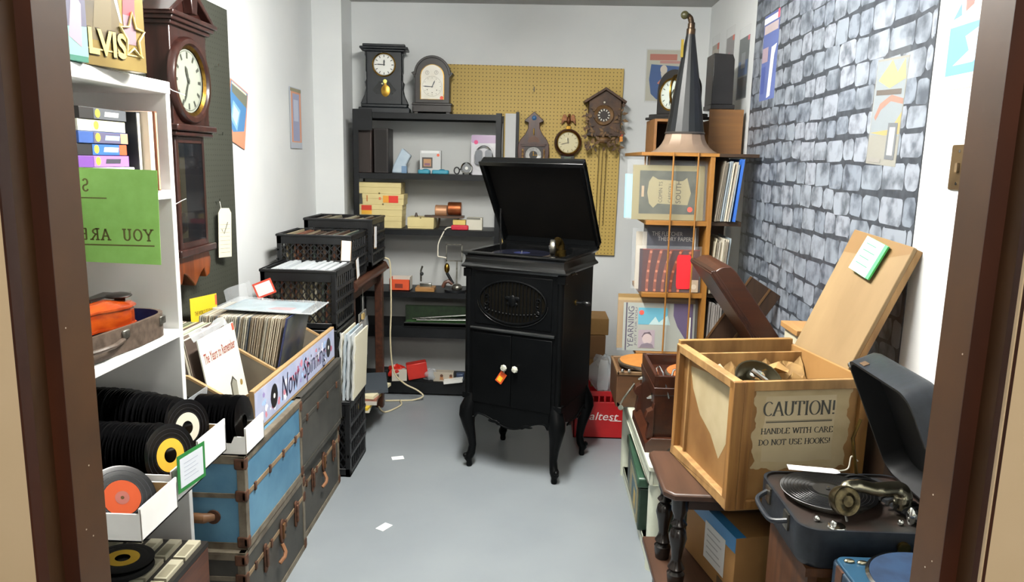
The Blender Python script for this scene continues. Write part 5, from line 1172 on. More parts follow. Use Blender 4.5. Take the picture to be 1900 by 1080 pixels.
b = MB(); b.lathe([(0, 0.004), (0.013, 0.002), (0.015, 0)], C('#2f5a86', 0.3), frame((-0.03, 4.785, 1.765), *BACK), n=16); b.tube([(-0.03, 4.784, 1.70), (-0.03, 4.780, 1.66)], 0.004, BRASS, 6); b.poly([(-0.07, 1.615, 0), (0.01, 1.615, 0), (0.0, 1.64, 0), (-0.03, 1.66, 0), (-0.06, 1.64, 0)], C('#5b3b28'), frame((0, 4.7845, 0), *BACK)); b.build('ornament', za, world=True)
# banjo clock with eagle
bj = thing('wall_clock', 'banjo clock with brass eagle on top and cream round dial, middle of pegboard', 'wall clock', (0.188, 4.845, 1.2))
Mb = frame((0.188, 4.843, 1.617), *BACK)
b = MB(Mb); b.lathe([(0, 0), (0.085, 0), (0.088, 0.03), (0.082, 0.05), (0.072, 0.056), (0.068, 0.05)], RW, n=40); b.build('case', bj, world=True)
b = MB(Mb); b.lathe([(0.066, 0.05), (0.074, 0.056), (0.068, 0.062), (0.064, 0.055)], BRASS, n=40); b.build('bezel', bj, world=True)
clock_face(Mb @ T(0, 0, 0.052), 0.066, C('#cabf92', 0.3), C('#6a6040'), 355, 255, parent=bj, world=True, numw=0.003)
b = MB(Mb); b.lathe([(0.066, 0.056), (0.05, 0.066), (0.025, 0.072), (0, 0.074)], clear('watch_glass', '#ffffff', 0.10, 0.03), n=32); b.build('glass', bj, world=True)
b = MB(frame((0.188, 4.82, 1.70), *BACK)); EGL = mat('eagle_brass', '#7d4f28', '#5a3318', rough=0.4, metal=0.5, scale=40)
b.box(-0.015, 0.015, 0, 0.022, -0.01, 0.012, BRASS)
b.ball((0, 0.055, 0.003), 0.018, EGL, sc=(0.8, 1.5, 0.8)); b.ball((0.003, 0.088, 0.006), 0.009, EGL)
for sg in (-1, 1): b.prism([(sg*0.006, 0.07), (sg*0.022, 0.094), (sg*0.036, 0.09), (sg*0.044, 0.06), (sg*0.046, 0.03), (sg*0.036, 0.036), (sg*0.026, 0.05), (sg*0.012, 0.05)], -0.002, 0.006, 'z', EGL)
b.build('eagle', bj, world=True, bevel=0.002)
b = MB(frame((0.188, 4.843, 0), *BACK)); b.prism([(-0.045, 1.535), (0.045, 1.535), (0.036, 1.50), (0.028, 1.30), (-0.028, 1.30), (-0.036, 1.50)], 0, 0.04, 'z', C('#1c1a18', 0.35)); b.prism([(-0.022, 1.53), (0.022, 1.53), (0.014, 1.32), (-0.014, 1.32)], 0.04, 0.042, 'z', C('#4c5a4a', 0.3)); b.build('throat', bj, world=True, bevel=0.002)
b = MB(frame((0.188, 4.843, 0), *BACK)); b.box(-0.075, 0.075, 1.13, 1.30, 0, 0.05, RW); b.build('lower_box', bj, world=True, bevel=0.004)
# cuckoo clock
CKW = mat('carved_walnut', '#54371f', '#2e1c10', rough=0.55, scale=16, detail=8, bump=0.5)
CKC = mat('carved_light', '#7a5a32', '#4e351c', rough=0.6, scale=25, detail=8, bump=0.6)
ck = thing('cuckoo_clock', 'carved brown cuckoo clock with white hour marks, rightmost on the pegboard', 'cuckoo clock', (0.41, 4.84, 1.6))
b = MB(frame((0.408, 4.843, 0), *BACK)); b.prism([(-0.10, 1.66), (0.10, 1.66), (0.10, 1.875), (0, 1.94), (-0.10, 1.875)], 0, 0.10, 'z', CKW); b.build('house', ck, world=True, bevel=0.003)
b = MB(frame((0.408, 4.843, 0), *BACK))
for sg in (-1, 1): b.prism([(0, 1.955), (sg*0.132, 1.872), (sg*0.126, 1.858), (0, 1.938)], 0, 0.125, 'z', CKW)
b.build('roof', ck, world=True, bevel=0.002)
random.seed(9); b = MB(frame((0.408, 4.743, 0), *BACK))
for k in range(110):
    a = random.uniform(0, 1); side = random.choice((-1, 1))
    if k < 70: u, v = random.uniform(-0.118, 0.105), random.uniform(1.585, 1.715)
    else: u, v = side*random.uniform(0.072, 0.118), random.uniform(1.68, 1.84)
    ang = random.uniform(0, 360); l = random.uniform(0.022, 0.042)
    b.prism([(0, 0), (l*0.4, l*0.25), (l, 0), (l*0.4, -l*0.25)], 0.0, random.uniform(0.006, 0.022), 'z', CKC if k % 3 else CKW, T(u, v, -0.004) @ RZ(ang))
b.ball((0, 1.635, 0.0), 0.03, CKC, sc=(1.5, 0.7, 0.6)); b.build('carved_leaves', ck, world=True)
Mk = frame((0.402, 4.741, 1.787), *BACK)
b = MB(Mk); b.lathe([(0.040, 0.004), (0.058, 0.012), (0.064, 0.0), (0.040, 0)], CKC, n=32); b.lathe([(0, 0.003), (0.04, 0.004)], C('#241812', 0.5), n=28)
for k in range(12): b.poly([(-0.003, 0.026, 0.006), (0.003, 0.026, 0.006), (0.0036, 0.037, 0.006), (-0.0036, 0.037, 0.006)], C('#d6d2c6'), RZ(30*k))
b.build('dial', ck, world=True)
b = MB(Mk); b.box(-0.018, 0.018, 0.055, 0.092, -0.002, 0.006, CKW); b.lathe([(0, 0.010), (0.006, 0.008)], C('#cfc8b4'), T(0, 0.078, 0), n=10); b.build('cuckoo_door', ck, world=True)
b = MB()
for x, zz in ((0.385, 1.02), (0.408, 0.95), (0.432, 1.10)): b.tube([(x, 4.80, 1.60), (x, 4.825, 1.3), (x, 4.83, zz)], 0.0022, C('#6a5630', 0.4, 0.6), 5)
b.build('chain', ck, world=True)
b = MB(frame((0.505, 4.735, 1.66), *BACK)); b.prism([(0, 0), (0.018, 0.004), (0.022, 0.028), (0.004, 0.03)], 0, 0.002, 'z', C('#c2402a')); b.prism([(0.0, -0.032), (0.02, -0.03), (0.018, 0), (0, 0)], 0, 0.002, 'z', C('#d88a2f')); b.build('price_tag', ck, world=True)
# ================================================================ PHONOGRAPH CABINET
CAB = mat('cabinet_ebony', '#060708', '#090a0b', rough=0.36, scale=10, bump=0.02, spec=0.10)
CABM = mat('cabinet_moulding', '#0a0b0c', rough=0.2, spec=0.75)
CABI = mat('cabinet_inside', '#080706', '#0d0b09', rough=0.6, scale=10, spec=0.2)
pc = thing('phonograph_cabinet', 'black upright phonograph cabinet on curved legs with its lid propped open', 'phonograph', (-0.016, 3.568, 0), rz=-22.65)
HW, HD, ZR = 0.262, 0.232, 1.0757
BW_, BD_ = 0.243, 0.213
for sx in (-1, 1):
    for sy in (-1, 1):
        q = 0.7071; px, py = sx*(BW_-0.028), sy*(BD_-0.028)
        path = [(0, 0.38, 0.030), (0.010, 0.34, 0.036), (0.026, 0.30, 0.041), (0.030, 0.27, 0.040), (0.022, 0.22, 0.031), (0.008, 0.16, 0.023), (0.0, 0.11, 0.019), (0.006, 0.07, 0.020), (0.017, 0.055, 0.023), (0.021, 0.042, 0.021), (0.016, 0.026, 0.014), (0.016, 0.010, 0.0155), (0.016, 0.0, 0.013)]
        b = MB(); b.tube([(px+sx*q*d, py+sy*q*d, z) for d, z, r in path], [r for d, z, r in path], CAB, 14)
        b.ball((px+sx*q*0.036, py+sy*q*0.036, 0.058), 0.013, CAB)
        b.prism([(0.0, 0.33), (0.018, 0.335), (0.03, 0.30), (0.02, 0.26), (0.0, 0.29)], -0.014, 0.014, 'y', CAB, T(px, py, 0) @ RZ(math.degrees(math.atan2(sy, sx))) @ T(0.028, 0, 0))
        b.build('leg', pc)
# body with chamfered pilasters
b = MB(); ch = 0.022
prof = [(-BW_+ch, -BD_), (BW_-ch, -BD_), (BW_, -BD_+ch), (BW_, BD_), (-BW_, BD_), (-BW_, -BD_+ch)]
n = len(prof)
b.add([(p[0], p[1], 0.30) for p in prof]+[(p[0], p[1], 1.0) for p in prof], [[i, (i+1) % n, n+(i+1) % n, n+i] for i in range(n)]+[list(range(n))[::-1]], CAB)
b.add([(p[0]*0.94, p[1]*0.94, 0.98) for p in prof], [list(range(n))], CABI)
b.build('body', pc)
# corner pilasters
for sx in (-1, 1):
    b = MB()
    for dx in (0, ): b.tube([(sx*(BW_-0.010), -BD_+0.010, 0.36), (sx*(BW_-0.010), -BD_+0.010, 0.99)], 0.0165, CAB, 12)
    b.box(sx*(BW_-0.005)-0.020, sx*(BW_-0.005)+0.020, -BD_-0.006, -BD_+0.03, 0.955, 0.995, CAB); b.box(sx*(BW_-0.005)-0.020, sx*(BW_-0.005)+0.020, -BD_-0.006, -BD_+0.03, 0.355, 0.385, CAB)
    b.build('pilaster', pc, bevel=0.003)
# rim moulding, a hollow square frame
b = MB()
mp = [(0.0, 0.990), (0.004, 0.998), (0.0175, 1.002), (0.0195, 1.008), (0.0165, 1.014), (0.008, 1.024), (0.004, 1.040), (0.006, 1.056), (0.013, 1.064), (0.019, 1.069), (0.019, 1.0757), (-0.012, 1.0757), (-0.012, 0.985)]
v = []; cs = [(-1, -1), (1, -1), (1, 1), (-1, 1)]; k = len(mp)
for (sx, sy) in cs: v += [(sx*(BW_+o), sy*(BD_+o), z) for o, z in mp]
f = [[i*k+j, ((i+1) % 4)*k+j, ((i+1) % 4)*k+(j+1) % k, i*k+(j+1) % k] for i in range(4) for j in range(k)]
b.add(v, f, CABM); b.build('rim_moulding', pc, angle=25)
# grille
gr = MB(); yF = -BD_
gr.box(-0.195, 0.195, yF-0.004, yF+0.002, 0.735, 0.975, CAB)
o1 = gr.build('grille_panel', pc, bevel=0.002)
CLOTH = mat('grille_cloth', '#0a0906', '#110e08', rough=0.9, scale=200, spec=0.05)
b = MB(); b.prism([(0.165*math.cos(D2R(a)), 0.852+0.095*math.sin(D2R(a))) for a in range(0, 360, 10)], yF-0.0055, yF-0.004, 'y', CLOTH); b.build('grille_cloth', o1)
b = MB()
ov = [(0.170*math.cos(D2R(a)), yF-0.008, 0.852+0.10*math.sin(D2R(a))) for a in range(0, 360, 8)]
b.tube(ov, 0.005, CAB, 8, closed=True)
b.tube([(0.178*math.cos(D2R(a)), yF-0.006, 0.85+0.112*math.sin(D2R(a))) for a in range(180, 361, 9)], 0.003, CABM, 6)
for k in range(17):
    x = -0.144+0.018*k; h = 0.098*math.sqrt(max(0, 1-(x/0.168)**2)); b.box(x-0.0028, x+0.0028, yF-0.010, yF-0.005, 0.852-h, 0.852+h, CAB)
for k in range(16):
    x = -0.135+0.018*k; h = 0.055-0.02*(x/0.15)**2; b.ball((x, yF-0.010, 0.852-h), 0.0045, CABM, n=8)
for sg in (-1, 1):
    for q in range(5): b.tube([(sg*(0.13+0.012*math.cos(t+q)), yF-0.010, 0.87-0.03*q*0.5+0.012*math.sin(t+q)) for t in (0, 1, 2, 3, 4)], 0.003, CAB, 6)
b.ball((0, yF-0.009, 0.86), 0.02, CAB, sc=(1, 0.4, 1.4))
for sg in (-1, 1): b.ball((sg*0.022, yF-0.009, 0.872), 0.012, CAB, sc=(1.4, 0.4, 0.8)); b.ball((sg*0.018, yF-0.009, 0.845), 0.010, CAB, sc=(1.2, 0.4, 0.8))
b.build('fretwork', o1)
b = MB(); b.prism([(yF, 0.700), (yF-0.012, 0.706), (yF-0.014, 0.713), (yF-0.009, 0.720), (yF, 0.722)], -0.215, 0.215, 'x', CABM); b.build('ledge_moulding', pc)
GLK = mat('glass_knob', '#c9c9bd', '#8d8d80', rough=0.08, scale=60)
for sg, nm in ((-1, 'left'), (1, 'right')):
    b = MB(); x0, x1 = (-0.205, -0.0012) if sg < 0 else (0.0012, 0.205)
    b.box(x0, x1, yF-0.007, yF+0.002, 0.345, 0.692, CAB)
    d = b.build('door', pc, bevel=0.003)
    b = MB(frame((sg*0.0285, yF-0.007, 0.540), (1, 0, 0), (0, 0, 1))); b.lathe([(0.006, 0), (0.006, 0.010), (0.014, 0.014), (0.017, 0.020), (0.013, 0.028), (0, 0.030)], GLK, n=8); lab(b.build('knob', d, smooth=False), 'clear faceted glass knob')
# scalloped aprons
def apron(hw, y, axis_rot, deep, nm):
    pts = [(-hw, 0.36)]+[(hw, 0.36)]
    low = []
    N = 40
    for i in range(N+1):
        u = -1+2*i/N; a = abs(u)
        if a > 0.90: z = 0.262+0.5*(a-0.90)*0.1
        elif a > 0.84: z = 0.262+0.022*((0.90-a)/0.06)
        else: z = 0.284-deep*(0.5+0.5*math.cos(math.pi*min(1, a/0.80)))
        if 0.28 < a < 0.36: z -= 0.006*math.sin(math.pi*(a-0.28)/0.08)
        low.append((u*hw, z))
    poly = [(hw, 0.36), (-hw, 0.36)]+low
    b = MB(axis_rot); b.prism(poly, y, y+0.016, 'y', CAB)
    b.tube([(p[0], y-0.001, p[1]+0.004) for p in low], 0.0042, CAB, 6)
    for sg in (-1, 1): b.ball((sg*hw*0.42, y-0.001, 0.262), 0.014, CAB, sc=(2.0, 0.35, 0.6)); b.ball((sg*hw*0.30, y-0.001, 0.255), 0.010, CAB, sc=(1.2, 0.4, 0.8))
    b.build(nm, pc)
apron(BW_-0.03, -BD_-0.002, Matrix(), 0.050, 'apron')
apron(BD_-0.03, -BW_-0.002, RZ(90), 0.028, 'apron'); apron(BD_-0.03, -BW_-0.002, RZ(-90), 0.028, 'apron')
apron(BW_-0.03, -BD_-0.002, RZ(180), 0.028, 'apron')
# well inside the rim, turntable, tone arm
b = MB(); b.box(-0.225, 0.225, -0.195, 0.20, 1.030, 1.036, CABI); b.build('motor_board', pc)
b = MB(); b.lathe([(0, 1.036), (0.02, 1.036), (0.02, 1.046), (0.145, 1.046), (0.149, 1.049), (0.149, 1.055), (0.145, 1.058), (0, 1.058)], mat('turntable_nickel', '#6a5f55', '#4d443c', rough=0.35, metal=0.5, scale=20), T(-0.045, -0.02, 0), n=48)
b.lathe([(0, 1.0585), (0.139, 1.0585), (0.139, 1.0605), (0, 1.0605)], mat('record_blueblack', '#12131c', '#1b1d2a', rough=0.25, scale=6), T(-0.045, -0.02, 0), n=48); b.cyl((-0.045, -0.02, 1.058), 0.004, 0.012, CHROME, n=10); b.lathe([(0, 1.061), (0.04, 1.061)], C('#23284a', 0.4), T(-0.045, -0.02, 0), n=28)
b.build('turntable', pc)
OLDB = mat('old_brass', '#6f5a2b', '#43351c', rough=0.35, metal=0.9, scale=25)
b = MB(); b.cyl((0.09, 0.15, 1.036), 0.028, 0.03, OLDB); b.tube(spline([(0.09, 0.15, 1.06), (0.09, 0.148, 1.095), (0.085, 0.12, 1.115), (0.105, 0.06, 1.118), (0.125, 0.0, 1.112), (0.13, -0.03, 1.105)]), [0.02]*8*1+[0.019]*8+[0.0175]*8+[0.016]*8+[0.015]*9, OLDB, 12)
b.build('tone_arm', pc)
b = MB(frame((0.128, -0.045, 1.10), (0.35, -1, 0), (0, 0, 1))); b.lathe([(0, 0.018), (0.018, 0.017), (0.034, 0.016), (0.037, 0.012), (0.037, -0.004), (0.033, -0.008), (0.018, -0.010), (0, -0.012)], STEEL, n=32); b.lathe([(0.012, 0.0185), (0.016, 0.021), (0.02, 0.0185)], CHROME, n=24); b.tube([(0, -0.03, 0.012), (0, -0.05, 0.012)], 0.003, STEEL, 6); b.build('sound_box', pc)
# lid
L_, TH = 0.503, 54.3
ML = T(0, HD, ZR) @ RX(-TH) @ T(0, -HD, 0)
lid = thing
y0 = HD-L_
b = MB(ML); t_ = 0.016; h_ = 0.052
b.box(-HW, HW, y0, HD, h_-0.012, h_, CABM)
b.box(-HW, HW, y0, y0+t_, 0, h_-0.012, CABM); b.box(-HW, HW, HD-t_, HD, 0, h_-0.012, CAB)
b.box(-HW, -HW+t_, y0+t_, HD-t_, 0, h_-0.012, CAB); b.box(HW-t_, HW, y0+t_, HD-t_, 0, h_-0.012, CAB)
lo = b.build('lid', pc, bevel=0.004)
MB(ML).box(-HW+t_, HW-t_, y0+t_, HD-t_, h_-0.0135, h_-0.0115, CABI).build('lid_lining', lo)
b = MB(ML); b.box(-HW-0.004, HW+0.004, y0-0.005, HD, 0.0, 0.008, CABM).box(-HW+t_, HW-t_, y0+t_, HD-t_, -0.001, 0.009, CAB)
b2 = MB(ML)
for (xa, xb, ya, yb) in ((-HW-0.004, HW+0.004, y0-0.005, y0+0.006), (-HW-0.004, -HW+0.006, y0, HD), (HW-0.006, HW+0.004, y0, HD)): b2.box(xa, xb, ya, yb, 0.0, 0.007, CABM)
b2.build('lid_edge', lo, bevel=0.002)
MB().box(-HW+0.004, HW-0.004, HD-0.016, HD+0.006, ZR-0.004, ZR+0.012, CAB).build('hinge', pc)
b = MB(); b.tube([(-0.215, 0.10, 1.04), (-0.215, 0.09, 1.26)], 0.004, BLACK, 6); b.build('lid_stay', pc)
# crank, brass plates
b = MB(); X = BW_
b.cyl((X, -0.03, 0.845), 0.014, 0.006, OLDB, axis='x', n=16); b.tube([(X, -0.03, 0.845), (X+0.045, -0.03, 0.845)], 0.006, BLACK, 8); b.build('crank_shaft', pc)
b = MB(); b.lathe([(0.006, 0), (0.010, 0.008), (0.012, 0.022), (0.011, 0.034), (0.006, 0.042), (0, 0.044)], BLACK, T(X+0.03, -0.03, 0.845) @ RY(90), n=16); b.build('crank_handle', pc)
b = MB(); b.tube([(X+0.001, -0.10, 0.985), (X+0.006, -0.06, 0.988), (X+0.001, -0.03, 0.98)], 0.003, OLDB, 6); b.build('brake_lever', pc)
pt = thing('price_tag', 'orange and yellow price tag hanging from the left glass knob', 'price tag', (-0.14, 3.36, 0.49))
Mw = pc['_m']
b = MB(Mw @ frame((-0.031, -BD_-0.0135, 0.512), (1, 0, 0), (0, 0, 1)) @ RZ(-32)); b.prism(rrect(-0.018, -0.058, 0.018, 0.0, 0.003), 0, 0.0015, 'z', C('#d2501c')); b.box(-0.012, 0.010, -0.050, -0.024, 0.0015, 0.002, C('#e8b62a')); b.build('card', pt, world=True)
b = MB(Mw); b.tube([(-0.031, -BD_-0.014, 0.512), (-0.029, -BD_-0.020, 0.527)], 0.0012, C('#d8d0c0'), 5); b.build('string', pt, world=True)

# red dairy crate and bag behind the cabinet
RED = mat('red_plastic', '#a8161c', '#b81f22', rough=0.35, scale=6)
rc = thing('milk_crate', 'red dairy crate with white script on the floor right of the phonograph cabinet', 'milk crate', (0.38, 4.05, 0))
b = MB(); X0, X1, Y0, Y1, H = 0.235, 0.505, 3.905, 4.20, 0.268
for (a, c_, d, e) in ((X0, X1, Y0, Y0+0.008), (X0, X1, Y1-0.008, Y1), (X0, X0+0.008, Y0, Y1), (X1-0.008, X1, Y0, Y1)):
    b.box(a, c_, d, e, 0, 0.205, RED); b.box(a, c_, d, e, 0.240, H, RED)
    for k in range(9):
        u = k/8
        if c_-a > 0.1: x = a+(c_-a-0.01)*u; b.box(x, x+0.010, d, e, 0.205, 0.240, RED)
        else: y = d+(e-d-0.01)*u; b.box(a, c_, y, y+0.010, 0.205, 0.240, RED)
b.box(X0, X1, Y0, Y1, 0, 0.008, RED); b.build('crate', rc, world=True, bevel=0.002, seg=1)
b = MB(); b.text('Sealtest', 0.045, C('#e8e2e0'), frame((X0+0.02, Y0-0.001, 0.105), *BACK), w=0.225, shear=0.25); b.box(X0+0.20, X0+0.262, Y0-0.0012, Y0-0.0008, 0.100, 0.104, C('#e8e2e0')); b.build('lettering', rc, world=True)
solo(crumple((0.405, 4.03, 0.33), 0.10, WRAP2, 14, (0.85, 0.9, 1.05)), 'plastic_bag', 'crumpled clear plastic bag sitting in the red dairy crate', 'bag')
bx = thing('cardboard_box', 'stack of brown boxes half hidden behind the right edge of the phonograph cabinet', 'box', (0.34, 4.4, 0)); b = MB()
KRAFT = mat('kraft_card', '#a27a48', '#93703f', rough=0.75, scale=6)
b.box(0.26, 0.435, 4.24, 4.5, 0.0, 0.36, KRAFT).box(0.26, 0.425, 4.24, 4.48, 0.362, 0.50, C('#7d5a36')).box(0.27, 0.44, 4.25, 4.48, 0.502, 0.60, KRAFT); b.build('carton', bx, world=True, bevel=0.003)

# ================================================================ SHEET MUSIC RACK AND HORN
PINE = wood('rack_pine', '#9a6a2c', '#825622', 'x', rough=0.45, scale=5)
PINEV = wood('rack_pine_upright', '#9a6a2c', '#825622', 'z', rough=0.45, scale=5)
rk = thing('sheet_music_rack', 'honey-coloured wooden rack of sheet music against the right wall', 'rack', (0.75, 3.68, 0))
YF = 3.50
DKB = mat('rack_dark_brown', '#3a2612', '#2c1c0d', rough=0.6, scale=5)
b = MB().box(0.478, 0.835, YF-0.005, 4.16, 1.535, 1.551, PINE).box(0.835, 1.03, YF+0.04, 4.16, 1.535, 1.551, DKB); b.build('top_board', rk, world=True, bevel=0.001)
for z, xl in ((1.236, 0.515), (0.892, 0.512), (0.598, 0.50)):
    MB().box(xl, 0.797, YF, 3.86, z-0.021, z, PINE).box(0.818, 0.965, YF+0.03, 3.86, z-0.021, z, DKB).build('shelf', rk, world=True, bevel=0.001)
MB().box(0.797, 0.818, YF-0.002, 3.86, 0, 1.535, PINEV).build('divider', rk, world=True, bevel=0.001)
MB().box(0.99, 1.03, 4.10, 4.15, 0, 1.535, DKB).build('rear_post', rk, world=True)
MB().box(0.60, 0.64, 4.10, 4.15, 0, 1.535, DKB).build('rear_post', rk, world=True)
MB().box(0.56, 0.965, 3.845, 3.86, 0.0, 1.535, mat('rack_back', '#4a2f16', '#3a2411', rough=0.6, scale=4)).build('back_panel', rk, world=True)
for x, y in ((0.624, YF-0.012), (0.738, YF-0.012), (0.505, 3.56), (0.53, 3.6)):
    b = MB(); b.tube([(x, y, 0.0 if y < 3.5 else 1.25), (x, y, 1.552 if y < 3.5 else 1.536)], 0.0042, PINEV, 8); b.build('dowel', rk, world=True)
def rack_sheet(label, x, y, z, w_, h_, base, shapes, wrapm=0.012, lean=4, nm='sheet_music'):
    t = thing(nm, label, 'sheet music', (x+w_/2, y, z), group='sheet music in the rack')
    M = frame((x, y, z), *BACK) @ RX(-lean)
    sheet(MB(), M, w_, h_, base, shapes).build('cover', t, world=True)
    if wrapm: MB().box(-wrapm*2.2, w_+wrapm, 0.0, h_+wrapm*2, -0.0026, 0.0036, WRAP, M).build('plastic_sleeve', t, world=True)
    return t
OLV = mat('olive_engraving', '#4a4c40', '#363930', rough=0.6, scale=18, detail=8)
TANP = C('#867d5c', 0.6); INK2 = C('#3c3628', 0.6)
rack_sheet('tan bordered sheet music with a grey engraving and red dot, top of the rack', 0.448, 3.53, 1.2375, 0.335, 0.255, C('#7f7653'),
  [('r', 0.10, 0.11, 0.90, 0.90, OLV), ('p', [(0.24, 0.30), (0.3, 0.22), (0.36, 0.30), (0.78, 0.28), (0.82, 0.5), (0.76, 0.78), (0.70, 0.72), (0.36, 0.74), (0.28, 0.80), (0.23, 0.7), (0.21, 0.5)], TANP), ('r', 0.13, 0.42, 0.165, 0.62, C('#9a8468')),
   ('v', 'COMIN TS', 0.42, 0.32, 0.05, INK2, 0.38), ('v', 'CAREYOU', 0.55, 0.32, 0.045, INK2, 0.34), ('v', 'SOUTH', 0.68, 0.31, 0.07, INK2, 0.42), ('o', 0.815, 0.2, 0.012, 0.012, C('#e24a32'))], 0.012)
rack_sheet('pink-spotted pale sheet in a sleeve peeping out at the right of the engraved sheet', 0.72, 3.545, 1.2375, 0.07, 0.25, C('#9c937c'), [('o', 0.75, 0.22, 0.012, 0.012, C('#e0566a'))], 0.006)
rack_sheet('pale blue sheet showing behind the left edge of the engraved sheet', 0.425, 3.63, 1.2375, 0.2, 0.21, C('#8fc3dd'), [], 0.0)
rack_sheet('dark navy music booklet with grey capital lettering on the middle shelf', 0.535, 3.56, 0.8935, 0.235, 0.305, C('#1d1c2c'),
  [('t', 'THE FLETCHER', 0.10, 0.87, 0.065, C('#a9a49e'), 0.62), ('t', 'THEORY PAPERS', 0.22, 0.79, 0.065, C('#a9a49e'), 0.72), ('r', 0.965, 0.0, 0.985, 1.0, C('#cfc9c0'))], 0.01)
BEAD = C('#b06a4c', 0.5)
sh = [('r', 0.0, 0.985, 1, 1.0, C('#8a2a24')), ('r', 0.0, 0, 0.05, 1, C('#34202a'))]
for j in range(5):
    pts = [(0.14+0.13*j+0.20*(v**2)*(0.3+0.2*j), v) for v in [i/9 for i in range(10)]]
    sh.append(('p', [(p[0]-0.028, p[1]) for p in pts]+[(p[0]+0.02, p[1]) for p in pts[::-1]], C('#7a3a26')))
    for i in range(0, 10, 2): sh.append(('o', pts[i][0], min(0.95, pts[i][1]+0.04), 0.006, 0.006, BEAD))
sh += [('p', [(0.62+0.24*p[0], 0.08+0.80*p[1]) for p in rrect(0, 0, 1, 1, 0.14)], C('#c81e28')), ('r', 0.87, 0.01, 0.99, 0.3, C('#b9a58e')), ('o', 0.92, 0.14, 0.012, 0.012, C('#d2c6b2'))]
rack_sheet('dark red music cover with bead rows and bright red label, middle rack shelf', 0.498, 3.525, 0.8935, 0.285, 0.205, C('#451d1c'), sh, 0.008)
rack_sheet('torn brown-edged sheet standing at the far left of the middle shelf', 0.488, 3.60, 0.8935, 0.12, 0.28, C('#b3a999'), [], 0.008)
VIO = C('#46345e'); CY = C('#4f9cb4')
rack_sheet('sheet music with upward dark lettering and a small portrait, bottom shelf of the rack', 0.435, 3.53, 0.5995, 0.345, 0.235, C('#979c95'),
  [('r', 0.035, 0.0, 0.055, 1.0, C('#3c3247')), ('v', 'YEARNING', 0.150, 0.06, 0.082, C('#3c3450'), 0.86), ('v', 'JUST FOR YOU', 0.195, 0.10, 0.028, C('#4c4458'), 0.80), ('r', 0.21, 0.55, 0.62, 0.9, CY), ('p', [(0.36, 0.55), (0.45, 0.72), (0.5, 0.6), (0.62, 0.75), (0.66, 0.55)], C('#a9c4c6')),
   ('p', [(0.70, 1), (0.97, 1), (0.97, 0.0), (0.88, 0.25), (0.76, 0.52), (0.70, 0.75)], VIO), ('r', 0.90, 0.0, 0.945, 0.72, C('#c9cabc')), ('r', 0.22, 0.06, 0.45, 0.44, C('#9c8f9a')), ('p', [(0.27, 0.30), (0.30, 0.38), (0.38, 0.40), (0.41, 0.32), (0.38, 0.34), (0.31, 0.33), (0.29, 0.22)], C('#4d3f4c')), ('o', 0.345, 0.25, 0.024, 0.026, C('#b9a9a9')), ('p', [(0.24, 0.07), (0.44, 0.07), (0.42, 0.14), (0.35, 0.17), (0.27, 0.14)], C('#6e6472')), ('o', 0.255, 0.80, 0.012, 0.012, C('#e0412f'))], 0.012)
rack_sheet('plain brown cardboard sheet standing behind the others on the bottom shelf', 0.412, 3.575, 0.5995, 0.375, 0.27, C('#8d7145'), [('r', 0.0, 0.88, 1, 0.93, C('#a8894f'))], 0.0)
# edge-on bundles in the right bays
def bundle(n, z, h, x0, x1, label, group, cols, seed, lean):
    random.seed(seed); protos = {}
    for i in range(n):
        k = random.randrange(5)
        if k not in protos:
            o = tag(MB().box(-0.003, 0.003, 0, 0.24, 0, 1, C(cols[k % len(cols)], 0.5)).build('sheet_music', origin=(0, 0, 0)), label, 'sheet music', group); protos[k] = o
        else: o = protos[k].copy(); COL.objects.link(o)
        o.location = (x0+(x1-x0)*i/(n-1), YF+0.01+random.uniform(0, 0.015), z); o.scale = (1, 1, h*random.uniform(0.93, 1.02)); o.rotation_euler = (0, D2R(lean+random.uniform(-0.6, 0.6)), 0)
BC = ['#b3ab95', '#8f9aa0', '#c6bfae', '#7d7568', '#a9a294']
bundle(8, 1.238, 0.275, 0.838, 0.905, 'sheet music standing edge-on in the top right bay of the rack', 'edge-on sheets in the top right bay', BC, 41, 6)
t = thing('sheet_music', 'bright blue folder edge-on at the right of the top bay', 'sheet music', (0.93, 3.6, 1.238)); MB(T(0.925, 3.51, 1.238) @ RY(5)).box(-0.006, 0.006, 0, 0.25, 0, 0.29, C('#2f62b8')).build('folder', t, world=True)
bundle(12, 0.894, 0.26, 0.832, 0.90, 'sheet music packed edge-on in the middle right bay of the rack', 'edge-on sheets in the middle right bay', BC, 42, 4)
bundle(10, 0.5995, 0.25, 0.835, 0.90, 'plastic-sleeved sheet standing edge-on in the bottom right bay of the rack', 'edge-on sheets in the bottom right bay', ['#8a8480', '#9a9692', '#77716c'], 43, 1)
# plywood box
ply = wood('plywood', '#8a6034', '#7a5430', 'x', rough=0.6, scale=4)
pb = thing('plywood_box', 'plywood box on the rack behind the black horn', 'box', (0.8, 3.95, 1.552))
b = MB(); b.box(0.585, 0.598, 3.86, 4.15, 1.552, 1.71, ply); b.box(0.585, 0.80, 3.86, 4.15, 1.71, 1.722, ply); b.box(0.86, 1.03, 3.87, 3.885, 1.552, 1.775, ply); b.box(0.60, 1.03, 4.13, 4.145, 1.552, 1.72, C('#2e2013', 0.8)); b.box(0.86, 1.03, 3.885, 4.145, 1.55, 1.72, ply); b.box(0.585, 1.03, 3.86, 4.15, 1.5515, 1.556, ply); b.build('carcass', pb, world=True, bevel=0.001)
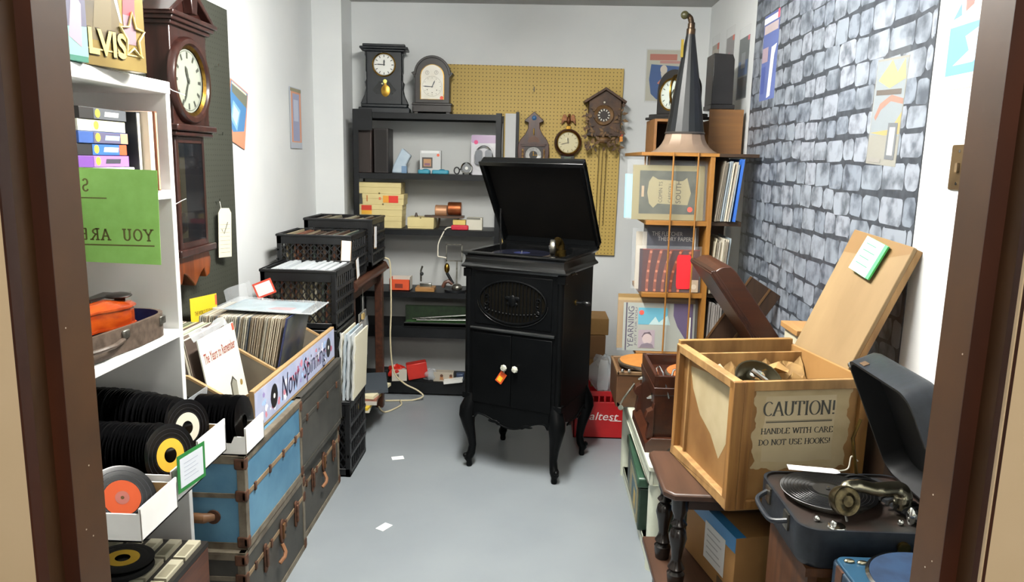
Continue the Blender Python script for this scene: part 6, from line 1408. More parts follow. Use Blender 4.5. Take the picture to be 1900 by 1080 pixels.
# mantel clock on the box, seen from the side with its brass bezel open
mk = thing('mantel_clock', 'black mantel clock with its brass bezel swung open, on the plywood box behind the horn', 'clock', (0.72, 3.98, 1.724), rz=-52)
BLKW = mat('black_clock', '#1c1a18', '#252220', rough=0.35, scale=8)
b = MB(); b.box(-0.14, 0.14, -0.07, 0.07, 0, 0.03, BLKW).box(-0.155, 0.155, -0.08, 0.08, 0, 0.014, BLKW); b.build('base', mk, bevel=0.004)
b = MB(); b.prism([(-0.10, 0.03), (0.10, 0.03), (0.10, 0.15)]+arc(0, 0.15, 0.10, 0, 180, 20)[1:], -0.055, 0.06, 'y', BLKW); b.build('case', mk, bevel=0.003)
Mk = frame((0.0, -0.056, 0.125), (1, 0, 0), (0, 0, 1))
clock_face(Mk, 0.072, C('#b9c2ba', 0.4), C('#3c4440'), 40, 190, parent=mk, numw=0.004)
b = MB(Mk); b.lathe([(0.072, 0), (0.082, 0), (0.082, 0.006), (0.072, 0.008), (0.072, 0)], BRASS, n=36); b.build('dial_ring', mk)
b = MB(frame((0.085, -0.06, 0.125), (0.35, -1, 0), (0, 0, 1)) @ T(0.085, 0, 0)); b.lathe([(0.070, 0), (0.084, 0), (0.086, 0.006), (0.076, 0.010), (0.070, 0.006), (0.070, 0)], BRASS, n=36); b.build('open_bezel', mk)
b = MB(frame((0.05, -0.0585, 0.05), (1, 0, 0), (0, 0, 1))); b.prism(rrect(-0.012, -0.02, 0.012, 0.02, 0.004), 0, 0.001, 'z', C('#cf3c28')); b.poly([(-0.008, -0.018, 0.0014), (0.008, -0.018, 0.0014), (0.008, -0.004, 0.0014), (-0.008, -0.004, 0.0014)], C('#d8a83a')); b.build('price_sticker', mk)
cl2 = thing('clock_case', 'black arched wooden case standing on the plywood box right of the horn', 'clock case', (0.88, 3.96, 1.776))
b = MB(); b.box(0.865, 0.985, 3.88, 4.06, 1.776, 1.80, BLKW); b.prism([(0.868, 1.80), (0.975, 1.80), (0.972, 2.02), (0.962, 2.045), (0.868, 2.05)], 3.89, 4.05, 'y', BLKW); b.build('case', cl2, world=True, bevel=0.003)
# horn
HB = mat('horn_black', '#14171a', '#0c0e10', rough=0.42, scale=8); HG = mat('horn_bell', '#8f7a68', '#7d6a5a', rough=0.4, metal=0.2, scale=8)
hn = thing('phonograph_horn', 'tall black phonograph horn with a dull copper bell standing mouth-down on the rack', 'horn', (0.700, 3.66, 1.552), rz=10)
bell = [(0.160, 0.0), (0.156, 0.004), (0.140, 0.012), (0.122, 0.026), (0.108, 0.044), (0.098, 0.064), (0.091, 0.092)]
b = MB(); b.lathe(bell, HG, n=12); b.lathe([(r-0.003, z) for r, z in bell], HG, n=12); b.build('bell', hn, angle=20)
cone = [(0.092, 0.092), (0.078, 0.18), (0.062, 0.29), (0.044, 0.40), (0.028, 0.50), (0.020, 0.55)]
b = MB(); b.lathe(cone, HB, n=18); b.build('cone', hn, angle=12)
b = MB(); b.lathe([(0.095, 0.088), (0.096, 0.094), (0.0935, 0.098)], C('#3b3734', 0.35), n=12)
b.build('seam_band', hn)
b = MB(); b.tube(spline([(0, 0, 0.54), (0.001, 0, 0.575), (0.0, 0, 0.60), (-0.008, 0, 0.622), (-0.024, 0, 0.632)]), [0.021]*8+[0.017]*8+[0.013]*8+[0.012]*9, mat('horn_neck', '#4c3a26', '#30241a', rough=0.35, metal=0.6, scale=20), 12); b.build('neck', hn)
b = MB(); b.ball((-0.034, 0, 0.632), 0.019, C('#3d3b22', 0.4)); b.build('end_knob', hn)
b = MB(); b.box(-0.05, -0.038, -0.02, -0.016, 0.44, 0.52, C('#8f7a2a', 0.5)); b.build('price_tag', hn)
# ================================================================ PLASTIC TABLE AND PHONOGRAPHS
PLW = mat('cream_plastic', '#c9cdbb', '#c2c6b4', rough=0.4, scale=6)
wt = thing('plastic_table', 'cream plastic table with round legs along the right wall', 'table', (0.73, 3.0, 0))
TX0, TX1, TY0, TY1, TZ = 0.432, 1.00, 2.545, 3.475, 0.42
MB().prism(rrect(TX0, TY0, TX1, TY1, 0.012), TZ-0.022, TZ, 'z', PLW).build('top', wt, world=True, bevel=0.004)
b = MB(); b.box(TX0+0.006, TX0+0.02, TY0+0.006, TY1-0.006, TZ-0.075, TZ-0.02, PLW).box(TX1-0.02, TX1-0.006, TY0+0.006, TY1-0.006, TZ-0.075, TZ-0.02, PLW).box(TX0+0.006, TX1-0.006, TY0+0.006, TY0+0.02, TZ-0.075, TZ-0.02, PLW).box(TX0+0.006, TX1-0.006, TY1-0.02, TY1-0.006, TZ-0.075, TZ-0.02, PLW); b.build('apron', wt, world=True, bevel=0.003)
for x in (TX0+0.042, TX1-0.042):
    for y in (TY0+0.042, TY1-0.042): b = MB(); b.cyl((x, y, 0.0), 0.031, TZ-0.03, PLW, n=20, r2=0.034); b.build('leg', wt, world=True)
b = MB(); b.box(TX0+0.02, TX1-0.02, TY0+0.03, TY1-0.03, 0.035, 0.05, PLW); b.box(TX0+0.02, TX0+0.05, TY0+0.06, TY1-0.06, 0.0, 0.05, PLW); b.build('lower_shelf', wt, world=True, bevel=0.004)
gcase = thing('metal_case', 'dark green metal case with a picture panel, standing under the cream plastic table', 'case', (0.52, 3.0, 0.051), rz=-2)
GRN = mat('green_enamel', '#1f3326', '#182a1f', rough=0.35, scale=8); GRNL = mat('green_enamel_top', '#3a5644', '#2f4a39', rough=0.35, scale=8)
b = MB(); b.box(-0.075, 0.13, -0.23, 0.25, 0, 0.18, GRN); b.build('body', gcase, bevel=0.006)
b = MB(); b.box(-0.085, 0.135, -0.235, 0.255, 0.182, 0.225, GRNL); b.build('lid', gcase, bevel=0.008)
b = MB(); b.box(-0.0795, -0.074, -0.20, 0.10, 0.02, 0.165, C('#8a8468')); b.box(-0.0805, -0.079, -0.17, 0.0, 0.04, 0.145, C('#3f5a62')); b.box(-0.081, -0.0804, -0.15, -0.08, 0.05, 0.12, C('#a98f4c')); b.build('picture_panel', gcase)
MAG = wood('mahogany_case', '#3a1c0e', '#28110a', 'y', rough=0.35, scale=5); MAGL = wood('mahogany_lid', '#42200f', '#31160b', 'x', rough=0.38, scale=5)
mg = thing('phonograph', 'mahogany table phonograph with its heavy lid raised, on the cream plastic table', 'phonograph', (0.66, 2.87, 0.421))
PX0, PX1, PY0, PY1, PZ0, PZ1 = 0.462, 0.915, 2.70, 3.04, 0.421, 0.715
b = MB(); b.box(PX0, PX1, PY0, PY1, PZ0+0.055, PZ1-0.075, MAG).box(PX0-0.003, PX1+0.003, PY0-0.003, PY1+0.003, PZ1-0.075, PZ1-0.045, MAG); b.build('case', mg, world=True, bevel=0.003)
b = MB()
for (a, c_, d, e) in ((PX0, PX1, PY0, PY0+0.014), (PX0, PX1, PY1-0.014, PY1), (PX0, PX0+0.014, PY0, PY1), (PX1-0.014, PX1, PY0, PY1)): b.box(a, c_, d, e, PZ1-0.05, PZ1, MAG)
b.build('rim', mg, world=True, bevel=0.002)
b = MB(); b.prism([(PX0-0.028, PZ0), (PX1+0.02, PZ0), (PX1+0.02, PZ0+0.035), (PX1+0.004, PZ0+0.055), (PX0-0.006, PZ0+0.055), (PX0-0.02, PZ0+0.040), (PX0-0.028, PZ0+0.034)], PY0-0.022, PY1+0.015, 'y', MAGL); b.prism([(PX0+0.075+p[0], PZ0+0.0005+p[1]) for p in arc(0, 0, 0.022, 0, 180, 10)], PY0-0.0235, PY0-0.022, 'y', C('#1a0d08')); b.build('plinth', mg, world=True, bevel=0.003)
for y in (PY0-0.01, PY1-0.03): b = MB(); b.prism([(PX0-0.022, PZ0+0.05), (PX0+0.002, PZ0+0.05), (PX0+0.002, PZ0+0.19), (PX0-0.004, PZ0+0.165), (PX0-0.024, PZ0+0.155), (PX0-0.032, PZ0+0.13), (PX0-0.014, PZ0+0.11)], y, y+0.04, 'y', MAGL); b.build('side_bracket', mg, world=True, bevel=0.002)
b = MB(); b.lathe([(0, PZ1-0.030), (0.13, PZ1-0.030), (0.135, PZ1-0.035), (0.135, PZ1-0.042), (0, PZ1-0.042)], C('#8a8378', 0.3, 0.8), T(0.665, 2.87, 0), n=44); b.lathe([(0, PZ1-0.0295), (0.128, PZ1-0.0295), (0.128, PZ1-0.026), (0, PZ1-0.026)], mat('orange_felt', '#b5622a', '#a95a26', rough=0.9, scale=30), T(0.665, 2.87, 0), n=44); b.build('turntable', mg, world=True)
b = MB(); b.tube([(PX0+0.02, PY0+0.05, PZ1-0.02), (PX0+0.01, PY0+0.045, PZ1+0.02), (PX0+0.018, PY0+0.03, PZ1+0.03), (PX0+0.03, PY0+0.01, PZ1+0.01), (PX0+0.055, PY0-0.004, PZ1-0.085)], 0.003, CHROME, 6); b.tube([(PX0+0.07, PY0+0.06, PZ1-0.03), (PX0+0.08, PY0+0.07, PZ1+0.005), (PX0+0.10, PY0+0.065, PZ1+0.012)], 0.005, CHROME, 8); b.build('lid_clip', mg, world=True)
for y in (PY0+0.04, PY1-0.05): b = MB(); b.box(PX0-0.005, PX0+0.001, y-0.012, y+0.012, PZ0+0.185, PZ0+0.212, CHROME); b.tube([(PX0-0.004, y-0.01, PZ0+0.2), (PX0-0.018, y, PZ0+0.195), (PX0-0.004, y+0.01, PZ0+0.2)], 0.004, CHROME, 6); b.build('latch', mg, world=True)
# lid: hinged along the right side, raised
HX, HZ, AL = 0.915, PZ1+0.03, 54
ML2 = T(HX, 0, HZ) @ RY(AL) @ T(-HX, 0, -HZ)     # closed lid spans PX0..PX1 above the case
b = MB(ML2); sec = [(PX0, HZ), (PX1, HZ), (PX1+0.002, HZ+0.04), (PX1-0.02, HZ+0.062), (PX1-0.08, HZ+0.072), (PX0+0.05, HZ+0.072), (PX0+0.018, HZ+0.066), (PX0+0.004, HZ+0.045), (PX0, HZ+0.03)]
b.prism(sec, PY0-0.005, PY1+0.005, 'y', MAGL); lo2 = b.build('lid', mg, world=True, bevel=0.004)
b = MB(ML2); b.box(PX0-0.006, PX1, PY0-0.012, PY1+0.012, HZ-0.012, HZ+0.012, MAG).box(PX0-0.010, PX1, PY0-0.016, PY1+0.016, HZ-0.006, HZ+0.004, MAG); b.build('lid_moulding', lo2, world=mg, bevel=0.003)
# far portable
OAK = wood('brown_case', '#5c3d24', '#4a301c', 'x', rough=0.45, scale=4)
po = thing('phonograph', 'brown portable phonograph with an orange turntable and crank, farthest on the plastic table', 'phonograph', (0.56, 3.3, 0.421))
b = MB(); b.box(0.378, 0.78, 3.20, 3.475, 0.421, 0.572, OAK); b.build('case', po, world=True, bevel=0.003)
b = MB()
for (a, c_, d, e) in ((0.378, 0.78, 3.195, 3.21), (0.378, 0.78, 3.462, 3.478), (0.376, 0.388, 3.195, 3.478), (0.77, 0.782, 3.195, 3.478)): b.box(a, c_, d, e, 0.570, 0.585, C('#6d5236', 0.5))
b.build('rim', po, world=True, bevel=0.002)
b = MB(); b.lathe([(0, 0.582), (0.118, 0.582), (0.128, 0.587), (0.129, 0.598), (0.122, 0.602), (0, 0.602)], C('#8d877b', 0.25, 0.9), T(0.525, 3.335, 0), n=48); b.lathe([(0, 0.6025), (0.121, 0.6025), (0.121, 0.604), (0, 0.604)], mat('tan_felt', '#b0732f', '#a56a2a', rough=0.9, scale=30), T(0.525, 3.335, 0), n=48); b.build('turntable', po, world=True)
b = MB(); b.tube([(0.452, 3.197, 0.535), (0.452, 3.178, 0.535)], 0.006, CHROME, 8); b.tube([(0.455, 3.176, 0.540), (0.44, 3.172, 0.52), (0.41, 3.168, 0.475), (0.395, 3.166, 0.448)], 0.005, STEEL, 8); b.cyl((0.393, 3.185, 0.440), 0.012, -0.05, CHROME, axis='y', n=14); b.build('crank', po, world=True)
b = MB()
for x, z in ((0.40, 0.592), (0.43, 0.592), (0.55, 0.545)): b.ball((x, 3.195, z), 0.008, CHROME)
b.build('catch', po, world=True)
# things by the wall behind the lid
fr = thing('folding_frame', 'brown wooden board leaning crosswise behind the raised mahogany lid', 'frame', (0.93, 3.25, 0.421))
DKW = wood('dark_slat', '#3d2816', '#2c1c10', 'z', rough=0.6, scale=5)
b = MB(T(0.895, 3.15, 0.85) @ RY(32)); b.box(-0.075, 0.075, -0.010, 0.010, -0.45, 0.17, DKW); b.build('slat', fr, world=True, bevel=0.002)
for sx in (-0.084, 0.014):
    b = MB(T(0.895, 3.15, 0.85) @ RY(32)); b.box(sx, sx+0.009, -0.0125, -0.010, -0.45, 0.17, C('#5a3f22')); b.build('edge_strip', fr, world=True)
wl = thing('wooden_box', 'wooden box with a pale lid edge against the stone sheet behind the caution crate', 'box', (0.95, 2.72, 0.421))
b = MB(); b.box(0.905, 1.035, 2.50, 2.64, 0.421, 0.93, C('#b9b39c', 0.6)); b.build('body', wl, world=True, bevel=0.002)
b = MB(); b.box(0.895, 1.04, 2.49, 2.66, 0.93, 0.95, wood('pale_lid', '#b08452', '#9c7445', 'y')); b.build('lid', wl, world=True, bevel=0.002)

# ================================================================ CAUTION CRATE ON ITS SMALL TABLE
STW = wood('table_walnut', '#4e3527', '#3c281d', 'y', rough=0.42, scale=4)
LEGB = mat('turned_leg_black', '#15110f', '#1f1916', rough=0.25, scale=8)
st = thing('side_table', 'small two-tier wooden table with black turned legs under the caution crate', 'table', (0.66, 2.07, 0))
b = MB(); b.prism([(0.405, 1.94), (0.378, 1.97), (0.378, 2.245), (0.395, 2.26), (0.915, 2.26), (0.915, 1.94)], 0.576, 0.598, 'z', STW); b.build('top', st, world=True, bevel=0.006)
b = MB(); b.prism([(0.395, 1.86), (0.375, 1.88), (0.375, 2.27), (0.915, 2.27), (0.915, 1.86)], 0.275, 0.297, 'z', STW); b.build('lower_tier', st, world=True, bevel=0.005)
b = MB(); b.box(0.42, 0.89, 1.98, 2.22, 0.535, 0.576, C('#2a1a12', 0.4)); b.build('apron', st, world=True)
turn = [(0.021, 0.0), (0.024, 0.02), (0.026, 0.04), (0.018, 0.048), (0.025, 0.058), (0.018, 0.07), (0.014, 0.085), (0.019, 0.12), (0.026, 0.15), (0.022, 0.172), (0.015, 0.18), (0.024, 0.192), (0.016, 0.203), (0.015, 0.215), (0.023, 0.235), (0.025, 0.28)]
for x, y in ((0.418, 2.14), (0.430, 1.985), (0.882, 2.20), (0.882, 1.98)):
    b = MB(); b.lathe(turn, LEGB, T(x, y, 0.297), n=20); b.build('leg', st, world=True)
    b = MB(); b.lathe([(0.018, 0.0), (0.026, 0.06), (0.02, 0.1), (0.026, 0.2), (0.024, 0.275)], LEGB, T(x, y, 0), n=18); b.build('foot', st, world=True)
CRW = mat('crate_pine', '#a98250', '#7d5c33', rough=0.6, scale=6, stretch=(4, 4, 0.7), detail=6)
CRP = mat('crate_panel', '#a07846', '#7c552a', rough=0.6, scale=4, detail=6)
CRL = mat('crate_bleached', '#b5a684', '#a3926e', rough=0.6, scale=7, detail=6)
CRE = wood('crate_batten', '#a0733c', '#6f4a24', 'z', rough=0.5, scale=5)
cx = thing('wooden_crate', 'open wooden crate stencilled with a caution notice on the small dark table', 'crate', (0.53, 1.855, 0.6), rz=10.5)
CW, CD, CH = 0.375, 0.40, 0.352
b = MB(); b.box(0, CW, 0, CD, 0, 0.012, CRP); b.box(-0.004, CW, -0.004, CD, -0.0015, 0.0, CRP); b.build('bottom', cx)
# front panel with battens and bleached patch
b = MB(); b.box(0.0, CW, 0.010, 0.018, 0.0, CH-0.004, CRP); fp = b.build('front_panel', cx)
def ragged(x0, x1, z0, z1, n, seed, amp):
    random.seed(seed); o = []
    n = n*4; ph = [random.uniform(0, 6) for _ in range(6)]
    def wv(i, k): return amp*(0.6*math.sin(i*0.33+ph[k])+0.4*math.sin(i*0.83+ph[k+1])+0.2*random.uniform(-1, 1))
    for i in range(n): o.append((x0+(x1-x0)*i/n, z0+wv(i, 0)))
    for i in range(n): o.append((x1+wv(i, 2), z0+(z1-z0)*i/n))
    for i in range(n): o.append((x1+(x0-x1)*i/n, z1))
    for i in range(n): o.append((x0+wv(i, 4), z1+(z0-z1)*i/n))
    return o
PATCH = mat('worn_patch', '#c2ae88', '#b09c75', rough=0.65, scale=9, detail=6); PATCH2 = mat('old_notice_paper', '#c6b592', '#b9a784', rough=0.65, scale=7)
b = MB(); b.poly([(p[0], 0.0095, p[1]) for p in ragged(0.058, 0.325, 0.105, CH-0.025, 9, 3, 0.008)], PATCH); b.poly([(p[0], 0.0092, p[1]) for p in ragged(0.085, 0.285, 0.125, CH-0.045, 5, 4, 0.002)], PATCH2); b.build('worn_patch', fp)
b = MB(); Mx = frame((0, 0.0088, 0), (1, 0, 0), (0, 0, 1)); INKC = C('#4a4a44', 0.7)
serif(b, 'CAUTION!', Mx @ T(0.080, 0.254, 0), 0.038, 0.0018, 0.0060, INKC, width=0.206, sw=0.24)
b.box(0.09, 0.278, 0.2385, 0.2395, -0.0001, 0.0002, INKC, Mx); b.box(0.09, 0.278, 0.2345, 0.2370, -0.0001, 0.0002, INKC, Mx)
serif(b, 'HANDLE WITH CARE', Mx @ T(0.078, 0.204, 0), 0.0150, 0.0013, 0.0030, INKC, width=0.205, sw=0.30)
serif(b, 'DO NOT USE HOOKS!', Mx @ T(0.074, 0.173, 0), 0.0150, 0.0013, 0.0030, INKC, width=0.205, sw=0.30)
b.build('stencil_lettering', fp)
b = MB()
b.box(0.018, 0.045, -0.004, 0.012, 0.0, CH, CRE).box(CW-0.028, CW, -0.004, 0.012, 0.0, CH-0.004, CRE).box(0.045, CW, -0.003, 0.012, CH-0.026, CH, CRW).box(0.045, CW-0.028, -0.002, 0.010, 0.0, 0.022, CRE); b.build('front_batten', cx, bevel=0.0015)
# left side (recessed panel in a frame)
b = MB(); b.box(0.008, 0.014, 0.0, CD, 0.0, CH-0.01, CRP); sp_ = b.build('side_panel', cx)
random.seed(5); b = MB(); b.poly([(0.0076, p[0], p[1]) for p in [(0.06, 0.16), (0.10, 0.10), (0.16, 0.15), (0.24, 0.18), (0.30, 0.24), (0.33, CH-0.05), (0.2, CH-0.035), (0.05, CH-0.035), (0.045, 0.25)]], CRL); b.build('worn_patch', sp_)
b = MB(); b.box(-0.012, 0.018, -0.004, 0.022, -0.0015, CH, CRE).box(-0.012, 0.012, CD-0.024, CD, 0, CH, CRE).box(-0.012, 0.014, 0.0, CD, CH-0.022, CH+0.002, CRW).box(-0.012, 0.014, 0, CD, 0.0, 0.03, CRW); b.build('side_frame', cx, bevel=0.002)
# right side and back
b = MB(); b.box(CW-0.014, CW-0.004, 0.0, CD, 0, CH-0.004, CRP); b.build('side_panel', cx)
b = MB(); b.box(0.0, CW, CD-0.075, CD-0.065, 0, CH-0.012, CRW); b.build('partition', cx, bevel=0.001)
b = MB(); b.box(-0.004, CW-0.01, CD-0.012, CD, 0, CH+0.012, CRW); b.build('back_panel', cx, bevel=0.001)
b = MB(); b.box(-0.006, CW-0.01, CD-0.012, CD+0.006, CH-0.05, CH+0.014, wood('crate_knotty', '#9c7743', '#836032', 'x', scale=7)); b.build('back_batten', cx, bevel=0.002)
# contents
PAPB = mat('packing_paper', '#9c7b48', '#7d5f34', rough=0.8, scale=20)
t = thing('packing_paper', 'crumpled brown packing paper inside the caution crate', 'paper', (0.7, 2.05, 0.8))
random.seed(6); hts = [[random.uniform(-1, 1) for _ in range(20)] for _ in range(20)]
b = MB(cx['_m']); b.grid(18, 14, lambda u, v: (0.02+0.335*u, 0.022+0.30*v, 0.235+0.028*hts[int(u*18)][int(v*14)]+0.06*(abs(v-0.5)*2)**2+0.03*(u-0.3)), PAPB); b.build('paper', t, world=True, smooth=False)
b = MB(cx['_m'])
for (x, y, s, m) in ((0.06, 0.27, 1, CRL), (0.24, 0.27, 1.5, PAPB), (0.20, 0.25, 1.1, C('#b08a3c'))):
    n = 7; b.add([(x, y, 0.29)]+[(x+0.035*s*math.cos(k*0.9), y+0.025*s*math.sin(k*0.9), 0.30+0.018*(k % 2)) for k in range(n)], [[0, k, k % n+1] for k in range(1, n+1)], m)
b.build('torn_edges', t, world=True, smooth=False)
t = thing('lamp_reflector', 'dark metal reflector with a bright chrome bar inside the caution crate', 'lamp', (0.64, 2.1, 0.85))
b = MB(cx['_m']); b.lathe([(0.0, 0), (0.03, 0.004), (0.055, 0.02), (0.07, 0.045), (0.066, 0.045), (0.05, 0.022), (0, 0.006)], C('#3a3524', 0.3, 0.7), T(0.155, 0.215, 0.262) @ RX(38), n=28); b.build('bowl', t, world=True)
b = MB(cx['_m']); b.tube([(0.135, 0.19, 0.325), (0.165, 0.15, 0.30)], 0.008, CHROME, 8); b.ball((0.16, 0.215, 0.30), 0.028, CHROME, sc=(1, 1, 0.7)); b.build('bar', t, world=True)
# crate lid leaning
PLK = mat('plank_board', '#8d7450', '#806846', rough=0.65, scale=3, stretch=(1, 3, 1), detail=6)
A = Vector((0.874, 2.041, 0.888)); Bp = Vector((0.837, 2.341, 0.909)); Ct = Vector((1.035, 2.034, 1.287))
pl = thing('crate_lid', 'tan wooden crate lid leaning upright from the crate to the right wall', 'board', tuple(A))
M = frame(A, Bp-A, Ct-A)     # x into the room along the crate side, y up the board
Wd, Hd = 0.303, 0.430
b = MB(M); b.prism(rrect(0, 0.0, Wd, Hd, 0.006), -0.012, 0.0, 'z', PLK); b.build('board', pl, world=True, bevel=0.002)
b = MB(M); b.box(0.001, 0.030, 0.07, Hd-0.002, 0.0, 0.020, CRW); b.build('batten', pl, world=True, bevel=0.002)
b = MB(M); b.poly([(0.001, Hd-0.02, -0.0123), (0.10, Hd-0.055, -0.0123), (Wd-0.001, Hd-0.075, -0.0123), (Wd-0.001, Hd-0.001, -0.0123), (0.001, Hd-0.001, -0.0123)], C('#7d5f38')); b.build('darker_band', pl, world=True)
GT = C('#a5efbf', 0.6)
gt = thing('price_tag', 'folded pale green price tag on the leaning tan crate lid', 'price tag', tuple(M @ Vector((0.16, 0.42, -0.02))))
def zface(M): 
    return 1
b = MB(M @ T(0.205, Hd-0.115, -0.0126) @ Matrix.Diagonal((-1, 1, -1, 1)) @ RZ(-6) @ Matrix.Diagonal((0.95, 0.85, 0.8, 1)))
b.box(0, 0.105, 0.0, 0.125, 0.022, 0.0232, GT)
for k in range(4): b.box(0.018, 0.085-0.012*(k % 2), 0.03+0.024*k, 0.033+0.024*k, 0.0232, 0.0236, C('#4c9a68'))
 
cur = [(0.0, 0.001), (0.04, 0.001), (0.09, 0.002), (0.112, 0.008), (0.115, 0.018), (0.105, 0.0225)]
b.add([(x, y, z) for x, z in [(p[0], p[1]) for p in cur] for y in (0.0, 0.125)], [[2*i, 2*i+1, 2*i+3, 2*i+2] for i in range(5)], C('#4fc070', 0.6))
b.build('card', gt, world=True)

# cardboard carton on the lower tier
KR = mat('kraft_carton', '#9a7140', '#8a6437', rough=0.7, scale=5)
kb = thing('cardboard_box', 'cardboard carton with blue tape and white label under the caution crate table', 'box', (0.5, 2.2, 0.3), rz=13)
b = MB(); b.box(0, 0.33, -0.31, 0.0, -0.0, 0.195, KR); b.build('carton', kb, bevel=0.002)
b = MB(); b.box(-0.0008, 0.0, -0.31, 0.0, 0.150, 0.196, C('#2f74a8', 0.35)); b.box(-0.0008, 0.03, -0.31, 0, 0.195, 0.1958, C('#2f74a8', 0.35)); b.build('tape', kb)
b = MB(frame((-0.001, -0.02, 0.0), (0, -1, 0), (0, 0, 1))); b.box(0.11, 0.235, 0.045, 0.16, 0, 0.0006, C('#c9c9c6'))
for k in range(5): b.box(0.125, 0.215-0.01*(k % 3), 0.065+0.018*k, 0.069+0.018*k, 0.0006, 0.0008, C('#9a9a98'))
b.box(0.20, 0.235, 0.01, 0.035, 0, 0.0005, C('#5a4630')); b.build('label', kb)

# ================================================================ PORTABLE GRAMOPHONES NEAREST THE DOOR
LEA = mat('blue_black_leatherette', '#12171e', '#1b2028', rough=0.45, scale=60, detail=6, bump=0.15)
LEAT = mat('scuffed_leather_top', '#3a2a24', '#20211f', rough=0.45, scale=9, detail=8)
sb = thing('stand', 'orange-brown wooden stand under the open black gramophone', 'stand', (0.78, 1.63, 0))
BRO = wood('stand_brown', '#5a3518', '#432610', 'z', rough=0.5)
for x in (0.61, 0.94): MB().box(x, x+0.02, 1.50, 1.76, 0, 0.628, BRO).build('side', sb, world=True)
MB().box(0.60, 0.97, 1.49, 1.77, 0.628, 0.648, BRO).build('top', sb, world=True); MB().box(0.63, 0.94, 1.505, 1.52, 0.0, 0.60, C('#241811', 0.8)).build('back', sb, world=True)
SHEL = mat('shellac', '#0a0a0b', rough=0.32)
_bs = SHEL.node_tree.nodes['Principled BSDF']; _bs.inputs['Anisotropic'].default_value = 0.92
_tn = SHEL.node_tree.nodes.new('ShaderNodeTangent'); _tn.direction_type = 'RADIAL'; _tn.axis = 'Z'
SHEL.node_tree.links.new(_tn.outputs[0], _bs.inputs['Tangent'])
GX0, GX1, GY0, GY1, GZ0, GZ1 = 0.580, 0.925, 1.480, 1.788, 0.649, 0.742
gm = thing('gramophone', 'black portable gramophone with lid open and a record on it, nearest stand on the right', 'gramophone', (0.75, 1.63, 0.649))
pol = rrect(GX0, GY0, GX1, GY1, 0.045, 6)
b = MB(); 
n = len(pol); cxm, cym = (GX0+GX1)/2, (GY0+GY1)/2
bot = [(cxm+(p[0]-cxm)*0.93, cym+(p[1]-cym)*0.93, GZ0) for p in pol]; mid = [(p[0], p[1], GZ0+0.02) for p in pol]; tp = [(p[0], p[1], GZ1) for p in pol]
b.add(bot+mid+tp, [[k*n+i, k*n+(i+1) % n, (k+1)*n+(i+1) % n, (k+1)*n+i] for k in (0, 1) for i in range(n)]+[list(range(n))[::-1]], LEA)
inn = [(cxm+(p[0]-cxm)*0.965, cym+(p[1]-cym)*0.965, GZ1) for p in pol]
b.add(tp+inn, [[i, (i+1) % n, n+(i+1) % n, n+i] for i in range(n)], LEA)
b.add([(p[0], p[1], GZ1-0.006) for p in inn], [list(range(n))], LEAT); b.add(inn+[(p[0], p[1], GZ1-0.006) for p in inn], [[i, (i+1) % n, n+(i+1) % n, n+i] for i in range(n)], LEAT)
b.build('case', gm, world=True)
b = MB()
for y in (1.57, 1.70): b.box(GX0-0.004, GX0+0.004, y-0.016, y+0.016, 0.70, 0.738, mat('worn_nickel', '#8a8578', '#5a564c', rough=0.3, metal=0.9, scale=50))
b.tube(spline([(GX0-0.002, 1.56, 0.722), (GX0-0.03, 1.58, 0.712), (GX0-0.034, 1.63, 0.708), (GX0-0.03, 1.69, 0.712), (GX0-0.002, 1.71, 0.722)]), 0.006, LEA, 8); b.build('handle', gm, world=True)
b = MB(); b.lathe([(0.0035, GZ1+0.014), (0.105, GZ1+0.014), (0.107, GZ1+0.0125), (0.105, GZ1+0.011), (0.0035, GZ1+0.011), (0.0035, GZ1+0.014)], SHEL, T(0.700, 1.655, 0), n=64)
for q in range(8): b.lathe([(0.045+0.0075*q, GZ1+0.0143), (0.0455+0.0075*q, GZ1+0.0146), (0.046+0.0075*q, GZ1+0.0143)], C('#1c1c1e', 0.2), T(0.70, 1.655, 0), n=56)
b.lathe([(0.006, GZ1+0.0148), (0.034, GZ1+0.0148)], C('#1f1d1a', 0.5), T(0.70, 1.655, 0), n=32); b.build('record', gm, world=True)
b = MB(); b.lathe([(0, GZ1-0.005), (0.09, GZ1-0.005), (0.095, GZ1+0.002), (0.095, GZ1+0.0105), (0, GZ1+0.0105)], STEEL, T(0.70, 1.655, 0), n=40); b.cyl((0.70, 1.655, GZ1), 0.003, 0.022, CHROME, n=8); b.build('turntable', gm, world=True)
NIK = mat('nickel_arm', '#ddd6bc', '#b5ac90', rough=0.25, metal=1.0, scale=20)
b = MB(); b.tube(spline([(0.845, 1.60, GZ1+0.0), (0.845, 1.60, GZ1+0.035), (0.825, 1.598, GZ1+0.048), (0.775, 1.585, GZ1+0.05), (0.725, 1.575, GZ1+0.062), (0.70, 1.565, GZ1+0.06), (0.692, 1.555, GZ1+0.045)]), [0.019]*8+[0.018]*8+[0.016]*8+[0.0145]*8+[0.013]*8+[0.012]*9, NIK, 14); b.build('tone_arm', gm, world=True)
b = MB(frame((0.690, 1.545, GZ1+0.040), (1, 0.25, 0), (0, 0.3, 1))); b.lathe([(0, 0.016), (0.012, 0.016), (0.016, 0.012), (0.028, 0.010), (0.032, 0.012), (0.033, 0.004), (0.030, -0.012), (0.012, -0.014), (0, -0.014)], mat('bronze_sound_box', '#6f6348', '#3f3828', rough=0.25, metal=0.9, scale=60), n=32); b.tube([(0, -0.028, 0.0), (0.0, -0.045, 0.004)], 0.003, CHROME, 6); b.build('sound_box', gm, world=True)
b = MB()
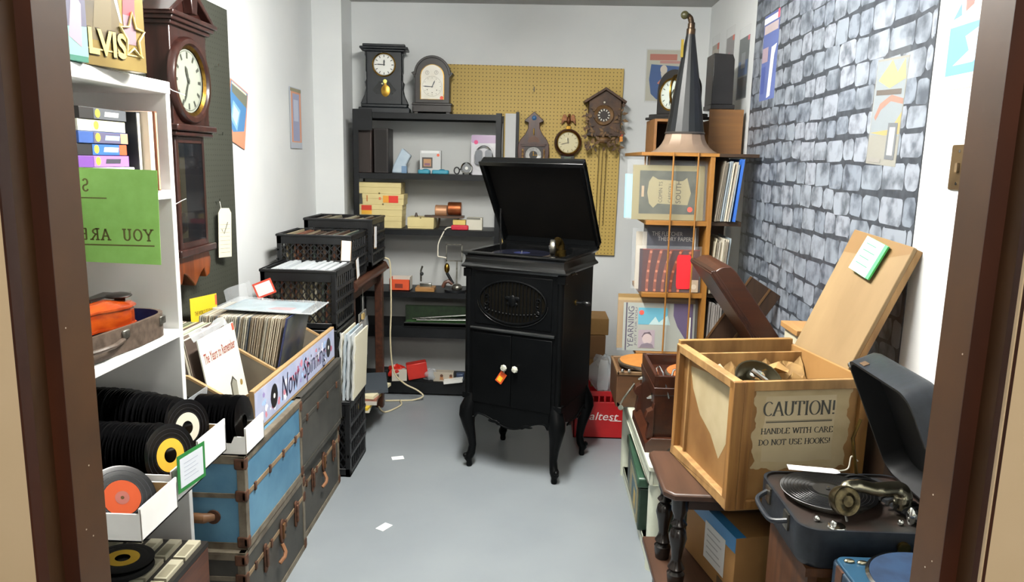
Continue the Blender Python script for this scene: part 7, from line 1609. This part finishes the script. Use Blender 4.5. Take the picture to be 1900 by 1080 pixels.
for k in range(10):
    yy = GY1-0.055-0.021*k; xx = 0.80+0.008*k
    b.tube([(xx+0.035*math.cos(a)*1.0, yy-0.004+0.012*math.sin(a), GZ1+0.004+0.010*math.sin(a)) for a in [math.pi*i/6 for i in range(7)]], 0.0045, BLACK, 6)
b.prism([(0.79, GY1-0.03), (0.86, GY1-0.03), (0.915, GY0+0.03), (0.86, GY0+0.03)], GZ1-0.006, GZ1+0.002, 'z', C('#3d4044', 0.35, 0.4)); b.build('horn_grille', gm, world=True)
b = MB(); b.cyl((0.795, GY0, 0.71), 0.014, -0.006, OLDB, axis='y', n=18); b.build('crank_socket', gm, world=True)
b = MB()
for (x, y) in ((0.632, 1.535), (0.66, 1.515), (0.81, 1.53)): b.ball((x, y, GZ1), 0.007, CHROME)
b.lathe([(0.0, 0.004), (0.018, 0.003), (0.02, 0)], CHROME, T(0.665, 1.51, GZ1-0.005), n=18); b.ball((0.835, 1.535, GZ1+0.012), 0.014, CHROME, sc=(0.8, 0.8, 1.6)); b.build('fittings', gm, world=True)
# lid, hinged on the right side
GAL = 66
MG = T(GX1-0.03, 0, GZ1+0.012) @ RY(GAL) @ T(-(GX1-0.03), 0, -(GZ1+0.012))
z0 = GZ1+0.012; X1g = GX1-0.03; X0g = GX0-0.0
pl2 = rrect(X0g, GY0, X1g, GY1, 0.04, 6); n = len(pl2)
b = MB(MG); h = 0.068; c0 = ((X0g+X1g)/2, cym)
def ins(s_, z): return [(c0[0]+(p[0]-c0[0])*s_, c0[1]+(p[1]-c0[1])*s_, z) for p in pl2]
rings = [ins(1, z0), ins(1, z0+h-0.012), ins(0.96, z0+h), ]
b.add(sum(rings, []), [[k*n+i, k*n+(i+1) % n, (k+1)*n+(i+1) % n, (k+1)*n+i] for k in (0, 1) for i in range(n)]+[list(range(2*n, 3*n))], LEA)
ri = [ins(1, z0), ins(0.955, z0), ins(0.95, z0+h-0.012)]
b.add(sum(ri, []), [[k*n+i, k*n+(i+1) % n, (k+1)*n+(i+1) % n, (k+1)*n+i] for k in (0, 1) for i in range(n)]+[list(range(2*n, 3*n))], mat('lid_lining', '#0e0f11', '#16171a', rough=0.6, scale=20))
lg = b.build('lid', gm, world=True)
b = MB(MG); b.box(X0g-0.002, X0g+0.004, GY1-0.09, GY1-0.065, z0+0.006, z0+0.02, C('#5a452f', 0.4)); b.ball((X0g+0.02, GY1-0.006, z0+0.004), 0.008, CHROME); b.box(X0g+0.02, X0g+0.05, GY0+0.04, GY0+0.075, z0+h-0.001, z0+h+0.003, C('#a08a6a', 0.5)); b.build('lid_catch', lg, world=gm)
b = MB(); b.tube([(0.815, GY1-0.02, GZ1), (0.795, GY1-0.02, GZ1+0.10), (0.81, GY1-0.02, GZ1+0.15)], 0.004, OLDB, 6); b.build('lid_stay', gm, world=True)
tg2 = thing('price_tag', 'white card price tag lying across the far edge of the black gramophone record', 'price tag', (0.715, 1.755, 0.75))
b = MB(T(0.705, 1.765, GZ1+0.0165) @ RZ(-9)); b.prism([(-0.06, -0.016), (0.05, -0.016), (0.062, -0.008), (0.062, 0.008), (0.05, 0.016), (-0.06, 0.016)], 0, 0.001, 'z', C('#e8e6ea')); b.build('card', tg2, world=True)
b = MB(); b.tube(spline([(0.762, 1.757, GZ1+0.018), (0.79, 1.765, GZ1+0.022), (0.80, 1.775, GZ1+0.05), (0.815, 1.77, GZ1+0.04)]), 0.0018, C('#cfcabb'), 5); b.build('string', tg2, world=True)
# second gramophone
s2 = thing('stand', 'dark low stand carrying the blue gramophone closest to the door', 'stand', (0.82, 1.3, 0))
MB().box(0.655, 1.0, 1.13, 1.455, 0.565, 0.585, C('#2a1c14', 0.5)).build('top', s2, world=True)
for x in (0.665, 0.965): MB().box(x, x+0.025, 1.14, 1.45, 0, 0.565, C('#2a1c14', 0.5)).build('side', s2, world=True)
BLL = mat('blue_leatherette', '#22384a', '#1a2b3b', rough=0.45, scale=50, bump=0.1)
g2 = thing('gramophone', 'blue portable gramophone with a chrome-rimmed turntable, closest to the right door jamb', 'gramophone', (0.8, 1.3, 0.586))
b = MB(); b.prism(rrect(0.638, 1.16, 0.965, 1.462, 0.02, 4), 0.586, 0.692, 'z', BLL); b.build('case', g2, world=True, bevel=0.004)
b = MB(); b.prism(rrect(0.643, 1.165, 0.96, 1.457, 0.02, 4), 0.692, 0.698, 'z', mat('blue_deck', '#2f5670', '#264860', rough=0.35, scale=10)); b.build('deck', g2, world=True, bevel=0.002)
b = MB(); b.lathe([(0, 0.705), (0.112, 0.705), (0.118, 0.709), (0.119, 0.715), (0.113, 0.718)], CHROME, T(0.782, 1.335, 0), n=48); b.lathe([(0, 0.7175), (0.112, 0.7175)], mat('blue_felt', '#1d3858', '#162c48', rough=0.9, scale=25), T(0.782, 1.335, 0), n=48); b.cyl((0.782, 1.335, 0.715), 0.003, 0.012, CHROME, n=8); b.build('turntable', g2, world=True)
b = MB(frame((0.812, 1.372, 0.750), (1, -0.5, 0), (0, 0.25, 1))); b.lathe([(0, 0.014), (0.02, 0.014), (0.03, 0.010), (0.032, 0.0), (0.028, -0.012), (0, -0.013)], mat('ivory_metal', '#a39a72', '#7d744f', rough=0.3, metal=0.7, scale=30), n=28); b.lathe([(0.012, 0.0145), (0.018, 0.017), (0.022, 0.0135)], STEEL, n=20); b.build('sound_box', g2, world=True)
b = MB(); b.tube(spline([(0.815, 1.387, 0.752), (0.86, 1.41, 0.765), (0.92, 1.42, 0.755), (0.935, 1.42, 0.70)]), 0.012, NIK, 10); b.build('tone_arm', g2, world=True)
b = MB()
for (x, y) in ((0.665, 1.435), (0.69, 1.43), (0.70, 1.40)): b.ball((x, y, 0.70), 0.007, NIK, sc=(1.6, 1, 0.6))
b.box(0.637, 0.642, 1.40, 1.43, 0.64, 0.692, RUST); b.build('fittings', g2, world=True)
# tray by the wall
t = thing('wooden_tray', 'shallow brown wooden box edge jutting out by the wall behind the raised gramophone lid', 'box', (0.99, 2.0, 0))
b = MB(); b.box(0.925, 1.04, 1.86, 2.24, 0.60, 0.885, C('#3d2a1a', 0.6)); b.build('body', t, world=True); b = MB(); b.box(0.915, 1.045, 1.85, 2.25, 0.885, 0.905, wood('tray_lid', '#86603a', '#6f4e2d', 'y')); b.build('lid', t, world=True, bevel=0.002)
b = MB(); b.box(0.93, 0.95, 1.87, 1.89, 0, 0.60, C('#3d2a1a', 0.6)); b.box(1.02, 1.04, 2.2, 2.22, 0, 0.6, C('#3d2a1a', 0.6)); b.box(0.93, 0.95, 2.2, 2.22, 0, 0.6, C('#3d2a1a', 0.6)); b.box(1.02, 1.04, 1.87, 1.89, 0, 0.6, C('#3d2a1a', 0.6)); b.build('leg', t, world=True)
